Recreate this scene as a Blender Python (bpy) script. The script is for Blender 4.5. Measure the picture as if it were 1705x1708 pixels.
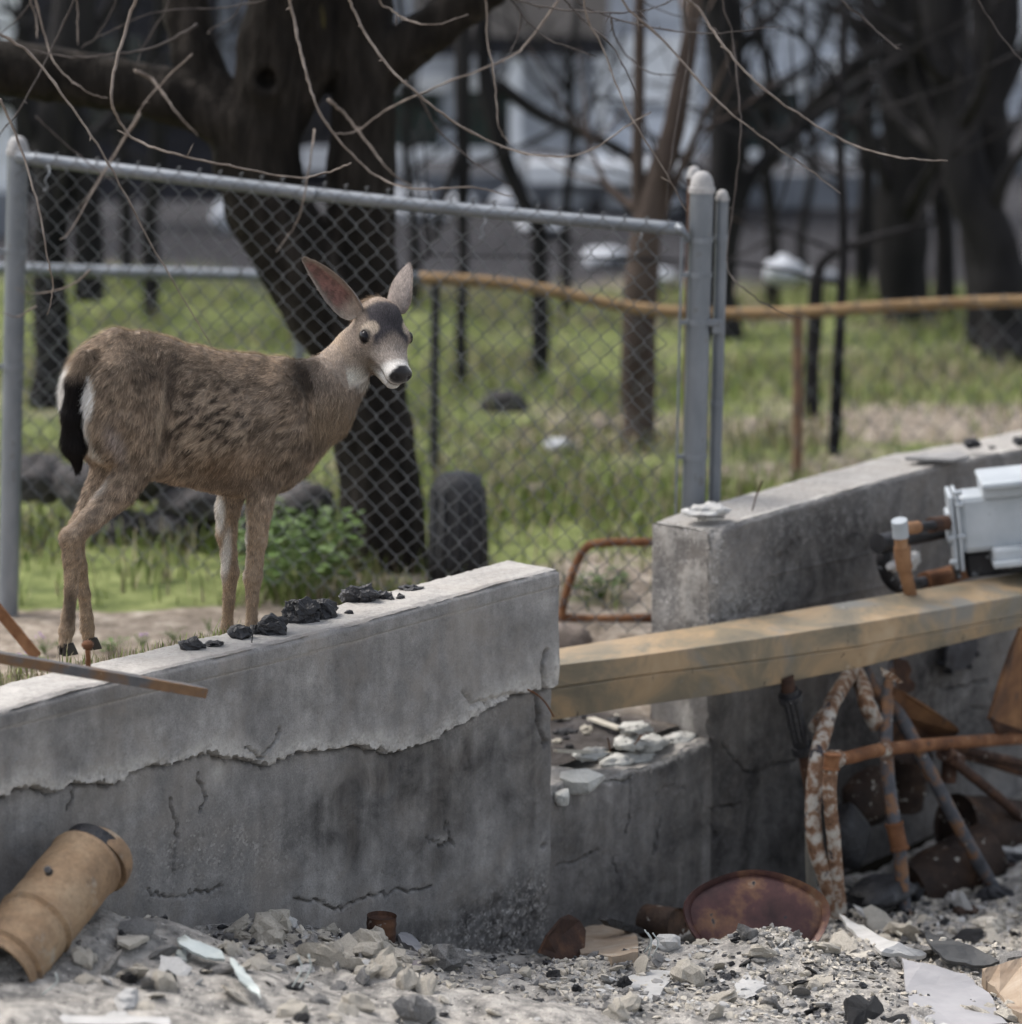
import bpy, bmesh, math, random
import numpy as np
from mathutils import Vector, Matrix

sc = bpy.context.scene
for o in list(bpy.data.objects):
    bpy.data.objects.remove(o, do_unlink=True)

# ------------------------------------------------------------------ camera
FPX = 5600.0                    # focal length in photograph pixels (1705 wide)
PITCH = math.radians(11.0)
CAM = np.array([0.0, 0.0, 2.15])
cam_data = bpy.data.cameras.new('camera')
cam = bpy.data.objects.new('camera', cam_data)
sc.collection.objects.link(cam)
cam.location = CAM
cam.rotation_euler = (math.pi / 2 - PITCH, 0, 0)
cam_data.sensor_fit = 'HORIZONTAL'
cam_data.sensor_width = 36.0
cam_data.lens = FPX * 36.0 / 1705.0
cam_data.clip_start = 0.1
cam_data.clip_end = 3000
cam_data.dof.use_dof = True
cam_data.dof.focus_distance = 9.6
cam_data.dof.aperture_fstop = (cam_data.lens / 1000.0) / 0.070   # 70 mm pupil
cam_data.dof.aperture_blades = 9
sc.camera = cam

# ------------------------------------------------------------------ world, sun, exposure
SUN_EL, SUN_AZ = math.radians(56), math.radians(295)   # azimuth measured from +Y clockwise
world = bpy.data.worlds.new('World')
sc.world = world
world.use_nodes = True
wn = world.node_tree
wn.nodes.clear()
sky = wn.nodes.new('ShaderNodeTexSky')
sky.sky_type = 'NISHITA'
sky.sun_disc = False
sky.sun_elevation = SUN_EL
sky.sun_rotation = SUN_AZ
sky.air_density = 1.0
sky.dust_density = 4.0
sky.ozone_density = 1.0
hsv = wn.nodes.new('ShaderNodeHueSaturation')
hsv.inputs['Saturation'].default_value = 0.45
bg = wn.nodes.new('ShaderNodeBackground')
bg.inputs['Strength'].default_value = 0.14
wo = wn.nodes.new('ShaderNodeOutputWorld')
wn.links.new(sky.outputs[0], hsv.inputs['Color'])
wn.links.new(hsv.outputs[0], bg.inputs['Color'])
wn.links.new(bg.outputs[0], wo.inputs['Surface'])

sun_d = bpy.data.lights.new('sun', 'SUN')
sun_d.energy = 1.1
sun_d.angle = math.radians(25)
sun_d.color = (1.0, 0.955, 0.9)
sun = bpy.data.objects.new('sun', sun_d)
sc.collection.objects.link(sun)
sdir = Vector((math.sin(SUN_AZ) * math.cos(SUN_EL), math.cos(SUN_AZ) * math.cos(SUN_EL), math.sin(SUN_EL)))
sun.rotation_euler = sdir.to_track_quat('Z', 'Y').to_euler()

sc.view_settings.view_transform = 'Standard'
sc.view_settings.look = 'None'
sc.view_settings.exposure = 1.08
sc.view_settings.gamma = 1.0
sc.view_settings.use_curve_mapping = False
sc.cycles.use_denoising = True
sc.cycles.max_bounces = 6
sc.cycles.diffuse_bounces = 3
sc.cycles.glossy_bounces = 2
sc.cycles.transmission_bounces = 2
sc.cycles.transparent_max_bounces = 8
sc.cycles.use_adaptive_sampling = True
sc.cycles.adaptive_threshold = 0.02

# ------------------------------------------------------------------ photo measurements -> world points
_F = np.array([0, math.cos(PITCH), -math.sin(PITCH)])
_U = np.array([0, math.sin(PITCH), math.cos(PITCH)])
_R = np.array([1.0, 0, 0])
def ray(px, py):
    return _F + (px - 852.5) / FPX * _R + (854.0 - py) / FPX * _U
def P(px, py, Y):                       # the point seen at (px,py) that is Y metres away
    d = ray(px, py)
    return CAM + d * (Y / d[1])
def G(px, py, z):                       # ... that lies at height z
    d = ray(px, py)
    return CAM + d * ((z - CAM[2]) / d[2])
def plane_hit(px, py, p0, n):
    d = ray(px, py)
    return CAM + d * (np.dot(p0 - CAM, n) / np.dot(d, n))
def project(p):                         # world -> photograph pixel (n,3)
    q = np.asarray(p) - CAM
    dep = q @ _F
    return 852.5 + FPX * (q @ _R) / dep, 854.0 - FPX * (q @ _U) / dep
# the front plane of the old foundation wall
WA = G(0, 1184, 0.0)
WB = G(1588, 769, 0.0)
WUV = (WB - WA); WLEN = np.linalg.norm(WUV[:2]); WU = WUV / np.linalg.norm(WUV)
WN = np.array([WU[1], -WU[0], 0.0])     # towards the camera
def W(px, py, off=0.0):                 # on the wall's front plane (moved off metres to the viewer)
    return plane_hit(px, py, WA + WN * off, WN)
def WS(px, py, off=0.0):                # the same in wall coordinates: (along, height)
    p = W(px, py, off)
    return np.array([np.dot(p - WA, WU), p[2]])
def wall_pt(s, z, off=0.0):
    return WA + WU * s + WN * off + np.array([0, 0, z])

rng = np.random.default_rng(11)
random.seed(11)

# ------------------------------------------------------------------ numpy noise
def _hash(ix, iy, iz):
    h = (ix.astype(np.int64) * 374761393 + iy.astype(np.int64) * 668265263 + iz.astype(np.int64) * 2147483647) & 0xFFFFFFFF
    h = ((h ^ (h >> 13)) * 1274126177) & 0xFFFFFFFF
    h = ((h ^ (h >> 16)) * 2246822519) & 0xFFFFFFFF
    return ((h ^ (h >> 15)) & 0xFFFFFF) / float(0xFFFFFF)
def vnoise(p):
    p = np.asarray(p, float)
    i = np.floor(p); f = p - i; f = f * f * (3 - 2 * f)
    x, y, z = i[..., 0], i[..., 1], i[..., 2]
    r = 0
    for dx in (0, 1):
        wx = f[..., 0] if dx else 1 - f[..., 0]
        for dy in (0, 1):
            wy = f[..., 1] if dy else 1 - f[..., 1]
            for dz in (0, 1):
                wz = f[..., 2] if dz else 1 - f[..., 2]
                r = r + wx * wy * wz * _hash(x + dx, y + dy, z + dz)
    return r * 2 - 1
def fbm(p, oct=4, gain=0.5, lac=2.03):
    p = np.asarray(p, float); a = 1.0; t = 0; n = 0
    for k in range(oct):
        t = t + a * vnoise(p + 17.3 * k); n += a; a *= gain; p = p * lac
    return t / n
def sstep(a, b, x):
    t = np.clip((x - a) / (b - a), 0, 1); return t * t * (3 - 2 * t)

# ------------------------------------------------------------------ object helpers
COL = sc.collection
def link(o, parent=None):
    COL.objects.link(o)
    if parent is not None:
        o.parent = parent
    return o
def mesh_np(name, V, F, mat=None, smooth=True):
    """V (n,3); F array of quads/tris (m,k) or a list of such arrays."""
    me = bpy.data.meshes.new(name)
    V = np.asarray(V, np.float32)
    Fs = F if isinstance(F, (list, tuple)) else [F]
    Fs = [np.asarray(f, np.int32) for f in Fs if len(f)]
    me.vertices.add(len(V)); me.vertices.foreach_set('co', V.ravel())
    tot = np.concatenate([np.full(len(f), f.shape[1], np.int32) for f in Fs])
    loops = np.concatenate([f.ravel() for f in Fs])
    start = np.concatenate([[0], np.cumsum(tot)[:-1]]).astype(np.int32)
    me.loops.add(len(loops)); me.loops.foreach_set('vertex_index', loops)
    me.polygons.add(len(tot)); me.polygons.foreach_set('loop_start', start); me.polygons.foreach_set('loop_total', tot)
    me.update(calc_edges=True); me.validate(verbose=False)
    if smooth:
        me.polygons.foreach_set('use_smooth', np.ones(len(me.polygons), bool))
    if mat is not None:
        me.materials.append(mat)
    return me
def obj(name, me, parent=None):
    return link(bpy.data.objects.new(name, me), parent)
def attr_f(me, name, vals):
    a = me.attributes.new(name, 'FLOAT', 'POINT'); a.data.foreach_set('value', np.asarray(vals, np.float32))
def attr_c(me, name, cols):
    a = me.attributes.new(name, 'FLOAT_COLOR', 'POINT')
    c = np.ones((len(cols), 4), np.float32); c[:, :3] = cols
    a.data.foreach_set('color', c.ravel())
def tag(o, label=None, cat=None, group=None, kind=None):
    if label: o['label'] = label
    if cat: o['category'] = cat
    if group: o['group'] = group
    if kind: o['kind'] = kind
    return o
def empty(name, loc, label, cat, group=None, rz=0.0):
    o = bpy.data.objects.new(name, None); o.empty_display_size = 0.1
    COL.objects.link(o); o.location = Vector(loc); o.rotation_euler = (0, 0, rz)
    return tag(o, label, cat, group)
class MB:
    """collects geometry in world space; build() links it as one mesh object"""
    def __init__(s): s.V = []; s.F3 = []; s.F4 = []; s.n = 0; s.FN = []
    def add(s, V, F):
        V = np.asarray(V, float); b = s.n
        s.V.append(V); s.n += len(V)
        for f in F:
            f = [int(i) + b for i in f]
            (s.F4 if len(f) == 4 else s.F3 if len(f) == 3 else s.FN).append(f)
        return s
    def add_np(s, V, F):
        b = s.n; s.V.append(np.asarray(V, float)); s.n += len(V)
        F = np.asarray(F) + b
        (s.F4 if F.shape[1] == 4 else s.F3).extend(F.tolist()); return s
    def tube(s, pts, radii, n=10, caps=True, hollow=0.0):
        V, F = tube_geo(pts, radii, n, caps); return s.add_np_list(V, F)
    def add_np_list(s, V, Fs):
        b = s.n; s.V.append(np.asarray(V, float)); s.n += len(V)
        for F in Fs:
            for f in F:
                f = [int(i) + b for i in f]
                (s.F4 if len(f) == 4 else s.F3 if len(f) == 3 else s.FN).append(f)
        return s
    def box(s, c, x, y, z):             # centre and three half-axis vectors
        c, x, y, z = [np.asarray(a, float) for a in (c, x, y, z)]
        V = [c + i * x + j * y + k * z for i in (-1, 1) for j in (-1, 1) for k in (-1, 1)]
        F = [(0, 1, 3, 2), (4, 6, 7, 5), (0, 4, 5, 1), (2, 3, 7, 6), (0, 2, 6, 4), (1, 5, 7, 3)]
        return s.add(V, F)
    def build(s, name, mat, parent=None, smooth=False, bevel=0.0, origin=None, angle=None):
        V = np.concatenate(s.V)
        if parent is not None:
            m = np.array(parent.matrix_world.inverted() if False else Matrix.Translation(parent.location).inverted())
            V = V - np.array(parent.location)
        elif origin is not None:
            V = V - np.asarray(origin)
        me = bpy.data.meshes.new(name)
        me.from_pydata(V.tolist(), [], s.F3 + s.F4 + s.FN); me.validate(); me.update()
        if mat: me.materials.append(mat)
        if smooth:
            me.polygons.foreach_set('use_smooth', np.ones(len(me.polygons), bool))
        o = obj(name, me, parent)
        if parent is None and origin is not None: o.location = Vector(origin)
        if bevel:
            b = o.modifiers.new('bevel', 'BEVEL'); b.width = bevel; b.segments = 2; b.limit_method = 'ANGLE'; b.angle_limit = math.radians(40)
            b.harden_normals = False
        if angle and smooth:
            me.set_sharp_from_angle(angle=math.radians(angle))
        return o
def spline(pts, m=8):
    """Catmull-Rom through the points"""
    pts = np.asarray(pts, float)
    if len(pts) < 3:
        t = np.linspace(0, 1, m + 1)[:, None]; return pts[0] * (1 - t) + pts[-1] * t
    Q = np.vstack([2 * pts[0] - pts[1], pts, 2 * pts[-1] - pts[-2]])
    out = []
    for i in range(1, len(Q) - 2):
        p0, p1, p2, p3 = Q[i - 1], Q[i], Q[i + 1], Q[i + 2]
        for t in np.linspace(0, 1, m, endpoint=False):
            out.append(0.5 * ((2 * p1) + (-p0 + p2) * t + (2 * p0 - 5 * p1 + 4 * p2 - p3) * t * t + (-p0 + 3 * p1 - 3 * p2 + p3) * t ** 3))
    out.append(Q[-2]); return np.array(out)
def tube_geo(pts, radii, n=10, caps=True):
    pts = np.asarray(pts, float); m = len(pts)
    radii = np.broadcast_to(np.asarray(radii, float), (m,)) if np.ndim(radii) < 2 else radii
    T = np.gradient(pts, axis=0); T /= np.linalg.norm(T, axis=1)[:, None] + 1e-12
    ref = np.array([0.13, 0.2, 0.97]); 
    if abs(T[0] @ ref) > 0.9: ref = np.array([0.97, 0.2, 0.1])
    N = np.zeros_like(T); v = ref - T[0] * (ref @ T[0]); N[0] = v / np.linalg.norm(v)
    for i in range(1, m):
        v = N[i - 1] - T[i] * (N[i - 1] @ T[i]); N[i] = v / (np.linalg.norm(v) + 1e-12)
    B = np.cross(T, N)
    a = np.linspace(0, 2 * math.pi, n, endpoint=False)
    ring = np.cos(a)[None, :, None] * N[:, None, :] + np.sin(a)[None, :, None] * B[:, None, :]
    V = (pts[:, None, :] + ring * radii[:, None, None]).reshape(-1, 3)
    i, j = np.meshgrid(np.arange(m - 1), np.arange(n), indexing='ij')
    j2 = (j + 1) % n
    Q = np.stack([i * n + j, i * n + j2, (i + 1) * n + j2, (i + 1) * n + j], -1).reshape(-1, 4)
    Fs = [Q]
    if caps:
        Fs.append([list(range(n))[::-1]]); Fs.append([list(range((m - 1) * n, m * n))])
    return V, Fs

# ------------------------------------------------------------------ materials
def new_mat(name):
    m = bpy.data.materials.new(name); m.use_nodes = True
    nt = m.node_tree; nt.nodes.clear()
    out = nt.nodes.new('ShaderNodeOutputMaterial'); b = nt.nodes.new('ShaderNodeBsdfPrincipled')
    nt.links.new(b.outputs[0], out.inputs[0])
    return m, nt, b
def nd(nt, t, **kw):
    n = nt.nodes.new(t)
    for k, v in kw.items():
        if k in n.inputs: n.inputs[k].default_value = v
        else: setattr(n, k, v)
    return n
def ramp(nt, fac, stops):
    r = nt.nodes.new('ShaderNodeValToRGB'); e = r.color_ramp.elements
    while len(e) < len(stops): e.new(0.5)
    for el, (p, c) in zip(e, stops):
        el.position = p; el.color = (c[0], c[1], c[2], 1) if not np.isscalar(c) else (c, c, c, 1)
    nt.links.new(fac, r.inputs[0]); return r.outputs[0]
def mixc(nt, fac, a, b, mode='MIX'):
    m = nt.nodes.new('ShaderNodeMix'); m.data_type = 'RGBA'; m.blend_type = mode
    for s, v in ((0, fac), (6, a), (7, b)):
        if hasattr(v, 'is_output'): nt.links.new(v, m.inputs[s])
        elif s == 0: m.inputs[0].default_value = v
        else: m.inputs[s].default_value = (v[0], v[1], v[2], 1)
    return m.outputs[2]
def coords(nt, scale=(1, 1, 1), kind='Object', rand=False):
    tc = nt.nodes.new('ShaderNodeTexCoord'); mp = nt.nodes.new('ShaderNodeMapping')
    mp.inputs['Scale'].default_value = scale
    nt.links.new(tc.outputs[kind], mp.inputs[0])
    if rand:
        oi = nt.nodes.new('ShaderNodeObjectInfo'); ml = nd(nt, 'ShaderNodeMath', operation='MULTIPLY'); ml.inputs[1].default_value = 37.0
        nt.links.new(oi.outputs['Random'], ml.inputs[0]); nt.links.new(ml.outputs[0], mp.inputs['Location'])
    return mp.outputs[0]
def noise(nt, vec, scale, detail=6, rough=0.6, dist=0.0):
    n = nd(nt, 'ShaderNodeTexNoise', Scale=scale, Detail=detail, Roughness=rough, Distortion=dist)
    nt.links.new(vec, n.inputs['Vector']); return n.outputs['Fac']
def bump(nt, b, h, strength=0.4, dist=0.01, prev=None):
    n = nd(nt, 'ShaderNodeBump', Strength=strength, Distance=dist); nt.links.new(h, n.inputs['Height'])
    if prev is not None: nt.links.new(prev, n.inputs['Normal'])
    nt.links.new(n.outputs[0], b.inputs['Normal']); return n.outputs[0]
def simple(name, stops, scale=8, rough=0.8, metal=0.0, stretch=(1, 1, 1), bscale=60, bstr=0.3, bdist=0.004, detail=4, spots=None, rand=True, spec=0.3, dist=0.0):
    """noise driven colour ramp + fine bump; spots = (scale, threshold, colour)"""
    m, nt, b = new_mat(name)
    v = coords(nt, stretch, rand=rand)
    c = ramp(nt, noise(nt, v, scale, detail, 0.62, dist), stops)
    if spots:
        for (ss, th, scol) in (spots if isinstance(spots, list) else [spots]):
            f = ramp(nt, noise(nt, v, ss, 3, 0.6), [(th, 0.0), (min(th + 0.05, 1), 1.0)])
            c = mixc(nt, f, c, scol)
    nt.links.new(c, b.inputs['Base Color'])
    b.inputs['Roughness'].default_value = rough; b.inputs['Metallic'].default_value = metal
    b.inputs['Specular IOR Level'].default_value = spec
    bump(nt, b, noise(nt, v, bscale, 2, 0.7), bstr, bdist)
    return m
from mathutils.kdtree import KDTree
# ------------------------------------------------------------------ implicit surfaces
def surface_nets(F, org, h):
    ins = F < 0
    nx, ny, nz = F.shape
    c = [ins[i:nx - 1 + i, j:ny - 1 + j, k:nz - 1 + k] for i in (0, 1) for j in (0, 1) for k in (0, 1)]
    s = sum(a.astype(np.int8) for a in c)
    act = (s > 0) & (s < 8)
    idx = -np.ones(act.shape, np.int64); A = np.argwhere(act); idx[act] = np.arange(len(A))
    acc = np.zeros((len(A), 3)); cnt = np.zeros(len(A))
    for ax in range(3):
        oth = [a for a in range(3) if a != ax]
        for u in (0, 1):
            for v in (0, 1):
                a0 = A.copy(); a0[:, oth[0]] += u; a0[:, oth[1]] += v
                a1 = a0.copy(); a1[:, ax] += 1
                f0 = F[tuple(a0.T)]; f1 = F[tuple(a1.T)]
                m = (f0 < 0) != (f1 < 0)
                t = np.where(m, f0 / np.where(f0 - f1 == 0, 1, f0 - f1), 0)
                p = a0.astype(float); p[:, ax] += t
                acc += p * m[:, None]; cnt += m
    V = acc / cnt[:, None] * h + org
    quads = []
    for ax in range(3):
        o1, o2 = [(1, 2), (2, 0), (0, 1)][ax]
        sl0 = [slice(None)] * 3; sl1 = [slice(None)] * 3
        sl0[ax] = slice(0, -1); sl1[ax] = slice(1, None)
        d = ins[tuple(sl0)] != ins[tuple(sl1)]
        E = np.argwhere(d)
        E = E[(E[:, o1] > 0) & (E[:, o2] > 0) & (E[:, o1] < F.shape[o1] - 1) & (E[:, o2] < F.shape[o2] - 1)]
        def cell(a, b):
            q = E.copy(); q[:, o1] -= a; q[:, o2] -= b; return idx[tuple(q.T)]
        Q = np.stack([cell(1, 1), cell(0, 1), cell(0, 0), cell(1, 0)], 1)
        first = ins[tuple(E.T)]
        Q = np.where(first[:, None], Q, Q[:, ::-1])
        quads.append(Q)
    return V, np.concatenate(quads)
def sd_cone(p, a, b, ra, rb, sc_=None):
    """round cone; sc_ scales the axes (flattening)"""
    a = np.asarray(a, float); b = np.asarray(b, float)
    if sc_ is not None:
        s = np.asarray(sc_, float); p = p / s; a = a / s; b = b / s
    ab = b - a; t = np.clip(((p - a) @ ab) / (ab @ ab), 0, 1)
    return np.linalg.norm(p - a - t[:, None] * ab, axis=1) - (ra + (rb - ra) * t)
def sd_ell(p, c, r, M=None):
    q = p - np.asarray(c, float)
    if M is not None: q = q @ np.asarray(M).T
    r = np.asarray(r, float)
    k0 = np.linalg.norm(q / r, axis=1); k1 = np.linalg.norm(q / (r * r), axis=1) + 1e-9
    return k0 * (k0 - 1) / k1
def smin(a, b, k):
    h = np.clip(0.5 + 0.5 * (b - a) / k, 0, 1)
    return b * (1 - h) + a * h - k * h * (1 - h)
def mesh_implicit(f, lo, hi, h, iters=2):
    lo = np.asarray(lo, float); n = np.ceil((np.asarray(hi) - lo) / h).astype(int) + 1
    gx, gy, gz = [lo[i] + np.arange(n[i]) * h for i in range(3)]
    # coarse pass first: only cells near the surface are sampled finely
    st = 4; cidx = [np.arange(0, n[i] + st, st) for i in range(3)]
    Pc = np.stack(np.meshgrid(*[lo[i] + cidx[i] * h for i in range(3)], indexing='ij'), -1)
    Fc = f(Pc.reshape(-1, 3)).reshape(Pc.shape[:3])
    ix = [np.minimum((np.arange(n[i]) + st // 2) // st, len(cidx[i]) - 1) for i in range(3)]
    Ff = Fc[np.ix_(*ix)]
    near = np.abs(Ff) < h * 7.0
    Ii = np.argwhere(near)
    Ff[near] = f(lo + Ii * h)
    V, Q = surface_nets(Ff, lo, h)
    for _ in range(iters):
        e = 1e-3; d0 = f(V)
        g = np.stack([f(V + np.eye(3)[i] * e) - d0 for i in range(3)], 1) / e
        V = V - g * (np.clip(d0, -h, h) / np.maximum((g * g).sum(1), 0.2))[:, None]
    return V, Q
def vert_normals(V, Q):
    fn = np.cross(V[Q[:, 2]] - V[Q[:, 0]], V[Q[:, 3]] - V[Q[:, 1]])
    N = np.zeros_like(V)
    for i in range(4): np.add.at(N, Q[:, i], fn)
    return N / (np.linalg.norm(N, axis=1)[:, None] + 1e-12)

# ------------------------------------------------------------------ the deer
PSI = math.radians(34)
DD = np.array([math.cos(PSI), math.sin(PSI), 0]); DL = np.array([-math.sin(PSI), math.cos(PSI), 0])
DO = G(142, 1086, -0.03)
def loc(p): q = np.asarray(p) - DO; return np.stack([q @ DD, q @ DL, q[..., 2]], -1)
def wld(p): p = np.asarray(p); return DO + p[..., :1] * DD + p[..., 1:2] * DL + p[..., 2:3] * np.array([0, 0, 1.0])
def DP(px, py, lat=0.0): return loc(plane_hit(px, py, DO + DL * lat, DL))
# torso cross sections: pixel x, back line, belly line, half width
TS = [(112, 628, 690, .045), (134, 585, 741, .088), (160, 561, 768, .108), (190, 548, 786, .114), (224, 550, 796, .114), (265, 558, 802, .117),
      (306, 571, 810, .126), (347, 582, 820, .137), (388, 588, 828, .134), (430, 591, 829, .125), (471, 596, 818, .112), (505, 600, 790, .096), (535, 612, 752, .074), (556, 640, 722, .045)]
tx, tc, th, tw = [], [], [], []
for (x, y0, y1, w) in TS:
    a, b = DP(x, y0), DP(x, y1)
    tx.append(a[0]); tc.append((a[2] + b[2]) / 2); th.append((a[2] - b[2]) / 2); tw.append(w)
tx, tc, th, tw = map(np.array, (tx, tc, th, tw))
def sd_torso(p):
    x = np.clip(p[:, 0], tx[0], tx[-1])
    c, h, w = np.interp(x, tx, tc), np.interp(x, tx, th), np.interp(x, tx, tw)
    dx = p[:, 0] - x
    zz = (p[:, 2] - c) / h
    w = w * np.where(zz > 0, 1 - 0.16 * zz, 1.0)
    r = np.sqrt((p[:, 1] / w) ** 2 + zz ** 2)
    d = (r - 1) * np.minimum(w, h) * 0.9
    return np.where(dx == 0, d, np.sqrt(np.maximum(d, 0) ** 2 + dx ** 2) + np.minimum(d, 0) * 0)
# head frame in camera axes (right, down, toward viewer) -> world
def cvec(r, d, t): return r * _R - d * _U - t * _F
HF = cvec(.38, .74, .56); HF /= np.linalg.norm(HF)
HL = cvec(-.86, -.06, .50); HL -= HF * (HL @ HF); HL /= np.linalg.norm(HL)
HU = np.cross(HF, HL); HU = HU if HU[2] > 0 else -HU
def tolocv(v): return np.array([v @ DD, v @ DL, v[2]])
hf, hl, hu = tolocv(HF), tolocv(HL), tolocv(HU)
HC0 = plane_hit(648, 546, DO, DL); HC0 = HC0 - ray(648, 553) * 0.075
hc = loc(HC0)
HS = np.array([.97, 1.27, 1.08])             # head stretch along, across, up
HM = np.stack([hf, hl, hu])                 # local -> head rows
def hp(f, l, u): return hc + f * HS[0] * hf + l * HS[1] * hl + u * HS[2] * hu
def head_parts(p):
    q = (p - hc) @ HM.T / HS
    d = sd_ell(q, (-.050, 0, -.030), (.080, .054, .068))
    d = smin(d, sd_ell(q, (.000, 0, -.034), (.062, .058, .040)), .02)
    d = smin(d, sd_cone(q, (.015, 0, -.048), (.128, 0, -.047), .047, .030, (1, .98, .95)), .03)
    d = smin(d, sd_ell(q, (.147, 0, -.046), (.026, .029, .026)), .014)
    for s in (-1, 1):
        d = smin(d, sd_ell(q, (.012, s * .047, -.020), (.026, .014, .017)), .012)      # brow and eye socket
        d = smin(d, sd_ell(q, (-.01, s * .030, -.085), (.055, .027, .040)), .025)      # cheek
        d = smin(d, sd_ell(q, (.150, s * .017, -.043), (.014, .012, .015)), .008)      # nostril wings
    d = smin(d, sd_cone(q, (-.03, 0, -.112), (.138, 0, -.084), .034, .0175, (1, .95, 1)), .016)
    for s in (-1, 1):                                                                       # mouth line and nostrils cut in
        d = -smin(-d, sd_ell(q, (.168, s * .017, -.041), (.010, .0055, .0065)), .004)
    return d
LEGS = []
def chain(lst, lat0=None, flat=1.0):
    pts = [(DP(x, y, l), r) for (x, y, l, r) in lst]
    LEGS.append((pts, flat)); return pts
near_hind = chain([(196, 640, -.060, .085), (222, 705, -.078, .082), (238, 762, -.083, .058), (200, 818, -.080, .048), (150, 868, -.076, .032), (118, 898, -.075, .031), (121, 930, -.075, .0265),
                   (119, 985, -.075, .0185), (114, 1030, -.075, .0180), (112, 1050, -.075, .0205), (108, 1077, -.078, .0175)])
far_hind = chain([(160, 650, .060, .085), (178, 715, .075, .080), (190, 770, .078, .056), (165, 826, .078, .045), (132, 880, .078, .030), (124, 906, .078, .027), (132, 945, .078, .022),
                  (140, 990, .078, .0175), (145, 1030, .078, .0168), (146, 1048, .078, .0190), (148, 1068, .075, .0165)])
near_fore = chain([(470, 690, -.075, .066), (462, 745, -.085, .060), (440, 800, -.078, .047), (433, 850, -.074, .0375), (428, 900, -.072, .0305), (425, 938, -.072, .0245), (422, 962, -.072, .0270),
                   (421, 1000, -.072, .0175), (420, 1045, -.072, .0168), (420, 1062, -.072, .021), (421, 1085, -.072, .0185)])
far_fore = chain([(425, 700, .070, .062), (410, 755, .075, .056), (392, 805, .070, .046), (380, 850, .066, .036), (378, 890, .066, .030), (382, 925, .066, .0235), (384, 955, .066, .0260),
                  (382, 1000, .066, .0170), (379, 1045, .066, .0165), (378, 1062, .066, .0205), (378, 1084, .066, .018)])
neck = [(DP(500, 690), .105), (DP(532, 672), .102), (DP(566, 628, .012), .080), (DP(592, 588, .030), .064), (hp(-.062, 0, -.075), .050)]
def deer_sdf(p):
    d = sd_torso(p)
    d = smin(d, sd_ell(p, DP(206, 690, -.080), (.118, .058, .140)), .026)       # near haunch
    d = smin(d, sd_ell(p, DP(168, 680, .078), (.110, .056, .150)), .016)
    d = smin(d, sd_ell(p, DP(466, 708, -.082), (.080, .042, .125)), .05)       # near shoulder blade
    d = smin(d, sd_ell(p, DP(430, 690, .085), (.075, .036, .13)), .045)
    for i in range(len(neck) - 1):
        (a, ra), (b, rb) = neck[i], neck[i + 1]
        d = smin(d, sd_cone(p, a, b, ra, rb, (1, .80, 1)), .045 if i < 2 else .03)
    for pts, flat in LEGS:
        e = None
        for i in range(len(pts) - 1):
            (a, ra), (b, rb) = pts[i], pts[i + 1]
            c = sd_cone(p, a, b, ra, rb, (1, .82 if i > 2 else .75, 1))
            e = c if e is None else smin(e, c, .012)
        d = smin(d, e, .028)
    d = smin(d, head_parts(p), .022)
    # gentle muscle and pelt unevenness
    return d + .0016 * sstep(.40, .5, p[:, 2]) * np.sin(p[:, 0] * 61 + np.sin(p[:, 2] * 37)) * np.sin(p[:, 2] * 47 + p[:, 1] * 31)
dlo = np.array([tx[0] - .12, -.24, -.06]); dhi = np.array([max(tx[-1], hp(.2, 0, 0)[0]) + .16, .24, DP(600, 480)[2] + .1])
dlo[1] = min(dlo[1], hp(.18, .08, 0)[1] - .1)
DV, DQ = mesh_implicit(deer_sdf, dlo, dhi, .0075)
def main_part(V, Q):                       # keep the largest connected piece only
    lab = np.arange(len(V))
    while True:
        m = lab[Q].min(1); new = lab.copy()
        for i in range(4): np.minimum.at(new, Q[:, i], m)
        new = new[new]
        if (new == lab).all(): break
        lab = new
    k = np.bincount(lab).argmax(); keep = lab == k
    idx = np.cumsum(keep) - 1
    return V[keep], idx[Q[keep[Q].all(1)]]
DV, DQ = main_part(DV, DQ)
DNRM = vert_normals(DV, DQ)

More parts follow.
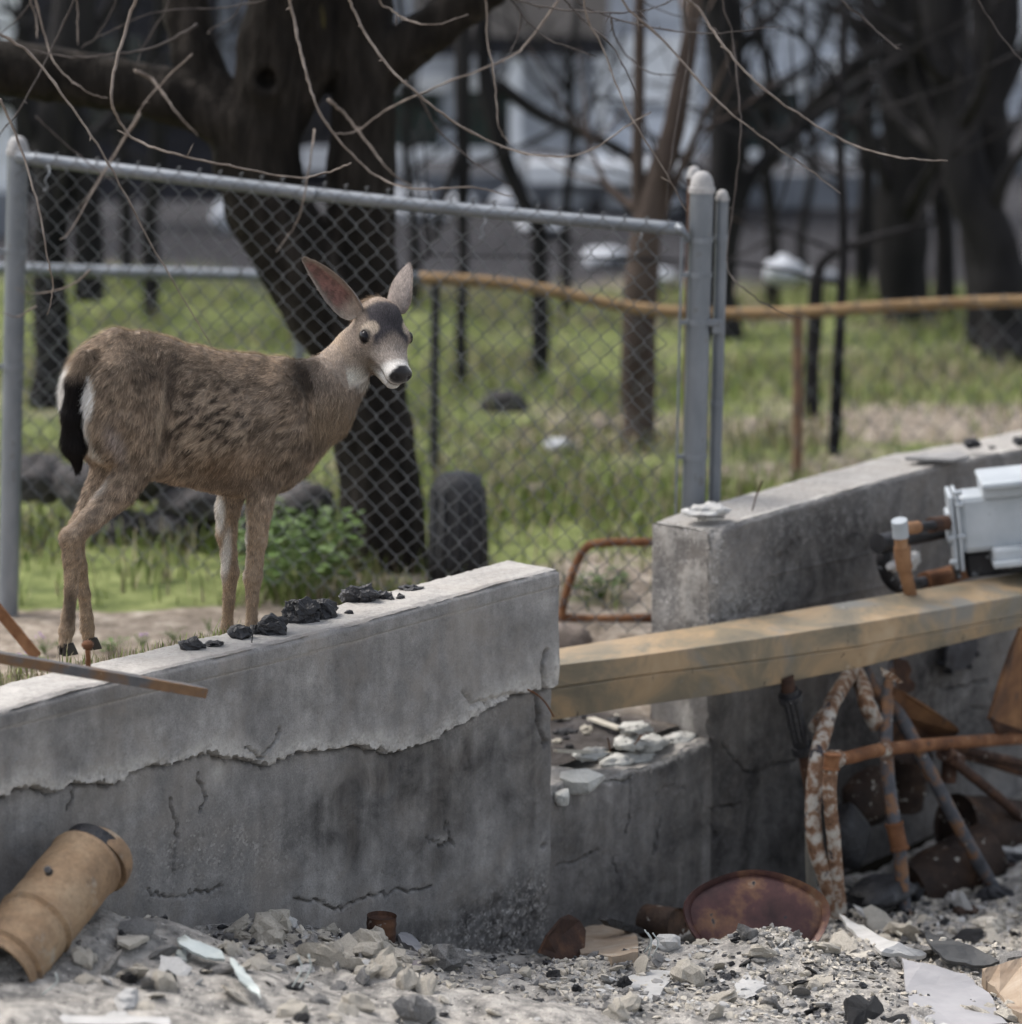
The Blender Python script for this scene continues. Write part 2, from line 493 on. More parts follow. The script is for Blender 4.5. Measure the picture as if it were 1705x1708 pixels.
# coat colours, laid out on the animal
BROWN = np.array([.295, .226, .168]); DARKB = np.array([.080, .060, .047]); TAN = np.array([.47, .38, .29]); GREYF = np.array([.30, .245, .20])
WHITE = np.array([.78, .75, .70]); BLACK = np.array([.012, .010, .010]); SLATE = np.array([.075, .068, .074])
def lerp(a, b, t): return a * (1 - t[:, None]) + b * t[:, None]
def blob(px, py, cx, cy, rx, ry, soft=.35, rot=0.0):
    c, s = math.cos(rot), math.sin(rot)
    u = ((px - cx) * c + (py - cy) * s) / rx; v = (-(px - cx) * s + (py - cy) * c) / ry
    return 1 - sstep(1 - soft, 1 + soft, np.sqrt(u * u + v * v))
def coat(p, jitter=None):
    px, py = project(wld(p))
    q = (p - hc) @ HM.T / HS
    n1 = fbm(p * np.array([38, 38, 60]), 4); n2 = fbm(p * 90 + 5, 3)
    st = fbm(p * np.array([55, 110, 190]) + 9, 3)
    c = np.tile(BROWN * .92, (len(p), 1)) * (1 + .55 * n1 + .5 * n2)[:, None]
    c = lerp(c, TAN * 1.1, sstep(.05, .5, st) * .55)
    c = lerp(c, DARKB * .6, sstep(.05, .45, -st) * .65)
    big = fbm(p * np.array([11, 11, 15]) + 21, 3)
    c = c * (1 + .55 * big)[:, None]
    c = lerp(c, np.array([.40, .33, .27]) * (1 + .4 * n2)[:, None], sstep(.12, .5, big) * .35)
    back = sstep(.55, .95, (p[:, 2] - np.interp(p[:, 0], tx, tc)) / np.interp(p[:, 0], tx, th))
    c = lerp(c, np.array([.33, .25, .18]) * (1 + .5 * n2 + .3 * st)[:, None], back * .6)
    # dark mantle at the withers
    c = lerp(c, DARKB * .55, blob(px, py, 512, 622, 28, 38, .5) * .9)
    # patchy, shedding flank
    fl = blob(px, py, 350, 715, 85, 75, .5)
    pat = fbm(p * np.array([62, 62, 85]) + 3, 4)
    c = lerp(c, DARKB * .40, fl * sstep(.04, .22, pat) * .9)
    c = lerp(c, TAN * 1.05, fl * sstep(.05, .30, -pat) * .65)
    c = lerp(c, np.array([.30, .20, .125]), blob(px, py, 385, 775, 70, 26, .6) * .4)
    c = lerp(c, DARKB, blob(px, py, 283, 640, 12, 56, .6, .15) * .8 * sstep(-.4, .2, n1))  # flank fold: crease shade and its pale edge painted into the coat
    c = lerp(c, TAN * 1.2, blob(px, py, 268, 690, 5, 62, .6, .12) * .6)
    c = lerp(c, DARKB * .8, blob(px, py, 262, 600, 40, 22, .7) * sstep(-.1, .3, pat) * .7)
    # pale bare patch on the haunch
    c = lerp(c, np.array([.36, .31, .29]), blob(px, py, 196, 738, 13, 30, .6, -.5) * .7)
    c = lerp(c, np.array([.085, .06, .045]), blob(px, py, 400, 805, 60, 14, .6) * .4)
    # lower legs
    low = sstep(.42, .30, p[:, 2])
    c = lerp(c, np.array([.36, .265, .18]) * (1 + .35 * n2)[:, None], low * .7)
    c = lerp(c, DARKB, low * sstep(.25, .5, fbm(p * 60 + 31, 3)) * .5)
    c = lerp(c, DARKB * .8, blob(px, py, 118, 1015, 9, 34, .5) * .75)
    # white insides of the fore legs and pale inner thigh
    inner = sstep(.02, .05, -np.abs(p[:, 1]) + .075)
    fore = (p[:, 0] > DP(340, 900)[0]) & (p[:, 2] < .40) & (p[:, 2] > .10)
    c = lerp(c, WHITE * .9, blob(px, py, 405, 905, 7, 62, .5, .04) * (p[:, 1] < 0) * (p[:, 0] < DP(428, 900, -.07)[0]) * .95)
    c = lerp(c, WHITE * .9, blob(px, py, 367, 855, 8, 32, .5) * (p[:, 1] > 0) * .9)
    c = lerp(c, WHITE * .9, blob(px, py, 377, 925, 8, 40, .5, .1) * (p[:, 1] > 0) * .8)
    hind = (p[:, 0] < DP(260, 900)[0]) & (p[:, 2] < .55)
    c = lerp(c, np.array([.42, .34, .26]), np.where(hind, inner, 0) * .6)
    # white rump round the tail
    rump = sstep(DP(165, 640)[0], DP(135, 640)[0], p[:, 0]) * sstep(.42, .52, p[:, 2]) * sstep(.80, .72, p[:, 2])
    c = lerp(c, WHITE, rump * sstep(.105, .075, np.abs(p[:, 1])))
    c = lerp(c, WHITE * 1.05, blob(px, py, 148, 650, 11, 42, .25, -.10) * (p[:, 1] < .03))
    c = lerp(c, WHITE, blob(px, py, 104, 640, 15, 46, .4, .1) * (p[:, 1] > -.02) * (p[:, 0] < DP(150, 640)[0]))
    # neck: greyer brown, pale throat patch
    nk = blob(px, py, 575, 625, 55, 75, .5) * (p[:, 0] > DP(500, 640)[0])
    c = lerp(c, GREYF * (1 + .35 * n2 + .2 * n1)[:, None], nk * .8)
    c = lerp(c, np.array([.30, .225, .15]) * (1 + .3 * n2)[:, None], blob(px, py, 560, 705, 40, 45, .5) * .5)
    c = lerp(c, WHITE * .8, blob(px, py, 603, 634, 15, 13, .6) * .75)
    # head
    hd = sstep(-.115, -.085, q[:, 0]) * (np.abs(q[:, 1]) < .1) * sstep(-.130, -.110, q[:, 2]) * (q[:, 0] < .22)
    hcoat = GREYF * (1.05 + .25 * n2)[:, None]
    hcoat = lerp(hcoat, np.array([.42, .37, .33]), sstep(.03, .10, q[:, 0]) * .75)
    hcoat = lerp(hcoat, np.array([.33, .255, .18]) * (1 + .2 * n2)[:, None], sstep(-.06, -.10, q[:, 2]) * sstep(.10, .04, q[:, 0]) * .7)
    cap = sstep(.050, .040, np.abs(q[:, 1])) * sstep(-.075, -.055, q[:, 0]) * sstep(.055, .015, q[:, 0] - .5 * np.abs(q[:, 1])) * sstep(-.035, -.015, q[:, 2])
    hcoat = lerp(hcoat, SLATE * .85 * (1 + .4 * n1)[:, None], cap)
    ring = np.sqrt((q[:, 0] - .004) ** 2 + (np.abs(q[:, 1]) - .050) ** 2 + (q[:, 2] + .008) ** 2)
    hcoat = lerp(hcoat, np.array([.52, .44, .35]), sstep(.030, .020, ring) * .85)
    lid = np.sqrt((q[:, 0] - .013) ** 2 + (np.abs(q[:, 1]) - .060) ** 2 + (q[:, 2] + .026) ** 2)
    hcoat = lerp(hcoat, np.array([.03, .025, .023]), sstep(.026, .020, lid) * .9)
    wm = sstep(.095, .120, q[:, 0] - .35 * (q[:, 2] + .05))
    hcoat = lerp(hcoat, WHITE * .95, wm * .9)
    hcoat = lerp(hcoat, np.array([.60, .55, .46]), sstep(-.085, -.10, q[:, 2]) * sstep(.05, .10, q[:, 0]) * .8)
    mouth = sstep(.006, .002, np.abs(q[:, 2] + .071 + .10 * (q[:, 0] - .13))) * sstep(.085, .105, q[:, 0]) * (q[:, 0] < .16)
    hcoat = lerp(hcoat, np.array([.06, .045, .04]), mouth * .8)
    nose = sstep(.148, .153, q[:, 0] + .25 * np.clip(q[:, 2] + .03, -1, 0.02)) * sstep(-.070, -.065, q[:, 2])
    nose = np.maximum(nose, sstep(.138, .142, q[:, 0]) * sstep(.018, .014, np.abs(q[:, 1])) * sstep(-.045, -.03, q[:, 2]))
    hcoat = lerp(hcoat, BLACK * 1.4, nose)
    c = lerp(c, hcoat, hd)
    # hooves
    for pts, _ in LEGS:
        c = lerp(c, np.array([.03, .026, .024]), sstep(.010, .0, p[:, 2] - pts[-1][0][2]) * (np.linalg.norm(p[:, :2] - pts[-1][0][:2], axis=1) < .06))
    return np.clip(c, .004, .9), nose * hd, hd
m_coat, nt, b = new_mat('deer_coat')
at = nd(nt, 'ShaderNodeAttribute', attribute_name='coat'); nt.links.new(at.outputs['Color'], b.inputs['Base Color'])
gl = nd(nt, 'ShaderNodeAttribute', attribute_name='wet')
nt.links.new(ramp(nt, gl.outputs['Fac'], [(0.0, .85), (1.0, .28)]), b.inputs['Roughness'])
b.inputs['Specular IOR Level'].default_value = .25
v = coords(nt, (1, 1, 1)); bump(nt, b, noise(nt, v, 260, 3, .7), .35, .003)
b.inputs['Sheen Weight'].default_value = .15
m_fur, nt, b2_ = new_mat('deer_fur')
at = nd(nt, 'ShaderNodeAttribute', attribute_name='coat'); nt.links.new(at.outputs['Color'], b2_.inputs['Base Color']); b2_.inputs['Roughness'].default_value = .7; b2_.inputs['Specular IOR Level'].default_value = .25
tr = nt.nodes.new('ShaderNodeBsdfTranslucent'); nt.links.new(at.outputs['Color'], tr.inputs['Color']); mx = nt.nodes.new('ShaderNodeMixShader'); mx.inputs[0].default_value = .38
nt.links.new(b2_.outputs[0], mx.inputs[1]); nt.links.new(tr.outputs[0], mx.inputs[2]); nt.links.new(mx.outputs[0], [n_ for n_ in nt.nodes if n_.type == 'OUTPUT_MATERIAL'][0].inputs[0])
deer = empty('deer', DO, 'young brown black-tailed deer standing behind the concrete wall, head turned to look back', 'deer', rz=PSI)
me = mesh_np('body', DV, DQ, m_coat)
bc, bnose, bhd = coat(DV)
attr_c(me, 'coat', bc * .8); attr_f(me, 'wet', bnose)
obj('body', me, deer)
m_eye, nt, b = new_mat('eye_dark'); b.inputs['Base Color'].default_value = (.006, .005, .006, 1); b.inputs['Roughness'].default_value = .12
b.inputs['Specular IOR Level'].default_value = .22
m_hoof = simple('hoof_horn', [(.3, (.02, .018, .016)), (.7, (.05, .042, .036))], 30, .5)
def ellipsoid(c, M, r, nu=20, nv=12):
    """M rows = axes"""
    u = np.linspace(0, 2 * math.pi, nu, endpoint=False); v = np.linspace(0.02, math.pi - .02, nv)
    U, Vv = np.meshgrid(u, v, indexing='ij')
    s = np.stack([np.sin(Vv) * np.cos(U) * r[0], np.sin(Vv) * np.sin(U) * r[1], np.cos(Vv) * r[2]], -1).reshape(-1, 3)
    Vt = np.asarray(c) + s @ np.asarray(M)
    i, j = np.meshgrid(np.arange(nu), np.arange(nv - 1), indexing='ij')
    i2 = (i + 1) % nu
    F = np.stack([i * nv + j, i * nv + j + 1, i2 * nv + j + 1, i2 * nv + j], -1).reshape(-1, 4)
    return Vt, F
for s in (1, -1):
    ls = np.linspace(.03, .09, 121); dd = head_parts(np.array([hp(.012, s * l, -.026) for l in ls]))
    le = ls[np.argmax(dd > 0)]
    V, F = ellipsoid(hp(.012, s * (le - .0040), -.026), HM, (.0205, .0135, .0180)); obj('eye', mesh_np('eye', V, F, m_eye), deer)
# ears: cupped leaves
m_ear, nt, b = new_mat('ear_skin')
at = nd(nt, 'ShaderNodeAttribute', attribute_name='coat'); nt.links.new(at.outputs['Color'], b.inputs['Base Color']); b.inputs['Roughness'].default_value = .8
v = coords(nt); bump(nt, b, noise(nt, v, 240, 3, .7), .4, .003)
EARS = []
def ear(base, tip, facing, width, cup, inner):
    base, tip = np.asarray(base), np.asarray(tip)
    ax = tip - base; L = np.linalg.norm(ax); ax /= L
    fc = facing - ax * (facing @ ax); fc /= np.linalg.norm(fc); sd = np.cross(ax, fc)
    nu, nv = 30, 19
    u = np.linspace(0, 1, nu); v = np.linspace(-1, 1, nv)
    w = width * np.sin(np.pi * np.clip(u, 0, 1) ** .80) ** .62 * (1 - .08 * u) + .013 * (1 - u) ** 3
    w[-1] = .004; w[-2] = max(w[-2], .011)
    V = []; C = []; Nr = []
    for i in range(nu):
        curl = cup * (1.2 - .75 * u[i])
        for j in range(nv):
            a = v[j] * curl
            lat = w[i] * math.sin(a) / math.sin(max(min(curl, 1.57), .3)) if curl < 1.57 else w[i] * math.sin(a)
            dep = w[i] * (1 - math.cos(a)) * 1.0
            bend = -.012 * math.sin(u[i] * math.pi)
            V.append(base + ax * L * u[i] + sd * lat + fc * (dep + bend))
            e = abs(v[j])
            C.append((u[i], v[j]))
    V = np.array(V); C = np.array(C)
    i, j = np.meshgrid(np.arange(nu - 1), np.arange(nv - 1), indexing='ij')
    F = np.stack([i * nv + j, i * nv + j + 1, (i + 1) * nv + j + 1, (i + 1) * nv + j], -1).reshape(-1, 4)
    nrm = vert_normals(V, F); sgn = np.sign((nrm @ fc).sum()); nrm *= sgn
    th = .0028 * (1 - np.abs(C[:, 1]) ** 4)[:, None] + .0006
    Vb = V - nrm * th
    n = len(V)
    Fb = F[:, ::-1] + n if sgn > 0 else F + n
    Ff = F if sgn > 0 else F[:, ::-1]
    bd = [k for k in range(nv)] + [r * nv + nv - 1 for r in range(1, nu)] + [(nu - 1) * nv + k for k in range(nv - 2, -1, -1)] + [r * nv for r in range(nu - 2, 0, -1)]
    S = [(bd[k], bd[(k + 1) % len(bd)], bd[(k + 1) % len(bd)] + n, bd[k] + n) for k in range(len(bd))]
    nz = fbm(V * 70, 3); nf = fbm(V * np.array([200, 200, 90.]), 2)
    pink = lerp(np.tile(np.array([.24, .125, .105]), (n, 1)), np.array([.12, .068, .056]), sstep(-.3, .5, nz))
    edge = sstep(.55, .80, np.abs(C[:, 1]) + .15 * nz)
    front = lerp(pink, np.array([.16, .125, .10]) * (1 + .5 * nf)[:, None], np.maximum(edge, sstep(.86, .96, C[:, 0])))
    front = lerp(front, np.array([.40, .35, .30]) * (1 + .3 * nf)[:, None], sstep(.80, .96, np.abs(C[:, 1])) * .8)
    front = lerp(front, np.array([.36, .30, .24]) * (1 + .4 * nf)[:, None], sstep(.30, .10, C[:, 0]) * .8)
    front = lerp(front, np.array([.24, .19, .15]) * (1 + .6 * nf)[:, None], sstep(.25, .5, C[:, 1] * inner) * .7)
    back = np.tile(np.array([.25, .215, .195]), (n, 1)) * (1 + .4 * nf + .2 * nz)[:, None]
    me = mesh_np('ear', np.vstack([V, Vb]), np.concatenate([Ff, Fb, np.array(S)]), m_ear)
    cc_ = np.clip(np.vstack([front, back]), .01, .9); attr_c(me, 'coat', cc_)
    EARS.append((np.vstack([V, Vb]), np.concatenate([Ff, Fb]), cc_, base, ax))
    return me
def camloc(r, d, t): return tolocv(cvec(r, d, t))
e1b = hp(-.075, .046, -.016)
k = 9.3 / FPX
def at_px(px, py, ref, toward):                # local point seen at a pixel, as far away as ref (moved toward the viewer)
    w = wld(ref[None])[0]; dep = (w - CAM) @ _F - toward
    return loc(CAM + ray(px, py) * dep)
e1t = at_px(506, 430, e1b, .035)
ear1 = obj('ear', ear(e1b, e1t, camloc(-.40, .25, .88), .043, 1.20, 1), deer)
e2b = hp(-.078, -.044, -.014)
e2t = at_px(683, 441, e2b, -.05)
ear2 = obj('ear', ear(e2b, e2t, camloc(.55, .05, -.85), .040, .95, -1), deer)
# hooves: two toes each
for pts, _ in LEGS:
    a = pts[-1][0]
    h = MB()
    for s in (-1, 1):
        c = a + np.array([.006, s * .0095, .008])
        prof = [(.0, .011), (-.016, .0125), (-.034, .0132)]
        V = []; n = 12
        for (dz, r) in prof:
            for kk in range(n):
                t = kk * 2 * math.pi / n
                V.append(c + np.array([r * 1.45 * math.cos(t) + (.012 if math.cos(t) > .5 else 0) * (-dz / .036), r * .70 * math.sin(t), dz]))
        F = [(i * n + kk, i * n + (kk + 1) % n, (i + 1) * n + (kk + 1) % n, (i + 1) * n + kk) for i in range(2) for kk in range(n)]
        h.add(V, [f[::-1] for f in F] + [tuple(range(n)), tuple(range(2 * n, 3 * n))[::-1]])
    V = np.concatenate(h.V); me = bpy.data.meshes.new('hoof'); me.from_pydata(V.tolist(), [], h.F3 + h.F4 + h.FN); me.materials.append(m_hoof); me.validate()
    obj('hoof', me, deer)
# tail: black, rounded, hanging
TP = [DP(168, 592, -.02), DP(147, 600, -.035), DP(128, 638, -.04), DP(122, 690, -.04), DP(124, 738, -.04), DP(130, 778, -.04)]
TR = [.020, .024, .024, .026, .031, .006]
def tail_sdf(p):
    d = None
    for i in range(len(TP) - 1):
        c = sd_cone(p, TP[i], TP[i + 1], TR[i], TR[i + 1]); d = c if d is None else smin(d, c, .015)
    return d
tpa = np.array(TP)
TV, TQ = mesh_implicit(tail_sdf, tpa.min(0) - .06, tpa.max(0) + .06, .006)
TN = vert_normals(TV, TQ)
me = mesh_np('tail', TV, TQ, m_coat)
def tailcol(p):
    t = sstep(DP(150, 606)[2], DP(140, 630)[2], p[:, 2])
    return lerp(np.tile(BROWN * .75, (len(p), 1)), np.array([.010, .008, .008]), t) * (1 + .5 * fbm(p * 120, 2))[:, None]
attr_c(me, 'coat', tailcol(TV)); attr_f(me, 'wet', np.zeros(len(TV)))
tail = obj('tail', me, deer)

# ------------------------------------------------------------------ fur: short ribbons of hair
def fur_mesh(name, V, Q, N, count, dirf, lenf, colf, width, lift, seed, mat, maskf=None):
    r = np.random.default_rng(seed)
    T = np.concatenate([Q[:, [0, 1, 2]], Q[:, [0, 2, 3]]])
    ar = np.linalg.norm(np.cross(V[T[:, 1]] - V[T[:, 0]], V[T[:, 2]] - V[T[:, 0]]), axis=1)
    w = ar if maskf is None else ar * maskf(V[T].mean(1))
    t = r.choice(len(T), count, p=w / w.sum())
    u, v2 = r.random(count), r.random(count); fl = u + v2 > 1; u[fl], v2[fl] = 1 - u[fl], 1 - v2[fl]
    bw = np.stack([1 - u - v2, u, v2], 1)
    p = (V[T[t]] * bw[..., None]).sum(1); n = (N[T[t]] * bw[..., None]).sum(1); n /= np.linalg.norm(n, axis=1)[:, None]
    d = dirf(p, n)
    d = d - n * (d * n).sum(1)[:, None]; d /= np.linalg.norm(d, axis=1)[:, None] + 1e-9
    L = lenf(p) * r.uniform(.65, 1.25, count)
    ct = r.normal(0, .16, (count, 3)) + .30 * np.stack([fbm(p * 34 + 40 * i, 3) for i in range(3)], 1)
    d = d + ct; d = d - n * (d * n).sum(1)[:, None]; d /= np.linalg.norm(d, axis=1)[:, None] + 1e-9
    lf = lift * r.uniform(.5, 1.5, count)[:, None]
    m = p + (d * (1 - lf * .3) + n * lf) * (L * .5)[:, None]
    e = p + (d + n * lf * .9) * L[:, None]
    s = np.cross(d, n) * np.cos(r.uniform(-.6, .6, count))[:, None]
    wv = width * r.uniform(.6, 1.3, count)[:, None]
    p = p - n * .001
    Vh = np.stack([p - s * wv, p + s * wv, m - s * wv * .75, m + s * wv * .75, e], 1).reshape(-1, 3)
    b = np.arange(count)[:, None] * 5
    F4 = np.concatenate([b, b + 1, b + 3, b + 2], 1); F3 = np.concatenate([b + 2, b + 3, b + 4], 1)
    me = mesh_np(name, Vh, [F4, F3], mat)
    col = colf(p) * r.uniform(.55, 1.45, count)[:, None]
    c5 = np.repeat(col[:, None, :], 5, 1); c5[:, 0:2] *= .72; c5[:, 4] *= 1.18
    attr_c(me, 'coat', np.clip(c5.reshape(-1, 3), .003, .9)); attr_f(me, 'wet', np.zeros(len(Vh)))
    nn = np.repeat((n * .85 + d * .15 + r.normal(0, .12, (count, 3)))[:, None, :], 5, 1).reshape(-1, 3)
    nn /= np.linalg.norm(nn, axis=1)[:, None]
    me.normals_split_custom_set_from_vertices(nn.tolist())
    return me
def hair_dir(p, n):
    q = (p - hc) @ HM.T / HS
    d = np.tile(np.array([-.9, 0, -.45]), (len(p), 1))
    lo_ = sstep(.62, .42, p[:, 2])[:, None]; d = d * (1 - lo_) + np.array([-.25, 0, -1.0]) * lo_
    thigh = sstep(DP(300, 700)[0], DP(230, 700)[0], p[:, 0])[:, None]
    d = d * (1 - thigh) + np.array([-.55, 0, -.9]) * thigh
    sh = sstep(DP(430, 700)[0], DP(500, 700)[0], p[:, 0])[:, None]
    d = d * (1 - sh) + np.array([-.5, 0, -.9]) * sh
    h = ((q[:, 0] > -.10) & (q[:, 2] > -.125) & (np.linalg.norm(p - hc, axis=1) < .21))[:, None]
    return np.where(h, -hf + .05 * hu, d)
def hair_len(p):
    q = (p - hc) @ HM.T / HS
    L = np.full(len(p), .021)
    L = np.interp(p[:, 2], [.2, .34, .46, .56], [.009, .011, .018, .023])
    rump = (p[:, 0] < DP(150, 640)[0]) & (p[:, 2] > .5); L = np.where(rump, .030, L)
    h = (q[:, 0] > -.10) & (q[:, 2] > -.125) & (np.linalg.norm(p - hc, axis=1) < .22); L = np.where(h, .0075, L); L = np.where(h & (q[:, 0] > .1), .004, L)
    return L
def bare(p):
    c, ns, hd = coat(p); q = (p - hc) @ HM.T / HS
    eye = np.sqrt((q[:, 0] - .010) ** 2 + (np.abs(q[:, 1]) - .060) ** 2 + (q[:, 2] + .026) ** 2) < .0225
    return (ns < .2) * (~eye) * (1 + 1.6 * (hd > .5))
me = fur_mesh('fur', DV, DQ, DNRM, 150000, hair_dir, hair_len, lambda p: coat(p)[0] * 1.22, .0007, .42, 5, m_fur, bare)
obj('fur', me, deer)
me = fur_mesh('tail_fur', TV, TQ, TN, 14000, lambda p, n: np.tile(np.array([-.05, 0, -1.0]), (len(p), 1)), lambda p: np.full(len(p), .030), tailcol, .0008, .30, 6, m_fur)
obj('fur', me, tail)

for (Ve, Qe, Ce, be, axe), eo, sd_ in zip(EARS, (ear1, ear2), (7, 8)):
    Ne = vert_normals(Ve, Qe)
    def ecol(p, Ve=Ve, Ce=Ce):
        kd = KDTree(len(Ve))
        for i_, q_ in enumerate(Ve): kd.insert(q_, i_)
        kd.balance(); out = Ce[[kd.find(q_)[1] for q_ in p]]
        return out * 1.15
    obj('fur', fur_mesh('ear_fur', Ve, Qe, Ne, 5200, lambda p, n, axe=axe: np.tile(axe, (len(p), 1)), lambda p: np.full(len(p), .008), ecol, .0005, .35, sd_, m_fur), eo)
# ------------------------------------------------------------------ concrete foundation walls
def seg_dist(S, Z, poly):
    """distance from (S,Z) arrays to a polyline given in wall coordinates"""
    d = np.full(S.shape, 9.0)
    for (a, b) in zip(poly[:-1], poly[1:]):
        ab = b - a; L2 = ab @ ab + 1e-12
        t = np.clip(((S - a[0]) * ab[0] + (Z - a[1]) * ab[1]) / L2, 0, 1)
        d = np.minimum(d, np.hypot(S - a[0] - t * ab[0], Z - a[1] - t * ab[1]))
    return d
def wpoly(pts, off=0.0): return [WS(x, y, off) for (x, y) in pts]
def jag(poly, n=5, amp=.004, seed=0, k=1.5):
    n = n + 3; amp = amp * 1.25
    r = np.random.default_rng(seed); out = [poly[0]]
    for a, b in zip(poly[:-1], poly[1:]):
        for k in range(1, n + 1):
            q = a + (b - a) * k / n
            if k < n: q = q + r.normal(0, amp, 2)
            out.append(q)
    return out
def soot(S, Z, blobs, off):
    v = np.zeros(S.shape)
    for (x, y, rx, ry, a) in blobs:
        c = WS(x, y, off); e = WS(x + rx, y, off); g = WS(x, y + ry, off)
        ru, rv = abs(e[0] - c[0]), abs(g[1] - c[1])
        v += a * np.exp(-((S - c[0]) / ru) ** 2 - ((Z - c[1]) / rv) ** 2)
    return v
def concrete_mat(name, base0, base1):
    m, nt, b = new_mat(name)
    v = coords(nt)
    big = noise(nt, v, 2.6, 4, .62, .4)
    c = ramp(nt, big, [(.25, base0), (.5, [(a + e) / 2 for a, e in zip(base0, base1)]), (.75, base1)])
    vs = coords(nt, (5, 5, .7))
    streak = ramp(nt, noise(nt, vs, 1.6, 3, .6), [(.38, 0.0), (.62, 1.0)])
    c = mixc(nt, streak, c, [x * .97 for x in base0])
    mid = ramp(nt, noise(nt, v, 17, 4, .7), [(.3, .72), (.7, 1.18)])
    c = mixc(nt, 1.0, c, mid, 'MULTIPLY')
    grain = ramp(nt, noise(nt, v, 190, 2, .8), [(.25, .76), (.5, 1.0), (.75, 1.22)])
    c = mixc(nt, 1.0, c, grain, 'MULTIPLY')
    so = nd(nt, 'ShaderNodeAttribute', attribute_name='soot')
    sn = nd(nt, 'ShaderNodeMath', operation='MULTIPLY'); nt.links.new(so.outputs['Fac'], sn.inputs[0])
    sm = mixc(nt, .28, ramp(nt, noise(nt, v, 7, 5, .68, .5), [(.25, .1), (.7, 1.0)]), ramp(nt, noise(nt, coords(nt, (6, 6, .55)), 2.2, 4, .65), [(.3, .1), (.65, 1.0)]))
    nt.links.new(sm, sn.inputs[1])
    c = mixc(nt, ramp(nt, noise(nt, v, 4.3, 4, .6, .6), [(.46, 0.0), (.66, .55)]), c, [x * .62 * y for x, y in zip(base1, (1.02, .95, .88))])
    c = mixc(nt, sn.outputs[0], c, (.019, .018, .019))
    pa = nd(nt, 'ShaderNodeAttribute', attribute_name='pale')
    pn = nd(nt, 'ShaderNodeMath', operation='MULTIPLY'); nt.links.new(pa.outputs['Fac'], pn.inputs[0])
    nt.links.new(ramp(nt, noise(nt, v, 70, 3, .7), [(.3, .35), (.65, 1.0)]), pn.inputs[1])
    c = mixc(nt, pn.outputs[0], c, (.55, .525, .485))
    # exposed aggregate: pale and dark pebbles where the skin is gone
    vo = nd(nt, 'ShaderNodeTexVoronoi', Scale=130.0); nt.links.new(v, vo.inputs['Vector'])
    peb = ramp(nt, vo.outputs['Color'], [(.2, (.10, .095, .09)), (.6, (.28, .265, .245)), (.9, (.55, .53, .50))])
    ag = nd(nt, 'ShaderNodeAttribute', attribute_name='rough')
    an = nd(nt, 'ShaderNodeMath', operation='MULTIPLY'); nt.links.new(ag.outputs['Fac'], an.inputs[0])
    nt.links.new(ramp(nt, noise(nt, v, 30, 3, .7), [(.42, 0.0), (.58, .85)]), an.inputs[1])
    c = mixc(nt, an.outputs[0], c, peb)
    nt.links.new(c, b.inputs['Base Color'])
    b.inputs['Roughness'].default_value = .93; b.inputs['Specular IOR Level'].default_value = .15
    n1 = bump(nt, b, noise(nt, v, 120, 3, .75), .55, .006)
    pit = ramp(nt, noise(nt, v, 42, 2, .7), [(.28, 0.0), (.36, 1.0)])
    bump(nt, b, pit, .35, .006, n1)
    return m
m_conc_l = concrete_mat('concrete_grey', (.232, .224, .216), (.405, .388, .366))
m_conc_r = concrete_mat('concrete_sooty', (.175, .166, .160), (.345, .328, .308))

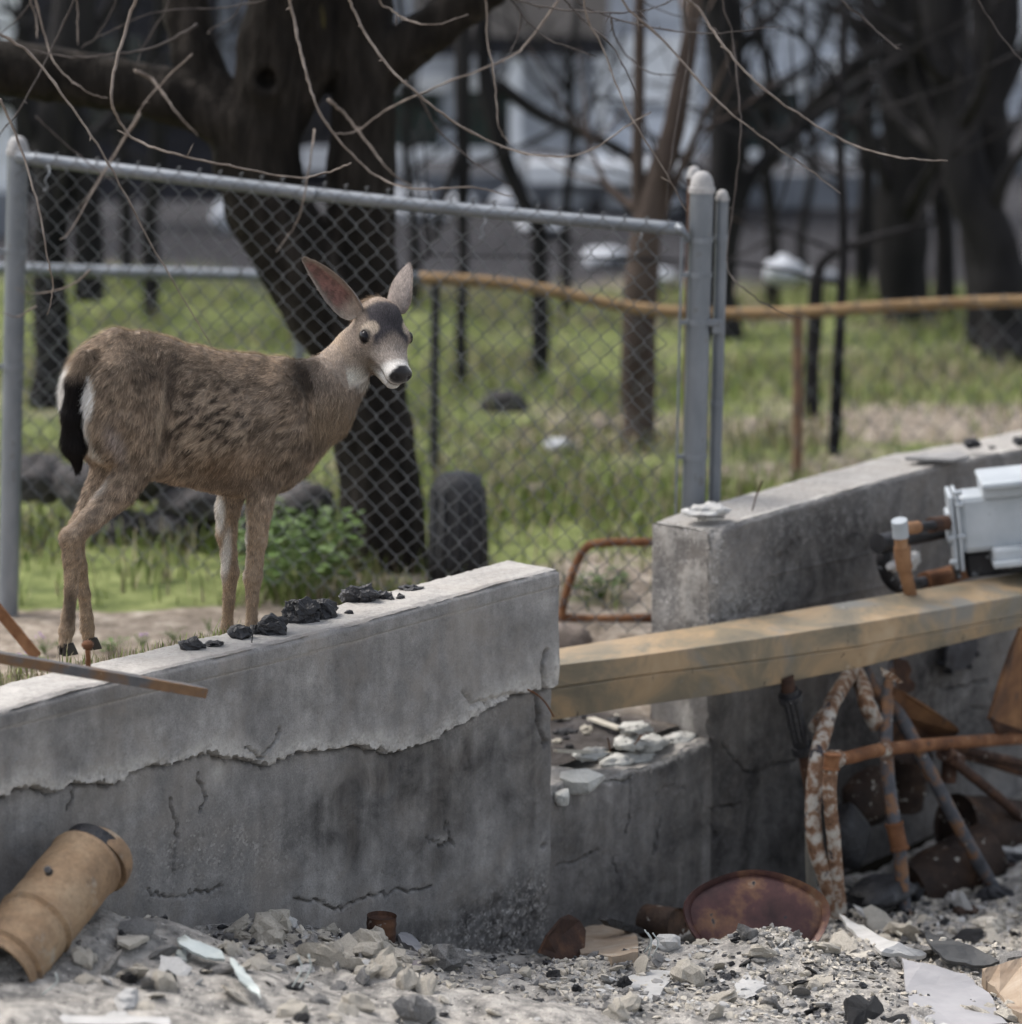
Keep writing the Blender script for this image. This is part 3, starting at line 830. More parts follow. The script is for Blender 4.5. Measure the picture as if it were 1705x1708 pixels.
def build_wall(name, s0, s1, top_fn, zb, off, thick, relief, res, mat, attrs, end_round=.01, label=None, taper=None):
    """height-field wall: front face, rounded arris, top, back; relief(S,Z)-> metres proud of the plane"""
    ns = int((s1 - s0) / res) + 1
    s = np.linspace(s0, s1, ns)
    nz = int((max(top_fn(s)) - zb) / res) + 1
    ntp = int(thick / (res * 1.6)) + 1; nb = 6
    zt = top_fn(s)
    rows = []          # list of (ns,3) in (s, out, z)
    for k in range(nz + 1):
        z = zb + (zt - zb) * k / nz
        S, Z = s, z
        rel = relief(S, Z)
        rd = np.clip((Z - (zt - .014)) / .014, 0, 1)           # worn arris
        wear = .010 * rd ** 2 * (1 + .9 * fbm(np.stack([S * 23, Z * 3, Z * 0], -1), 3))
        rows.append(np.stack([S, rel - wear, Z - .004 * rd], -1))
    for k in range(1, ntp + 1):
        o = -thick * k / ntp
        P3 = np.stack([s * 9, np.full(ns, o * 9), np.zeros(ns)], -1)
        zz = zt + .004 * fbm(P3, 4) + .0022 * fbm(P3 * 7, 3) - .008 * (k == ntp)
        rows.append(np.stack([s, np.full(ns, o) + relief(s, zt) * (1 - k / ntp), zz], -1))
    for k in range(1, nb + 1):
        rows.append(np.stack([s, np.full(ns, -thick - .004), zt - .01 + (zb - zt + .01) * k / nb], -1))
    A = np.array(rows)                                           # (nr, ns, 3)
    nr = len(rows)
    Sx, Ox, Zx = A[..., 0], A[..., 1], A[..., 2]
    V = WA + Sx[..., None] * WU + (Ox + off)[..., None] * WN + Zx[..., None] * np.array([0, 0, 1.0])
    # uneven broken ends
    for col, sg in ((0, -1), (-1, 1)):
        nn = fbm(np.stack([Ox[:, col] * 14, Zx[:, col] * 14, np.full(nr, 3.3 + col)], -1), 4)
        V[:, col] += WU * (nn * end_round)[:, None]
    i, j = np.meshgrid(np.arange(nr - 1), np.arange(ns - 1), indexing='ij')
    F = np.stack([i * ns + j, i * ns + j + 1, (i + 1) * ns + j + 1, (i + 1) * ns + j], -1).reshape(-1, 4)
    Vf = V.reshape(-1, 3)
    at_ = attrs(Sx, Zx, Ox)
    me_parts = [Vf]; Fs = [F]
    # end caps as their own fine grids
    base = len(Vf)
    for col, flip in ((0, True), (ns - 1, False)):
        m = 26; rowsF = np.linspace(0, nz, 60).astype(int)
        front = V[rowsF, col]; fo = Ox[rowsF, col]
        back = WA + Sx[0, col] * WU + (-thick - .004 + off) * WN + np.stack([0 * fo, 0 * fo, Zx[rowsF, col]], -1)
        t = np.linspace(0, 1, m)[None, :, None]
        g = front[:, None] * (1 - t) + back[:, None] * t
        nn = fbm(g * 15, 4) * .012 + fbm(g * 70, 3) * .003
        mask = np.sin(np.pi * np.clip(t[..., 0], 0, 1)) ** .35
        g = g + WU * (nn * mask)[..., None] * (1 if not flip else -1)
        b0 = base; gv = g.reshape(-1, 3); base += len(gv)
        ii, jj = np.meshgrid(np.arange(59), np.arange(m - 1), indexing='ij')
        Q = np.stack([b0 + ii * m + jj, b0 + ii * m + jj + 1, b0 + (ii + 1) * m + jj + 1, b0 + (ii + 1) * m + jj], -1).reshape(-1, 4)
        Fs.append(Q[:, ::-1] if flip else Q)
        me_parts.append(gv)
        q = gv - WA; S2 = q @ WU; Z2 = q[:, 2]
        a2 = attrs(S2, Z2, np.full(len(S2), -.1))
        for kx in at_: at_[kx] = np.concatenate([np.ravel(at_[kx]), np.ravel(a2[kx])])
    Vall = np.concatenate(me_parts); org = WA + WU * s0
    me = mesh_np(name, Vall - org, np.concatenate(Fs), mat)
    for kx in at_: attr_f(me, kx, np.clip(at_[kx], 0, 1))
    me.set_sharp_from_angle(angle=math.radians(50))
    return me, org

# --- left wall: a poured lift over an older base, the upper skin broken off along a ragged line
LTOP = [(0, 1184), (129, 1146), (253, 1117), (400, 1083), (570, 1043), (719, 1001), (824, 973), (919, 948)]
lt = np.array(wpoly(LTOP)); lt = np.vstack([[lt[0, 0] - .8, lt[0, 1]], lt])
S_LEND = WS(919, 1100)[0]
def ltop(s): return np.interp(s, lt[:, 0], lt[:, 1])
RAG = [(-260, 1392), (-120, 1360), (0, 1327), (14, 1313), (56, 1311), (80, 1322), (110, 1301), (131, 1306), (155, 1301), (164, 1305), (197, 1304), (206, 1287), (242, 1276), (265, 1273), (281, 1271), (314, 1261), (340, 1252),
       (372, 1260), (400, 1265), (445, 1274), (470, 1262), (490, 1251), (540, 1247), (594, 1241), (620, 1248), (644, 1255), (699, 1239), (749, 1209), (814, 1179), (849, 1159), (898, 1147), (940, 1138)]
rag = np.array(jag(wpoly(RAG), 4, .0035, 2)); o_ = np.argsort(rag[:, 0]); rag = rag[o_]
def rag_z(s): return np.interp(s, rag[:, 0], rag[:, 1])
ledge = np.array(wpoly([(-200, 1255), (0, 1212), (400, 1114), (570, 1071), (699, 1033), (820, 1003), (919, 976)]))
crk_v = jag(wpoly([(899, 1086), (893, 1105), (897, 1132), (897, 1160), (899, 1190), (905, 1225), (910, 1245)]), 3, .003, 5)
CR_L = [jag(wpoly(p), 4, .004, 20 + i) for i, p in enumerate([
    [(124, 1306), (122, 1330), (114, 1352)], [(284, 1332), (296, 1380), (290, 1440), (292, 1462)], [(330, 1290), (342, 1330), (333, 1355)],
    [(245, 1483), (268, 1496), (300, 1497), (340, 1487), (372, 1478)], [(490, 1500), (530, 1502), (560, 1518), (600, 1500), (655, 1488), (720, 1478)],
    [(712, 1397), (735, 1412), (752, 1402), (758, 1410)], [(745, 1370), (750, 1402)], [(398, 1245), (430, 1262)], [(425, 1262), (450, 1232), (455, 1212)],
    [(760, 1152), (775, 1168), (800, 1172), (835, 1160), (850, 1156)]])]
patch_l = np.array(wpoly([(330, 1290), (352, 1252), (385, 1262), (388, 1290), (360, 1320), (335, 1345)]))
def relief_l(S, Z):
    P3 = np.stack([S * 6, Z * 6, np.zeros_like(S)], -1)
    r = .006 * fbm(P3, 3) + .0022 * fbm(P3 * 6, 3)
    dz = Z - rag_z(S)
    up = sstep(-.003, .003, dz)
    flake = .5 + .5 * fbm(np.stack([S * 11, np.zeros_like(S), np.ones_like(S)], -1), 2)
    thk = .022 + .010 * flake
    bulge = np.exp(-np.clip(dz, 0, 1) / .05) * .008 * fbm(np.stack([S * 30, Z * 30, np.ones_like(S)], -1), 3)
    r = r + up * (thk + bulge)
    r = r - .030 * np.exp(-(np.clip(-dz, 0, 1) / .010) ** 2) * (1 - up)
    lz = Z - np.interp(S, ledge[:, 0], ledge[:, 1])
    r = r + .0045 * sstep(-.002, .003, lz) - .003 * np.exp(-(lz / .003) ** 2)
    cm_ = .35 + .65 * sstep(-.35, .25, fbm(np.stack([S * 9, Z * 9, np.full_like(S, 8.0)], -1), 3))
    for c in CR_L[:-1]: r = r - .020 * np.exp(-(seg_dist(S, Z, c) / .0027) ** 2) * cm_
    r = r - .012 * np.exp(-(seg_dist(S, Z, CR_L[-1]) / .006) ** 2)
    r = r - .045 * np.exp(-(seg_dist(S, Z, crk_v) / (.006 + .004 * fbm(np.stack([Z * 40, S, S], -1), 2))) ** 2)
    lip = WS(913, 1112)
    r = r + .012 * np.exp(-((S - lip[0]) / .018) ** 2 - ((Z - lip[1]) / .055) ** 2)
    # lower right: rough, spalled footing
    a = WS(840, 1560); rg = np.exp(-((S - a[0]) / .22) ** 2 - ((Z - a[1]) / .16) ** 2)
    r = r + rg * .014 * fbm(np.stack([S * 55, Z * 55, np.zeros_like(S)], -1), 4)
    h = WS(908, 1412); r = r - .02 * np.exp(-((S - h[0]) / .012) ** 2 - ((Z - h[1]) / .007) ** 2)
    return r
def attrs_l(S, Z, O):
    dz = Z - rag_z(S)
    lz = np.abs(Z - np.interp(S, ledge[:, 0], ledge[:, 1]))
    nz = fbm(np.stack([S * 8, Z * 8, O * 0 + 2], -1), 4)
    front = (O > -.03)
    pale = .95 * np.exp(-(np.clip(dz, 0, 1) / np.maximum(.042 + .05 * nz, .008)) ** 2) * (dz > -.004) * front
    pale = pale + .45 * np.exp(-(lz / .004) ** 2) * front + .50 * (O <= -.006) * (Z > ltop(S) - .03)  # last term: top face lightened in colour for the sky light on it
    lip = WS(913, 1112); pale = pale + .9 * np.exp(-((S - lip[0]) / .016) ** 2 - ((Z - lip[1]) / .06) ** 2)
    pt = WS(735, 1400); pale = pale + .5 * np.exp(-((S - pt[0]) / .03) ** 2 - ((Z - pt[1]) / .012) ** 2)
    p2 = WS(362, 1290); pale = pale + .55 * np.exp(-((S - p2[0]) / .035) ** 2 - ((Z - p2[1]) / .045) ** 2)
    so = soot(S, Z, [(700, 1270, 130, 60, .55), (600, 1400, 40, 80, .45), (540, 1390, 18, 40, .5), (780, 1330, 90, 60, .35), (720, 1420, 60, 60, .35), (880, 1300, 40, 120, .45), (850, 1560, 110, 80, .9), (700, 1560, 120, 40, .5),
                     (560, 1120, 110, 60, .28), (240, 1180, 50, 30, .35), (850, 1050, 60, 40, .25), (60, 1150, 90, 20, .35), (60, 1420, 70, 40, .3), (480, 1180, 60, 25, .2), (640, 1320, 240, 40, .4), (100, 1180, 120, 22, .3), (330, 1140, 70, 18, .3)], 0.0) * front
    so = so * (1.5 + .8 * nz) * np.where(dz > 0, .75, 1.0) + .14 * (dz < 0) * front
    rg = soot(S, Z, [(840, 1570, 130, 70, 1.0), (300, 1420, 80, 60, .5), (430, 1420, 80, 60, .4), (880, 1500, 40, 50, .6), (780, 1190, 90, 40, .3)], 0) * front
    rg = rg + .5 * np.exp(-(np.clip(dz, 0, 1) / .03) ** 2) * (dz > -.004) * front
    return dict(soot=so, pale=pale, rough=rg)
Z_FLOOR = -1.42
me, org = build_wall('concrete_wall', lt[0, 0] - .1, S_LEND, ltop, Z_FLOOR, 0.0, .185, relief_l, .0055, m_conc_l, attrs_l, .006)
o = obj('concrete_wall', me); o.location = Vector(org)
tag(o, 'grey concrete foundation wall with a ragged horizontal break in its upper skin, deer standing behind', 'wall')

# --- right wall, set a little back: a low broken stretch, then a full-height block with a chipped corner
ROFF = -.035
RTOP = [(1190, 888), (1240, 868), (1369, 832), (1480, 800), (1588, 770), (1703, 751), (1850, 715)]
rt = np.array(wpoly(RTOP, ROFF))
S_RC = WS(1192, 1000, ROFF)[0]
low = np.array(wpoly([(860, 1335), (925, 1312), (960, 1300), (990, 1292), (1020, 1298), (1060, 1285), (1090, 1278), (1130, 1262), (1165, 1240), (1190, 1232), (1205, 1236), (1230, 1262)], ROFF))
low = low[np.argsort(low[:, 0])]
def rtop_hi(s): return np.interp(s, rt[:, 0], rt[:, 1]) + .003 * fbm(np.stack([s * 20, s * 0, s * 0], -1), 3)
def rtop_lo(s): return np.interp(s, low[:, 0], low[:, 1]) + .008 * fbm(np.stack([s * 26, s * 0, s * 0 + 4], -1), 3)
CR_R = [jag(wpoly(p, ROFF), 4, .004, 50 + i) for i, p in enumerate([
    [(1205, 1238), (1220, 1258), (1245, 1285), (1262, 1290), (1290, 1276), (1330, 1268), (1345, 1255)], [(1055, 1300), (1052, 1350), (1048, 1392)], [(1105, 1360), (1098, 1395), (1090, 1425)],
    [(1170, 1325), (1178, 1350), (1200, 1345), (1235, 1340)], [(1185, 1375), (1195, 1395)], [(985, 1290), (1010, 1302), (1045, 1305), (1062, 1290)], [(1095, 1325), (1120, 1310), (1145, 1316)],
    [(930, 1445), (965, 1438), (985, 1425), (1000, 1420)], [(1025, 1430), (1030, 1455)], [(1560, 1145), (1590, 1150), (1640, 1135), (1690, 1118)], [(1600, 1190), (1640, 1180)]])]
def chip(S, Z):            # knocked-off top corner of the block
    e = S - S_RC; t = rtop_hi(S) - Z
    n = fbm(np.stack([S * 22, Z * 22, np.ones_like(S)], -1), 4)
    return sstep(.075, .02, e + t * .75 + .03 * n)
def relief_r(S, Z):
    P3 = np.stack([S * 7, Z * 7, np.full_like(S, 5.0)], -1)
    r = .007 * fbm(P3, 3) + .003 * fbm(P3 * 7, 3)
    cm_ = .35 + .65 * sstep(-.35, .25, fbm(np.stack([S * 9, Z * 9, np.full_like(S, 8.0)], -1), 3))
    for c in CR_R: r = r - .024 * np.exp(-(seg_dist(S, Z, c) / .0028) ** 2) * cm_
    hi = (S > S_RC)
    edge = np.exp(-((S - S_RC) / .016) ** 2) * (Z > WS(1190, 1230, ROFF)[1])
    r = r - edge * (.016 + .016 * fbm(np.stack([S * 45, Z * 45, np.ones_like(S)], -1), 3))
    r = r - .045 * chip(S, Z) * (1 + .6 * fbm(np.stack([S * 60, Z * 60, np.ones_like(S)], -1), 4)) * hi
    hc_ = WS(1235, 1020, ROFF); rg = np.exp(-((S - hc_[0]) / .09) ** 2 - ((Z - hc_[1]) / .06) ** 2)
    r = r - rg * (.008 + .012 * fbm(np.stack([S * 80, Z * 80, np.ones_like(S)], -1), 4))
    for (x, y, a) in ((1300, 930, .010), (1330, 900, .008), (1195, 1395, .02), (1410, 980, .006)):
        q = WS(x, y, ROFF); r = r - a * np.exp(-((S - q[0]) / .012) ** 2 - ((Z - q[1]) / .012) ** 2)
    r = r - .016 * np.exp(-(np.clip(rtop_lo(S) - Z, 0, 1) / .03) ** 2) * (~hi) * (.6 + fbm(np.stack([S * 40, Z * 40, np.ones_like(S)], -1), 3))
    for (xa, ya, xb, yb) in ((1330, 1010, 1600, 945), (1280, 960, 1480, 915)):      # form board lines
        a, b2 = WS(xa, ya, ROFF), WS(xb, yb, ROFF)
        lz = Z - (a[1] + (S - a[0]) * (b2[1] - a[1]) / (b2[0] - a[0])); r = r + .004 * np.exp(-(lz / .004) ** 2) * (S > a[0]) * (S < b2[0])
    return r
def attrs_r(S, Z, O):
    front = (O > -.03); hi = S > S_RC - .004
    top = np.where(hi, rtop_hi(S), rtop_lo(S))
    nz = fbm(np.stack([S * 8, Z * 8, O * 0 + 7], -1), 4)
    pale = .55 * (O <= -.008) * (Z > top - .03) + .7 * chip(S, Z) * hi * front  # first term: light from above painted into the top faces
    pale = pale + .45 * np.exp(-((S - S_RC) / .02) ** 2) * front * hi * (Z > -.45)
    pale = pale + .55 * np.exp(-(np.clip(top - Z, 0, 1) / (.010 + .008 * nz)) ** 2) * front * sstep(-.1, .3, nz)
    ww = WS(1225, 1000, ROFF); pale = pale + .5 * np.exp(-((S - ww[0]) / .05) ** 2 - ((Z - ww[1]) / .08) ** 2) * front
    so = soot(S, Z, [(1350, 930, 75, 75, .8), (1430, 900, 90, 60, .3), (1345, 1010, 70, 40, .6), (1330, 1380, 80, 120, 1.0), (1240, 1480, 120, 50, .55), (1050, 1500, 140, 70, .55), (1150, 1400, 120, 90, .35),
                     (960, 1400, 60, 40, .35), (1130, 1270, 60, 25, .5), (1150, 1210, 50, 18, .9), (1500, 1250, 120, 80, .45), (1600, 1075, 60, 35, .5), (1430, 1380, 90, 140, .8), (1620, 900, 80, 60, .3), (1450, 1240, 160, 110, .6), (1600, 1230, 120, 90, .45), (1260, 1300, 90, 120, .45)], ROFF) * (1.5 + .9 * nz) + .12
    so = so * np.where(front, 1.0, .35)
    rg = chip(S, Z) * hi + np.exp(-((S - S_RC) / .05) ** 2) * hi * (Z > -.42) * .9 + soot(S, Z, [(1240, 1020, 60, 40, 1.0), (1430, 860, 180, 60, .35), (1560, 1180, 100, 60, .3)], ROFF)
    return dict(soot=so, pale=pale, rough=rg * np.where(front, 1, .5) + .12)
rwall = empty('concrete_wall', WA + WU * S_RC, 'sooty concrete foundation wall with a chipped corner behind the tan metal beam', 'wall')
for (nm, a, b2, tf, th_, en) in (('low_wall', S_LEND - .25, S_RC + .0, rtop_lo, .26, .004), ('wall_block', S_RC, rt[-1, 0], rtop_hi, .255, .008)):
    me, org = build_wall(nm, a, b2, tf, Z_FLOOR, ROFF - (.002 if nm == 'low_wall' else 0), th_, relief_r, .0055 if nm == 'wall_block' else .006, m_conc_r, attrs_r, en)
    o = obj(nm, me, rwall); o.location = Vector(org) - rwall.location

# ------------------------------------------------------------------ ground
def wall_coord(x, y):
    q = np.stack([x - WA[0], y - WA[1]], -1)
    return q @ WU[:2], -(q @ WN[:2])           # along the wall, depth behind its front plane
RC = []                                          # rubble surface control points
for (px, py, Y) in [(40, 1560, 8.25), (170, 1530, 8.42), (250, 1540, 8.55), (300, 1560, 8.68), (370, 1568, 8.82), (470, 1548, 8.98), (560, 1560, 9.15), (640, 1580, 9.3), (720, 1605, 9.45), (860, 1618, 9.75), (960, 1610, 9.85),
                    (0, 1708, 7.55), (200, 1708, 7.65), (450, 1708, 7.9), (852, 1708, 8.3), (1200, 1708, 8.55), (1500, 1708, 8.75), (1705, 1708, 8.9), (300, 1620, 8.2), (600, 1640, 8.55), (852, 1650, 8.9), (1050, 1630, 9.15),
                    (1150, 1600, 9.35), (1300, 1570, 9.45), (1430, 1575, 9.6), (1540, 1585, 9.65), (1640, 1600, 9.6), (1720, 1600, 9.6), (1100, 1590, 9.85), (1300, 1600, 10.0), (1420, 1580, 10.2), (1560, 1590, 10.2), (1680, 1620, 10.1)]:
    RC.append(P(px, py, Y))
for (px, py, of) in [(940, 1600, .05), (1000, 1575, .05), (1080, 1558, .05), (1150, 1540, .05), (1230, 1515, .05), (1320, 1490, .05), (1400, 1480, .05), (1480, 1465, .05), (1560, 1415, .05), (1650, 1350, .05), (1740, 1300, .05), (1850, 1260, .05),
                     (1320, 1545, .45), (1420, 1535, .5), (1500, 1520, .5), (1580, 1490, .45), (1660, 1430, .45), (1740, 1380, .45), (1480, 1570, .8), (1580, 1560, .8), (1680, 1540, .8)]:
    RC.append(W(px, py, of))
RC = np.array(RC)
def rubble_z(x, y):
    x = np.asarray(x, float); y = np.asarray(y, float); sh = x.shape; x, y = x.ravel(), y.ravel()
    d2 = (x[:, None] - RC[None, :, 0]) ** 2 + (y[:, None] - RC[None, :, 1]) ** 2 + 1e-4
    w = d2 ** -1.6
    z = (w * RC[None, :, 2]).sum(1) / w.sum(1)
    p = np.stack([x, y, x * 0], -1)
    z = z + .030 * fbm(p * 4.2, 3) + .016 * fbm(p * 17, 3)
    return z.reshape(sh)
def ground_z(x, y):
    s, t = wall_coord(x, y)
    p = np.stack([x, y, x * 0], -1)
    z = -.028 - .03 * sstep(.15, .4, t) * sstep(.3, 1.2, s) - .50 * sstep(.25, 1.55, t) - .03 * sstep(1.5, 4, t)
    lowr = sstep(1.45, 2.2, s) * sstep(6.0, 2.5, t)
    z = z * (1 - lowr) + (-.60 + .03 * sstep(.5, 2.5, t)) * lowr
    z = z - .10 * sstep(.35, 1.0, s) * sstep(.2, .5, t) * (t < 9) * (1 - lowr)
    # the gap: soil spills down to the low stretch of wall
    g0, g1 = S_LEND - .05, S_RC + .05
    gap = sstep(g0 - .12, g0, s) * sstep(g1 + .5, g1 + .3, s) * sstep(1.7, 1.2, t)
    z = z * (1 - gap) + (-.735 + .03 * t + .12 * sstep(.55, 1.3, t)) * gap
    z = z + (.012 * fbm(p * 5, 3) + .006 * fbm(p * 22, 2)) * sstep(.1, .5, t) + .04 * fbm(p * .6, 3) * sstep(1.5, 5, t)
    z = z + .012 * np.clip(y - 22, 0, 400)
    return z
# sheet behind the wall, reaching to the horizon
m_ground, nt, b = new_mat('ground_soil_grass')
v = coords(nt, kind='Object')
gn2 = noise(nt, v, 1.7, 5, .65)
soil = ramp(nt, noise(nt, v, 9, 4, .7), [(.3, (.09, .075, .06)), (.5, (.24, .20, .16)), (.7, (.40, .355, .30))])
grs = ramp(nt, noise(nt, v, 5, 4, .7), [(.3, (.06, .078, .030)), (.5, (.14, .165, .060)), (.72, (.25, .275, .115))])
msk = nd(nt, 'ShaderNodeAttribute', attribute_name='grass')
mm = nd(nt, 'ShaderNodeMath', operation='ADD'); nt.links.new(msk.outputs['Fac'], mm.inputs[0])
m2 = nd(nt, 'ShaderNodeMath', operation='SUBTRACT'); nt.links.new(gn2, m2.inputs[0]); m2.inputs[1].default_value = .5
m3 = nd(nt, 'ShaderNodeMath', operation='MULTIPLY'); nt.links.new(m2.outputs[0], m3.inputs[0]); m3.inputs[1].default_value = 1.6
nt.links.new(m3.outputs[0], mm.inputs[1])
c = mixc(nt, ramp(nt, mm.outputs[0], [(.35, 0.0), (.65, 1.0)]), soil, grs)
brn = nd(nt, 'ShaderNodeAttribute', attribute_name='char')
c = mixc(nt, brn.outputs['Fac'], c, ramp(nt, noise(nt, v, 14, 3, .7), [(.3, (.014, .014, .016)), (.55, (.045, .044, .048)), (.8, (.15, .15, .16))]))
nt.links.new(c, b.inputs['Base Color']); b.inputs['Roughness'].default_value = .95; b.inputs['Specular IOR Level'].default_value = .1
bump(nt, b, noise(nt, v, 40, 3, .75), .8, .02)
def nonuni(stops):
    out = []
    for (a, b2, st) in stops: out.append(np.arange(a, b2, st))
    return np.unique(np.concatenate(out))
tt = np.concatenate([np.arange(.18, 1.7, .025), np.arange(1.7, 6, .09), np.arange(6, 20, .4), [22, 26, 34, 50, 90, 200, 600, 1500]])
ss = np.concatenate([[-1500, -600, -200, -80, -40, -20, -10], np.arange(-5, -1.0, .2), np.arange(-1.0, 4.6, .025), np.arange(4.6, 16, .3), [18, 24, 40, 80, 200, 600, 1500]])
S_, T_ = np.meshgrid(ss, tt, indexing='ij')
XY = WA[:2] + S_[..., None] * WU[:2] - T_[..., None] * WN[:2]
Zg = ground_z(XY[..., 0], XY[..., 1])
V = np.concatenate([XY, Zg[..., None]], -1).reshape(-1, 3)
n1_, n2_ = S_.shape
i, j = np.meshgrid(np.arange(n1_ - 1), np.arange(n2_ - 1), indexing='ij')
F = np.stack([i * n2_ + j, (i + 1) * n2_ + j, (i + 1) * n2_ + j + 1, i * n2_ + j + 1], -1).reshape(-1, 4)
me = mesh_np('ground', V, F, m_ground)
ppx, ppy = project(V + np.array([0, 0, 0]))
sV, tV = wall_coord(V[:, 0], V[:, 1])
nzg = fbm(V * np.array([.8, .8, 0]) + 3, 3)
gr = .50 + .32 * sstep(1.6, 3.0, tV) + .55 * nzg + .35 * fbm(V * np.array([2.2, 2.2, 0]) + 9, 3)
gr = gr - 1.6 * sstep(.30, .42, tV + .1 * nzg) * sstep(2.3, 1.9, tV + .3 * nzg) * sstep(4.2, 3.2, sV)               # bare gravel strip by the fence
gr = gr - .75 * (sstep(S_LEND - .1, S_LEND + .05, sV) * sstep(1.3, .7, tV))
gr = gr - .8 * np.exp(-((V[:, 1] - 16.4) / .55) ** 2) * sstep(.3, 1.2, V[:, 0]) * (.7 + .8 * nzg)
gr = gr - .9 * sstep(22.0, 23.5, V[:, 1] + 1.5 * nzg)
vY = V[:, 1]; gr = gr - 2.0 * sstep(12.25, 12.0, vY + .25 * nzg) * (tV > .36 + .1 * nzg) * sstep(1.3, .8, V[:, 0])
ch = .85 * (sstep(S_LEND - .12, S_LEND + .02, sV) * sstep(S_RC + .15, S_RC - .1, sV) * sstep(.9, .5, tV)) + sstep(21.6, 22.8, V[:, 1] + 1.2 * nzg)
attr_f(me, 'grass', np.clip(gr, 0, 1.2)); attr_f(me, 'char', np.clip(ch, 0, 1))
o = obj('ground', me); tag(o, kind='structure')
# floor of the burnt-out house in front of the wall: heaped ash
m_ash = simple('ash_floor', [(.25, (.07, .066, .062)), (.42, (.22, .21, .195)), (.58, (.40, .375, .34)), (.8, (.56, .53, .48))], 16, .95, detail=5, bscale=90, bstr=.9, bdist=.012, rand=False,
               spots=[(30, .62, (.035, .033, .033)), (55, .63, (.55, .52, .47))], spec=.1)
xs = np.concatenate([[-60, -25, -10, -5], np.arange(-2.6, 3.6, .018), [5, 10, 25, 60]]); 
tf = np.concatenate([-np.arange(-.02, 3.4, .018)[::-1], []]); tf = np.concatenate([[-60, -25, -10, -6, -4.5], tf])
S_, T_ = np.meshgrid(xs + 1.0, tf, indexing='ij')
XY = WA[:2] + S_[..., None] * WU[:2] - T_[..., None] * WN[:2]
def rz_chunk(x, y):
    out = np.empty(x.size); xr, yr = x.ravel(), y.ravel()
    for k in range(0, x.size, 20000): out[k:k + 20000] = rubble_z(xr[k:k + 20000], yr[k:k + 20000])
    return out.reshape(x.shape)
Zr = rz_chunk(XY[..., 0], XY[..., 1])
V = np.concatenate([XY, Zr[..., None]], -1).reshape(-1, 3)
n1_, n2_ = S_.shape
i, j = np.meshgrid(np.arange(n1_ - 1), np.arange(n2_ - 1), indexing='ij')
F = np.stack([i * n2_ + j, (i + 1) * n2_ + j, (i + 1) * n2_ + j + 1, i * n2_ + j + 1], -1).reshape(-1, 4)
o = obj('rubble_ground', mesh_np('rubble_ground', V, F, m_ash)); tag(o, kind='structure')
# ------------------------------------------------------------------ metals and woods
m_galv = simple('galvanised_steel', [(.3, (.14, .155, .172)), (.55, (.21, .228, .25)), (.8, (.31, .33, .352))], 5, .48, .5, stretch=(1, 1, .4), bscale=90, bstr=.12, spots=(40, .66, (.16, .165, .17)))
m_galv_d = simple('weathered_wire', [(.3, (.075, .08, .084)), (.7, (.165, .172, .178))], 12, .55, .4, bstr=.1)
m_rust = simple('rust', [(.25, (.055, .024, .014)), (.5, (.17, .075, .034)), (.75, (.33, .17, .085))], 9, .85, .1, spots=[(22, .64, (.06, .045, .04)), (60, .67, (.36, .28, .22))], bscale=130, bstr=.5)
m_rust_d = simple('dark_rust', [(.25, (.018, .013, .012)), (.5, (.060, .032, .022)), (.75, (.15, .075, .040))], 9, .8, .15, spots=[(26, .64, (.20, .17, .15))], bscale=130, bstr=.5)
m_rustpale = simple('flaking_pipe', [(.30, (.10, .055, .034)), (.47, (.22, .125, .075)), (.56, (.40, .36, .31)), (.75, (.52, .49, .44))], 26, .9, .05, spots=[(18, .62, (.050, .046, .052))], bscale=120, bstr=.8, bdist=.006)
m_pipegrey = simple('scorched_pipe', [(.30, (.045, .046, .052)), (.5, (.085, .088, .098)), (.60, (.19, .105, .060)), (.72, (.26, .14, .075))], 14, .7, .2, spots=[(42, .66, (.45, .42, .38))], bscale=110, bstr=.4)
m_rustrail = simple('tan_rusted_pipe', [(.3, (.17, .105, .050)), (.6, (.30, .20, .105)), (.8, (.36, .29, .20))], 4, .8, .1, bstr=.2)
m_bark = simple('tree_bark', [(.25, (.006, .0055, .005)), (.5, (.018, .0155, .013)), (.75, (.042, .036, .031))], 14, .95, stretch=(1, 1, .22), bscale=38, bstr=.9, bdist=.02, spots=(6, .72, (.10, .085, .03)), rand=False, spec=.1)
m_bark_lo = m_bark
m_barkfar = simple('far_bark', [(.3, (.010, .010, .011)), (.7, (.034, .032, .033))], 6, .95, stretch=(1, 1, .3), bstr=.6, bdist=.02, spec=.1)
m_twig = simple('twig_bark', [(.3, (.12, .095, .078)), (.7, (.27, .23, .20))], 20, .85, bstr=.3)
m_twig_d = simple('dark_twig_bark', [(.3, (.040, .034, .031)), (.7, (.10, .085, .078))], 20, .85, bstr=.3)
m_black = simple('charcoal', [(.3, (.008, .008, .009)), (.6, (.022, .022, .025)), (.85, (.07, .07, .078))], 20, .55, bscale=60, bstr=.9, bdist=.01, spec=.5)

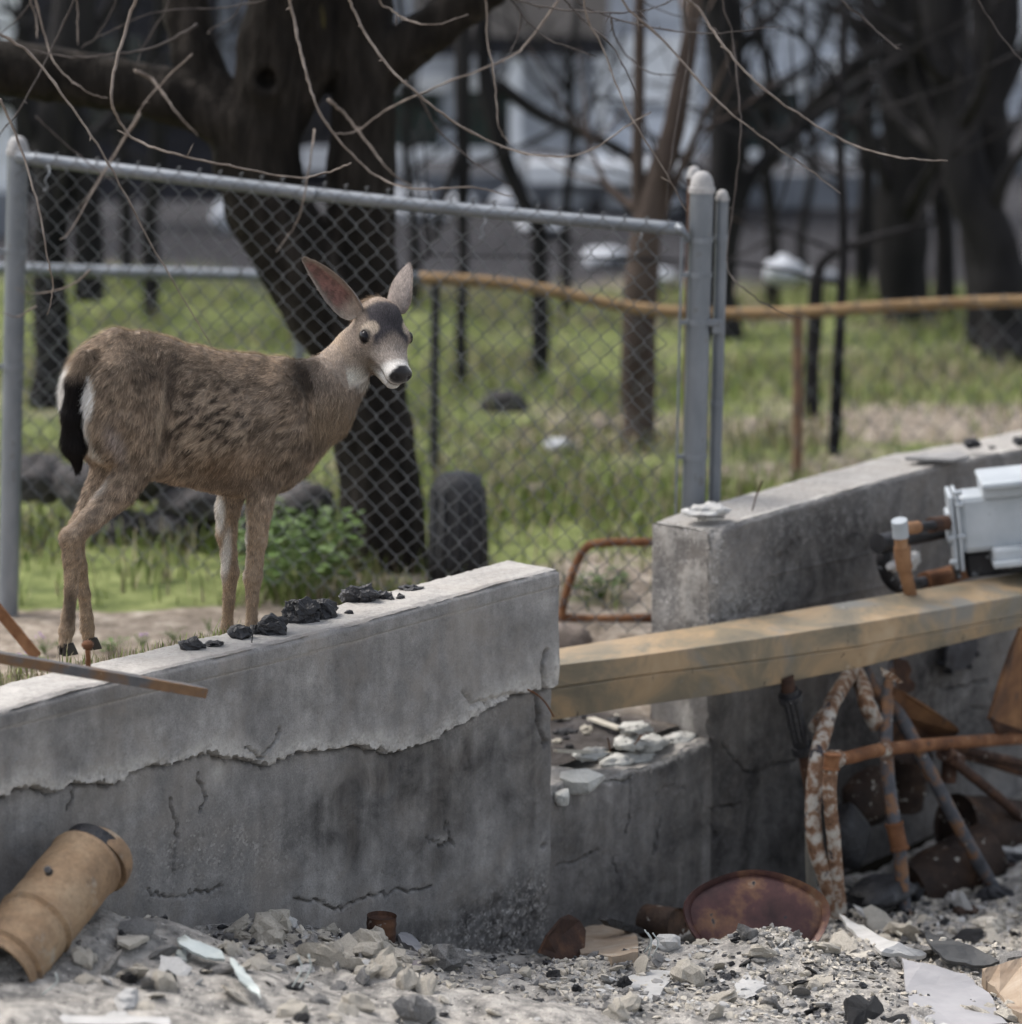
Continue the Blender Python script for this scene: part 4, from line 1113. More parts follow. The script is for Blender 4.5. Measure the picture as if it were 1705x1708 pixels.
# ------------------------------------------------------------------ chain link fence
YL, YR = 12.0, 11.45
FL0, FL1 = P(28, 262, YL), P(1136, 382, YR)           # top rail axis ends
fence = empty('chain_link_fence', (FL1[0], FL1[1], -.5), 'galvanised chain link fence panel with top rail behind the deer', 'fence')
MB().tube(spline([FL0, P(480, 318, YL * .62 + YR * .38), P(800, 352, YL * .35 + YR * .65), FL1], 10), .0235, 14).build('top_rail', m_galv, fence, smooth=True)
mbx = MB(); a = P(500, 322, YL * .58 + YR * .42); b2 = P(528, 325, YL * .56 + YR * .44); mbx.tube([a, b2], .0255, 14); mbx.build('rail_sleeve', m_galv, fence, smooth=True, angle=40)
def cap_dome(c, r, h, n=16):
    prof = [(1.12, -.35), (1.12, 0), (1.0, .03), (.97, .30), (.82, .65), (.50, .92), (.12, 1.0)]
    V = [];
    for (rr, hh) in prof:
        for k in range(n):
            t = 2 * math.pi * k / n; V.append(np.asarray(c) + np.array([rr * r * math.cos(t), rr * r * math.sin(t), hh * h]))
    F = [(i * n + k, i * n + (k + 1) % n, (i + 1) * n + (k + 1) % n, (i + 1) * n + k) for i in range(len(prof) - 1) for k in range(n)]
    return V, F + [tuple(range((len(prof) - 1) * n, len(prof) * n))]
def post(parent, top, bot, r, mat, capmat, name='post', cap=True):
    MB().tube([bot, bot * .5 + top * .5, top], r, 18).build(name, mat, parent, smooth=True, angle=40)
    if cap:
        V, F = cap_dome(top, r, r * 1.35); m = MB(); m.add(V, F); m.build('post_cap', capmat, parent, smooth=True, angle=50)
def band(parent, pa, pb, t, r, h=.016):
    c = pa + (pb - pa) * t; ax = (pb - pa) / np.linalg.norm(pb - pa)
    m = MB(); m.tube([c - ax * h / 2, c + ax * h / 2], r, 18); 
    m.box(c + np.array([-r - .008, -.012, 0]), (.014, 0, 0), (0, .006, 0), (0, 0, h * .45))
    m.build('tension_band', m_galv, parent, smooth=True, angle=40)
m_capmat = simple('cast_cap', [(.3, (.26, .255, .255)), (.7, (.44, .43, .42))], 20, .75, .2, bscale=120, bstr=.4)
lp0, lp1 = P(12, 1075, YL + .03), P(30, 250, YL + .03)
post(fence, lp1, lp0, .038, m_galv, m_capmat)
band(fence, lp0, lp1, .80, .041, .02); band(fence, lp0, lp1, .57, .041, .02)
rp0, rp1 = P(1152, 1010, YR + .02), P(1171, 312, YR + .02)
post(fence, rp1, rp0, .041, m_galv, m_capmat)
for (yy) in (398, 455, 533, 757): band(fence, rp0, rp1, (1010 - yy) / (1010 - 312.), .0445, .017)
# tension bar
MB().box((P(1137, 396, YR - .01) + P(1123, 1040, YR - .01)) / 2, (.0035, 0, 0), (0, .008, 0), (P(1137, 396, YR) - P(1123, 1040, YR)) / 2).build('tension_bar', m_galv, fence)
cb = MB(); cb.tube([P(1130, 380, YR), P(1140, 386, YR - .02), P(1150, 400, YR - .02)], [.022, .014, .008], 8); cb.build('rail_end_clamp', m_galv, fence, smooth=True)
def chain_mesh(corner_fn, wu, hu, pitch_w, pitch_h, r, n=5, knuckle=.012):
    """corner_fn(u,v): metres along and metres down from the top -> world point; normal ~ +-y"""
    nw = int(wu / (pitch_w / 2)); nh = int(hu / (pitch_h / 2))
    mb = MB()
    rr = np.random.default_rng(4)
    for i in range(nw):
        u0 = i * pitch_w / 2
        pts = []; ph = i % 2
        for k in range(nh + 1):
            left = (k + ph) % 2 == 0
            u = u0 + (-.0018 if left else pitch_w / 2 + .0018)
            v = k * pitch_h / 2
            dy = (.0032 if left else -.0032)
            uu, vv = u + rr.normal(0, .0006), v + rr.normal(0, .0006)
            for (fu, dv, yy) in ((-1, -.0035, dy * .3), (0, 0, dy * 1.6), (-1, .0035, dy * .3)):
                pts.append(corner_fn(uu, vv + dv) + np.array([0, yy, 0]))
        # twisted knuckle above the rail
        top = pts[0]; pts = [top + np.array([.006, .004, knuckle]), top + np.array([-.004, -.004, knuckle * .6])] + pts
        V, Fs = tube_geo(np.array(pts), r, n, False); b0 = mb.n; mb.V.append(V); mb.n += len(V); mb.F4.extend((Fs[0] + b0).tolist())
    return mb
FLEN = np.linalg.norm(FL1 - FL0); FH = 1.48
def fmap(u, v):
    t = u / FLEN; top = FL0 * (1 - t) + FL1 * t
    return top + np.array([-.012 * v, 0, .016 - v]) + np.array([0, -.027 + .016 * math.sin(u * 3.1) * v + .01 * v, 0])
cm = chain_mesh(fmap, FLEN - .03, FH, .0765, .083, .0017)
cm.build('wire_mesh', m_galv_d, fence, smooth=True)
for (px, py) in ((80, 300), (805, 380), (1064, 405)):       # tie wires hanging from the rail
    a = P(px, py - 25, YR + .2)
    MB().tube(spline([a, a + np.array([.012, -.05, -.02]), a + np.array([-.004, -.055, -.05]), a + np.array([.004, -.05, -.07]), a + np.array([-.012, -.05, -.085])], 6), .0022, 6).build('tie_wire', m_galv, fence, smooth=True)
# hinge posts of the gate beyond: slimmer post in front and a dark one behind
gp = empty('gate_post', P(1190, 1010, YR + .1), 'slim galvanised gate post clamped to the thick fence post', 'post')
g0, g1 = P(1187, 1010, YR + .06), P(1205, 330, YR + .06)
post(gp, g1, g0, .0215, m_galv, m_capmat)
for t in ((1010 - 395) / 680., (1010 - 668) / 680.): 
    c = g0 + (g1 - g0) * t; ax = (g1 - g0) / np.linalg.norm(g1 - g0); MB().tube([c - ax * .009, c + ax * .009], .0245, 16).build('hinge_collar', m_galv, gp, smooth=True, angle=40)
c = P(1196, 545, YR + .02); MB().box(c, (.017, 0, 0), (0, .02, 0), (.0, 0, .022)).build('hinge_block', m_galv, gp, bevel=.004)
c = P(1180, 538, YR - .005); MB().box(c, (.045, 0, 0), (0, .006, 0), (.0, 0, .012)).build('hinge_strap', m_galv, gp, bevel=.003)
g2 = empty('gate_post', P(1150, 1000, YR + .5), 'brownish steel gate post with a domed cap behind the thick fence post', 'post')
post(g2, P(1158, 292, YR + .45), P(1146, 1000, YR + .45), .024, m_rust_d, m_capmat)

# ------------------------------------------------------------------ far fence: bent rusty rail, posts, wire
YF = 14.8
fpts = [P(-40, 446, YF), P(45, 449, YF), P(250, 455, YF), P(460, 460, YF), P(560, 460, YF), P(700, 464, YF), P(800, 469, YF), P(900, 482, YF), P(1000, 503, YF), P(1070, 515, YF), P(1140, 521, YF), P(1230, 523, YF), P(1330, 521, YF), P(1450, 513, YF), P(1580, 506, YF), P(1760, 500, YF)]
ff = empty('field_fence', P(1330, 850, YF), 'low wire fence with a bent tan rusty top rail across the grass', 'fence')
MB().tube(spline(fpts[:6], 6), .027, 10).build('top_rail', m_galv, ff, smooth=True)
MB().tube(spline(fpts[5:], 6), .0262, 10).build('top_rail', m_rustrail, ff, smooth=True)
post(ff, P(1331, 515, YF), P(1330, 960, YF), .024, simple('rust_post', [(.3, (.15, .085, .055)), (.7, (.26, .165, .11))], 5, .85), m_rust, cap=False)
post(ff, P(727, 470, YF), P(722, 960, YF), .021, m_black, m_black, cap=False)
post(ff, P(500, 462, YF), P(500, 960, YF), .024, m_galv, m_galv, cap=False)
fpa = spline(fpts, 6)
def fmap2(u, v):
    x = fpts[0][0] + u; z = np.interp(x, fpa[:, 0], fpa[:, 2])
    return np.array([x, YF - .03, z + .02 - v])
cm = chain_mesh(fmap2, fpts[-1][0] - fpts[0][0], 1.05, .13, .15, .0024, 4)
cm.build('wire_mesh', m_galv_d, ff, smooth=True)

# ------------------------------------------------------------------ the big tree behind the fence
YT = 12.9
tree = empty('bare_tree', P(650, 1040, YT), 'big dark leafless tree forking low behind the chain link fence', 'tree')
def TPt(x, y, dy=0.0): return P(x, y, YT + dy)
k = YT / FPX
stems = [
    [(652, 1060, 0, 92), (646, 960, 0, 76), (638, 850, 0, 70), (622, 720, 0, 68), (598, 600, 0, 70), (552, 520, 0, 74), (488, 420, 0, 70), (444, 340, 0, 70), (428, 280, 0, 72), (424, 215, 0, 70)],
    [(428, 215, 0, 66), (345, 185, -.02, 44), (270, 158, -.05, 45), (180, 138, -.08, 46), (80, 122, -.12, 47), (-40, 108, -.16, 46), (-160, 95, -.2, 44)],
    [(400, 220, 0, 50), (352, 150, .03, 42), (325, 90, .05, 40), (312, 30, .08, 38), (300, -60, .1, 36), (280, -260, .15, 30), (300, -500, .2, 22)],
    [(436, 240, 0, 62), (446, 150, -.05, 54), (450, 70, -.08, 52), (470, -20, -.1, 52), (500, -160, -.1, 46), (470, -420, -.15, 34), (480, -760, -.2, 22)],
    [(470, 215, .05, 34), (506, 150, .02, 34), (528, 100, .0, 34), (540, 30, .0, 34), (548, -60, 0, 36), (560, -220, 0, 30)],
    [(622, 560, .03, 46), (606, 470, .03, 58), (602, 380, .03, 57), (602, 280, .04, 56), (605, 190, .05, 55), (610, 100, .06, 54), (600, 20, .08, 54), (590, -80, .1, 52), (600, -300, .15, 42), (580, -700, .2, 26)],
    [(622, 130, .05, 44), (670, 85, .02, 42), (730, 40, -.02, 40), (790, -5, -.06, 38), (860, -60, -.1, 36), (980, -170, -.2, 30), (1180, -300, -.6, 24), (1420, -360, -1.0, 16)],
]
tsegs = []
for st in stems:
    P3 = [(TPt(x, y, dy), r * k) for (x, y, dy, r) in st]
    tsegs += [(a[0], b[0], a[1], b[1]) for a, b in zip(P3[:-1], P3[1:])]
torg = np.array(tree.location)
def tree_sdf(p):
    d = None
    for (a, b, ra, rb) in tsegs:
        c = sd_cone(p, a, b, ra, rb); d = c if d is None else smin(d, c, .022)
    kn = TPt(448, 128, -.05) + np.array([0, -.115, 0])
    q = p - kn
    rad = np.sqrt(q[:, 0] ** 2 + q[:, 2] ** 2)
    d = smin(d, np.sqrt((rad - .055) ** 2 + (q[:, 1] * .8) ** 2) - .026, .03)
    d = -smin(-d, sd_ell(p, kn + np.array([0, -.01, 0]), (.036, .05, .036)), .012)
    return d
allp = np.array([s_[0] for s_ in tsegs] + [s_[1] for s_ in tsegs])
tlo, thi = allp.min(0) - .25, allp.max(0) + .2
tlo[0] = P(-165, 0, YT)[0]
zcut = P(0, -330, YT)[2]
thi2 = thi.copy(); thi2[2] = min(thi[2], zcut)
thi2[0] = P(900, 0, YT)[0]; thi2[1] = YT + .4; tlo[1] = YT - .45
tsegs_all = tsegs; tsegs = [s_ for s_ in tsegs_all if min(s_[0][2], s_[1][2]) < zcut + .2 and min(s_[0][0], s_[1][0]) < thi2[0] + .1]
TV_, TQ_ = mesh_implicit(tree_sdf, tlo, thi2, .024, 2)
nrm = vert_normals(TV_, TQ_)
bk = fbm(TV_ * np.array([26, 26, 5.]), 4); bk2 = fbm(TV_ * np.array([9, 9, 7.]), 3)
TV_ = TV_ + nrm * (.014 * bk + .012 * bk2 - .004)[:, None]
o = obj('trunk', mesh_np('trunk', TV_ - torg, TQ_, m_bark), tree)
# limbs above the frame, and the boughs the drooping twigs hang from
crown = MB()
for st in stems[2:]:
    pts = spline([TPt(x, y, dy) for (x, y, dy, r) in st], 5); rad = np.interp(np.linspace(0, 1, len(pts)), np.linspace(0, 1, len(st)), [r * k for (_, _, _, r) in st])
    keep = (pts[:, 2] > zcut - .12) | (pts[:, 0] > thi2[0] - .12)
    if keep.sum() > 2: crown.tube(pts[keep], rad[keep] * 1.0, 12)
crown.build('limb', m_bark, tree, smooth=True)
bough_z = 2.42
boughs = [[TPt(-100, 100, -.2), np.array([-2.1, 12.0, 1.75]), np.array([-2.3, 11.0, 2.3])],
          [TPt(470, -420, -.15), np.array([-.9, 12.2, 2.62]), np.array([-1.3, 11.2, 2.52]), np.array([-1.75, 10.4, 2.35])],
          [TPt(560, -220, 0), np.array([-.55, 12.2, 2.35]), np.array([-.6, 11.3, 2.46]), np.array([-.5, 10.5, 2.4])],
          [TPt(980, -170, -.2), np.array([.55, 12.2, 2.3]), np.array([.8, 11.3, 2.42]), np.array([1.2, 10.5, 2.35])],
          [TPt(1180, -300, -.6), np.array([1.2, 11.6, 2.55]), np.array([1.9, 11.2, 2.5]), np.array([2.4, 10.7, 2.4])]]
bp = []
for bb in boughs:
    s_ = spline(bb, 8); MB().tube(s_, np.linspace(.05, .018, len(s_)), 8).build('limb', m_bark, tree, smooth=True); bp.append(s_[6:])
bp = np.concatenate(bp)
# twigs: traced courses, each carried up to the nearest bough
TW = [
    ([(228, -60), (215, 30), (192, 110), (186, 165), (196, 195), (225, 232), (290, 256), (380, 276), (490, 296), (545, 288), (585, 272)], 10.6, .0062, 0),
    ([(484, -40), (492, 40), (510, 120), (535, 190), (580, 250), (635, 298), (700, 315), (790, 312), (855, 328)], 10.9, .0060, 0),
    ([(580, -40), (592, 20), (640, 100), (690, 150), (760, 205), (850, 248), (930, 262), (990, 248), (1050, 208), (1086, 187)], 10.7, .0058, 0),
    ([(628, -20), (650, 15), (690, 36), (730, 40), (782, 24)], 11.0, .0042, 0),
    ([(-20, 60), (60, 85), (130, 95), (185, 90), (260, 78), (330, 40)], 11.2, .0042, 1),
    ([(55, -40), (75, 60), (95, 110), (140, 150), (180, 165)], 11.0, .0050, 0),
    ([(-30, 40), (50, 90), (120, 180), (180, 270), (260, 420), (360, 590)], 10.5, .0046, 0),
    ([(0, 165), (30, 235), (60, 330), (80, 430), (88, 480), (80, 525)], 10.3, .0044, 0),
    ([(130, -40), (95, 60), (40, 170), (0, 225), (-40, 300)], 10.8, .0040, 1),
    ([(235, 190), (190, 260), (120, 380), (100, 400)], 11.3, .0040, 0),
    ([(-20, 100), (0, 60), (60, -20)], 11.3, .0034, 1),
    ([(128, -40), (130, 20), (130, 75)], 11.4, .0040, 0), ([(52, -30), (60, 30), (62, 65)], 11.4, .004, 0), ([(200, -30), (165, 55), (135, 80)], 11.6, .0034, 1), ([(290, -30), (240, 75), (228, 105)], 11.6, .0034, 1),
    ([(470, -30), (390, 10), (300, 15), (230, 30), (140, 75)], 11.5, .0036, 1), ([(405, -10), (350, 50), (352, 55)], 11.8, .0030, 1),
    ([(225, 118), (250, 130), (275, 160), (300, 195), (330, 225)], 11.6, .0062, 0),
    ([(960, -40), (880, 70), (840, 100), (740, 140), (650, 180), (595, 218), (560, 222), (545, 205)], 11.3, .0046, 0),
    ([(548, 165), (575, 190), (615, 240), (650, 285), (685, 310)], 11.5, .0058, 0),
    ([(700, 160), (730, 215), (790, 270), (855, 312)], 11.2, .0040, 1),
    ([(800, -30), (812, 60), (826, 140), (832, 210), (850, 240)], 11.1, .0044, 0),
    ([(840, -20), (900, 55), (960, 82), (995, 95)], 11.0, .0036, 1),
    ([(830, -30), (880, 5), (960, 18), (1040, 20), (1100, 10), (1180, -30)], 10.8, .0048, 1),
    ([(920, -30), (960, 20), (1020, 75), (1050, 130), (1066, 185)], 10.7, .0044, 1),
    ([(980, -30), (1010, 90), (1050, 190), (1100, 270), (1145, 352)], 10.6, .0044, 0),
    ([(940, -20), (1010, 25), (1100, 48), (1200, 55), (1306, 43)], 10.8, .0042, 1),
    ([(1020, 30), (1030, 70), (1070, 115), (1120, 125), (1125, 123)], 11.1, .0034, 1),
    ([(1030, -40), (1110, 70), (1200, 170), (1280, 235), (1360, 290), (1402, 323)], 10.7, .0048, 0),
    ([(1140, -40), (1170, 20), (1210, 80), (1270, 145), (1340, 195), (1420, 240), (1500, 262), (1580, 268)], 10.6, .0058, 0),
    ([(1205, -30), (1222, 60), (1232, 150), (1235, 230), (1225, 330), (1213, 440), (1240, 480), (1290, 515), (1338, 532)], 10.9, .0042, 1),
    ([(1145, -20), (1150, 80), (1130, 200), (1115, 300), (1112, 370)], 11.2, .0040, 1),
    ([(1390, -30), (1440, 30), (1490, 75), (1500, 80)], 10.9, .0048, 1), ([(1620, -30), (1660, 45), (1720, 120)], 10.8, .0048, 1),
    ([(1270, -30), (1240, 20), (1250, 45)], 11.4, .003, 1), ([(1060, -20), (1175, 40), (1200, 60), (1220, 130)], 11.6, .003, 1),
    ([(460, 420), (490, 380), (505, 340), (520, 250), (525, 215)], 11.35, .0036, 0), ([(25, 480), (60, 490), (120, 475), (150, 450)], 11.2, .0034, 0), ([(0, 520), (30, 528), (60, 510)], 11.2, .0034, 0),
    ([(320, 90), (250, 160), (200, 240), (130, 350)], 11.4, .0030, 0), ([(60, 195), (110, 240), (170, 290), (200, 300)], 11.5, .003, 1), ([(870, 20), (866, 55), (850, 90)], 11.1, .003, 1),
]
rt_ = np.random.default_rng(8)
for (pl, Y, r, dk) in TW:
    pts = [P(x, y, Y + .05 * math.sin(i * 1.7)) for i, (x, y) in enumerate(pl)]
    hi = 0 if pts[0][2] >= pts[-1][2] else -1
    if pl[hi][1] < 0:                                  # leaves the frame at the top: carry it to a bough
        q = pts[hi]; j = np.argmin(np.linalg.norm((bp - q) * np.array([1, .7, .4]), axis=1)); e = bp[j]
        mid = (q + e) / 2 + np.array([0, 0, .06])
        pts = [e, mid] + pts if hi == 0 else pts + [mid, e]
    s_ = spline(pts, 7); s_ = s_ + rt_.normal(0, .0012, s_.shape)
    rad = np.linspace(r, r * .35, len(s_)) if hi == 0 else np.linspace(r * .35, r, len(s_))
    knob = 1 + .35 * (rt_.random(len(s_)) > .86)
    m = MB(); m.tube(s_, rad * knob, 7)
    for q in range(3, len(s_) - 2, 5):                 # buds and short spurs
        if rt_.random() < .6:
            d_ = rt_.normal(0, 1, 3); d_ /= np.linalg.norm(d_); L = rt_.choice([.010, .018, .05], p=[.5, .35, .15])
            m.tube([s_[q], s_[q] + d_ * L * .6, s_[q] + d_ * L], [rad[q] * .7, rad[q] * .6, .0006], 5)
    m.build('twig', m_twig_d if dk else m_twig, tree, smooth=True)
# ------------------------------------------------------------------ things on and around the walls
def slab(pts, tv):
    pts = np.asarray(pts, float); n = len(pts); tv = np.asarray(tv, float)
    V = np.vstack([pts, pts + tv])
    F = [tuple(range(n)), tuple(range(2 * n - 1, n - 1, -1))] + [(i, i + n, (i + 1) % n + n, (i + 1) % n) for i in range(n)]
    return V.tolist(), [f[::-1] for f in F]
def one(mb, name, mat, label, cat, group=None, smooth=False, bevel=0.0, angle=None):
    V = np.concatenate(mb.V); org = np.array([V[:, 0].mean(), V[:, 1].mean(), V[:, 2].min()])
    o = mb.build(name, mat, None, smooth=smooth, bevel=bevel, origin=org, angle=angle)
    return tag(o, label, cat, group)
# --- long tan steel beam leaning through the gap
m_beam, nt, b = new_mat('tan_beam_steel')
v = coords(nt)
vs = coords(nt, (1, 1, 1))
c = ramp(nt, noise(nt, v, 4.5, 5, .62, .6), [(.28, (.13, .120, .095)), (.45, (.23, .19, .13)), (.58, (.36, .26, .155)), (.74, (.42, .33, .22))])
gs = ramp(nt, noise(nt, v, 2.3, 4, .6, .8), [(.50, 0.0), (.62, .8)])
c = mixc(nt, gs, c, (.19, .195, .185))
c = mixc(nt, ramp(nt, noise(nt, v, 11, 4, .6), [(.68, 0.0), (.74, .8)]), c, (.55, .51, .45))
c = mixc(nt, ramp(nt, noise(nt, coords(nt, (14, 14, 3)), 3, 3, .6), [(.69, 0.0), (.72, 1.0)]), c, (.035, .03, .03))
nt.links.new(c, b.inputs['Base Color']); b.inputs['Roughness'].default_value = .55; b.inputs['Metallic'].default_value = .25
bump(nt, b, noise(nt, v, 60, 3, .7), .12, .004)
ST = [(860, (1094, 1122, 1159, 1211), 10.36), (930, (1082, 1110, 1148, 1200), 10.42), (1050, (1063, 1096, 1130, 1180), 10.50), (1240, (1032, 1069, 1106, 1153), 10.66), (1434, (1000, 1040, 1079, 1114), 10.86), (1580, (975, 1015, 1051, 1077), 11.05), (1760, (945, 983, 1016, 1032), 11.3)]
prof = []
for (x, (t0, t1, s0, b0), Y) in ST:
    a = P(x, t1, Y); rows = [P(x, t0, Y + .25), a, P(x, s0 - 2, Y + .004), P(x, s0, Y + .012), P(x, s0 + 2, Y + .004), P(x, b0, Y + .03), P(x, b0 - 4, Y + .17)]
    prof.append(rows)
prof = np.array(prof); nst, npr = prof.shape[:2]
# refine along the length
xs_ = np.linspace(0, nst - 1, 60); pr = np.stack([np.stack([np.interp(xs_, np.arange(nst), prof[:, j, c_]) for c_ in range(3)], -1) for j in range(npr)], 1)
pr = pr + .0016 * np.stack([fbm(pr * 5 + 7 * i_, 2) for i_ in range(3)], -1)
mb = MB(); nst = 60
V = pr.reshape(-1, 3); F = [(i * npr + j, i * npr + (j + 1) % npr, (i + 1) * npr + (j + 1) % npr, (i + 1) * npr + j) for i in range(nst - 1) for j in range(npr)]
mb.add(V, F + [tuple(range(npr - 1, -1, -1)), tuple(range((nst - 1) * npr, nst * npr))])
o = one(mb, 'metal_beam', m_beam, 'long tan and grey steel beam slanting through the gap between the concrete walls', 'beam', bevel=.004)

# --- grey painted meter box with its piping
m_grey = simple('chipped_grey_paint', [(.3, (.33, .36, .385)), (.7, (.46, .49, .51))], 5, .5, .1, spots=[(26, .71, (.03, .028, .027)), (70, .70, (.10, .09, .085))], bscale=40, bstr=.1)
m_scorch = simple('scorched_metal', [(.3, (.012, .012, .013)), (.6, (.035, .034, .036)), (.8, (.09, .085, .085))], 14, .5, .3, spots=(30, .64, (.30, .31, .32)), bscale=90, bstr=.4)
BO = .30
BX = np.array([.985, -.05, .11]); BX /= np.linalg.norm(BX); BN_ = np.array([BX[1], -BX[0], 0]); BN_ /= np.linalg.norm(BN_); BZ = np.cross(BX, BN_); BZ = BZ if BZ[2] > 0 else -BZ
YBX = W(1592, 880, BO)[1]
def frame_box(px, py0, py1, off, length, depth, dx=0.0):
    p0, p1 = P(px, py0, YBX - (off - BO)), P(px, py1, YBX - (off - BO))
    return (p0 + p1) / 2 + BX * (length / 2 + dx), BX * length / 2, BN_ * depth / 2, BZ * ((p0[2] - p1[2]) / 2)
mbox = empty('meter_box', W(1592, 925, BO), 'pale grey cast metal meter box with bolted end plate above the beam', 'meter box')
mb = MB(); mb.box(*frame_box(1598, 822, 918, BO, .62, .17)); mb.build('housing', m_grey, mbox, bevel=.022)
mb = MB(); mb.box(*frame_box(1594, 818, 944, BO, .014, .215)); mb.build('end_plate', m_grey, mbox, bevel=.006)
mb = MB(); mb.box(*frame_box(1584, 820, 942, BO, .016, .205)); fl = mb.build('flange', m_grey, mbox, bevel=.006)
mb = MB(); mb.box(*frame_box(1578, 850, 905, BO, .02, .12)); mb.build('inlet_boss', m_grey, mbox, bevel=.01)
mb = MB(); mb.box(*frame_box(1588, 885, 958, BO - .02, .02, .19)); mb.build('burnt_gasket', m_scorch, mbox, bevel=.006)
mb = MB(); mb.box(*frame_box(1634, 800, 824, BO, .50, .24)); mb.build('lid_neck', m_grey, mbox, bevel=.012)
mb = MB(); mb.box(*frame_box(1632, 795, 806, BO + .01, .55, .30)); mb.build('lid', m_grey, mbox, bevel=.008)
mb = MB(); mb.box(*frame_box(1652, 905, 931, BO + .02, .5, .23)); mb.build('bottom_pan', m_grey, mbox, bevel=.012)
mb = MB(); mb.box(*frame_box(1652, 926, 936, BO + .025, .5, .27)); mb.build('pan_rim', m_grey, mbox, bevel=.005)
mb = MB(); mb.box(*frame_box(1610, 918, 958, BO - .03, .55, .14)); mb.build('underside', m_scorch, mbox, bevel=.01)
for (px, py) in ((1600, 842), (1604, 895), (1588, 898), (1592, 938), (1598, 822), (1684, 928)):
    c = P(px, py, YBX - .10); mb = MB(); mb.tube([c - BX * .016, c - BX * .012, c + BX * .010, c + BX * .014], [.006, .010, .010, .006], 8); mb.build('bolt', m_grey, mbox, smooth=True, angle=40)
def pipe(pts, off, rpx, name, mat, label, cat='pipe', group=None, n=14, m=8, wob=.0012, couplings=(), parent=None, radf=None):
    Q = [W(x, y, off if np.isscalar(off) else off[i]) for i, (x, y) in enumerate(pts)]
    s_ = spline(Q, m)
    s_ = s_ + wob * np.stack([fbm(s_ * 9 + 3 * i, 2) for i in range(3)], -1)
    sc_ = np.linalg.norm(Q[0] - CAM) / FPX
    r = rpx * sc_ * (1 + .05 * fbm(s_ * 30, 2))
    mb = MB(); mb.tube(s_, r, n)
    if parent is None:
        if couplings:
            e = empty(name, Q[-1], label, cat, group)
            mb.build('pipe_run', mat, e, smooth=True, angle=50)
            for (t, ln, rr, cm) in couplings:
                i = int(t * (len(s_) - 1)); i = min(max(i, 1), len(s_) - 2); ax = s_[i + 1] - s_[i - 1]; ax /= np.linalg.norm(ax)
                L = ln * sc_ / 2; R_ = rpx * rr * sc_
                k_ = MB(); k_.tube([s_[i] - ax * L, s_[i] - ax * L * .8, s_[i] - ax * L * .72, s_[i] + ax * L * .72, s_[i] + ax * L * .8, s_[i] + ax * L], [R_, R_, R_ * .88, R_ * .88, R_, R_], 14); k_.build('coupling', cm, e, smooth=True, angle=40)
            return e
        return one(mb, name, mat, label, cat, group, smooth=True, angle=50)
    return mb.build(name, mat, parent, smooth=True, angle=50)
m_clayrust = simple('orange_rust_pipe', [(.3, (.17, .085, .042)), (.6, (.30, .165, .085)), (.8, (.38, .24, .14))], 12, .8, .1, bscale=120, bstr=.3)
pv = empty('gas_pipe', W(1520, 990, .30), 'rusty orange vertical pipe with a tee joined to the meter box', 'pipe')
pipe([(1503, 892), (1504, 915), (1508, 945), (1520, 995), (1524, 1030)], .34, 11, 'pipe_run', m_clayrust, '', parent=pv)
pipe([(1505, 912), (1506, 930), (1509, 948)], .34, 14, 'elbow', m_clayrust, '', parent=pv)
pipe([(1500, 868), (1502, 882), (1503, 896)], .34, 13.5, 'tee', m_grey, '', parent=pv)
pipe([(1506, 882), (1524, 880), (1530, 879)], .34, 11, 'tee_branch', m_clayrust, '', parent=pv)
pipe([(1528, 880), (1548, 877), (1565, 874)], .33, 8, 'nipple', m_scorch, '', parent=pv)
pipe([(1553, 876), (1570, 873), (1580, 872)], .32, 13, 'union', m_rust_d, '', parent=pv)
pb = empty('scorched_pipe', W(1480, 905, .2), 'black burnt pipe elbow behind the rusty tee beside the meter box', 'pipe')
pipe([(1482, 905), (1520, 897), (1580, 885)], .22, 13, 'pipe_run', m_scorch, '', parent=pb)
pipe([(1480, 912), (1474, 935), (1482, 962), (1500, 978), (1530, 975)], .2, 12, 'elbow', m_scorch, '', parent=pb)
pipe([(1464, 907), (1480, 905), (1496, 901)], .22, 17, 'collar', m_scorch, '', parent=pb)
pipe([(1524, 974), (1550, 968)], .2, 9, 'nipple', m_pipegrey, '', parent=pb)
pipe([(1542, 969), (1580, 960), (1614, 950)], .2, 15, 'sleeve', m_rust, '', parent=pb)
pipe([(1605, 952), (1650, 940), (1760, 918)], .2, 10, 'pipe_run', m_scorch, '', parent=pb)
# shredded insulation caught on the pipe
m_fluff = simple('white_insulation', [(.3, (.38, .375, .36)), (.7, (.56, .555, .54))], 30, .95, bscale=90, bstr=.8, bdist=.01)
def lump(c, r, seed, axes=None, n=12, amp=.35, fr=2.2):
    V, F = ellipsoid((0, 0, 0), np.eye(3), (1, 1, 1), n * 2, n)
    V = V * (1 + amp * fbm(V * fr + seed * 7.7, 4))[:, None] * np.asarray(r)
    if axes is not None: V = V @ np.asarray(axes)
    return V + np.asarray(c), F
def lump_obj(name, c, r, seed, mat, label, cat, group=None, axes=None, amp=.35, fr=2.2, n=12, smooth=True):
    V, F = lump(c, r, seed, axes, n, amp, fr); mb = MB(); mb.add_np(V, F); return one(mb, name, mat, label, cat, group, smooth=smooth)
AX = np.stack([WU, WN, [0, 0, 1]])
lump_obj('insulation_tuft', W(1520, 935, .27), (.045, .02, .035), 3, m_fluff, 'white insulation tuft caught behind the rusty pipe tee', 'insulation', axes=AX, amp=.8, fr=3)
lump_obj('insulation_tuft', W(1490, 945, .26), (.028, .02, .016), 4, m_fluff, 'small white insulation tuft on the black pipe elbow', 'insulation', axes=AX, amp=.8, fr=3)

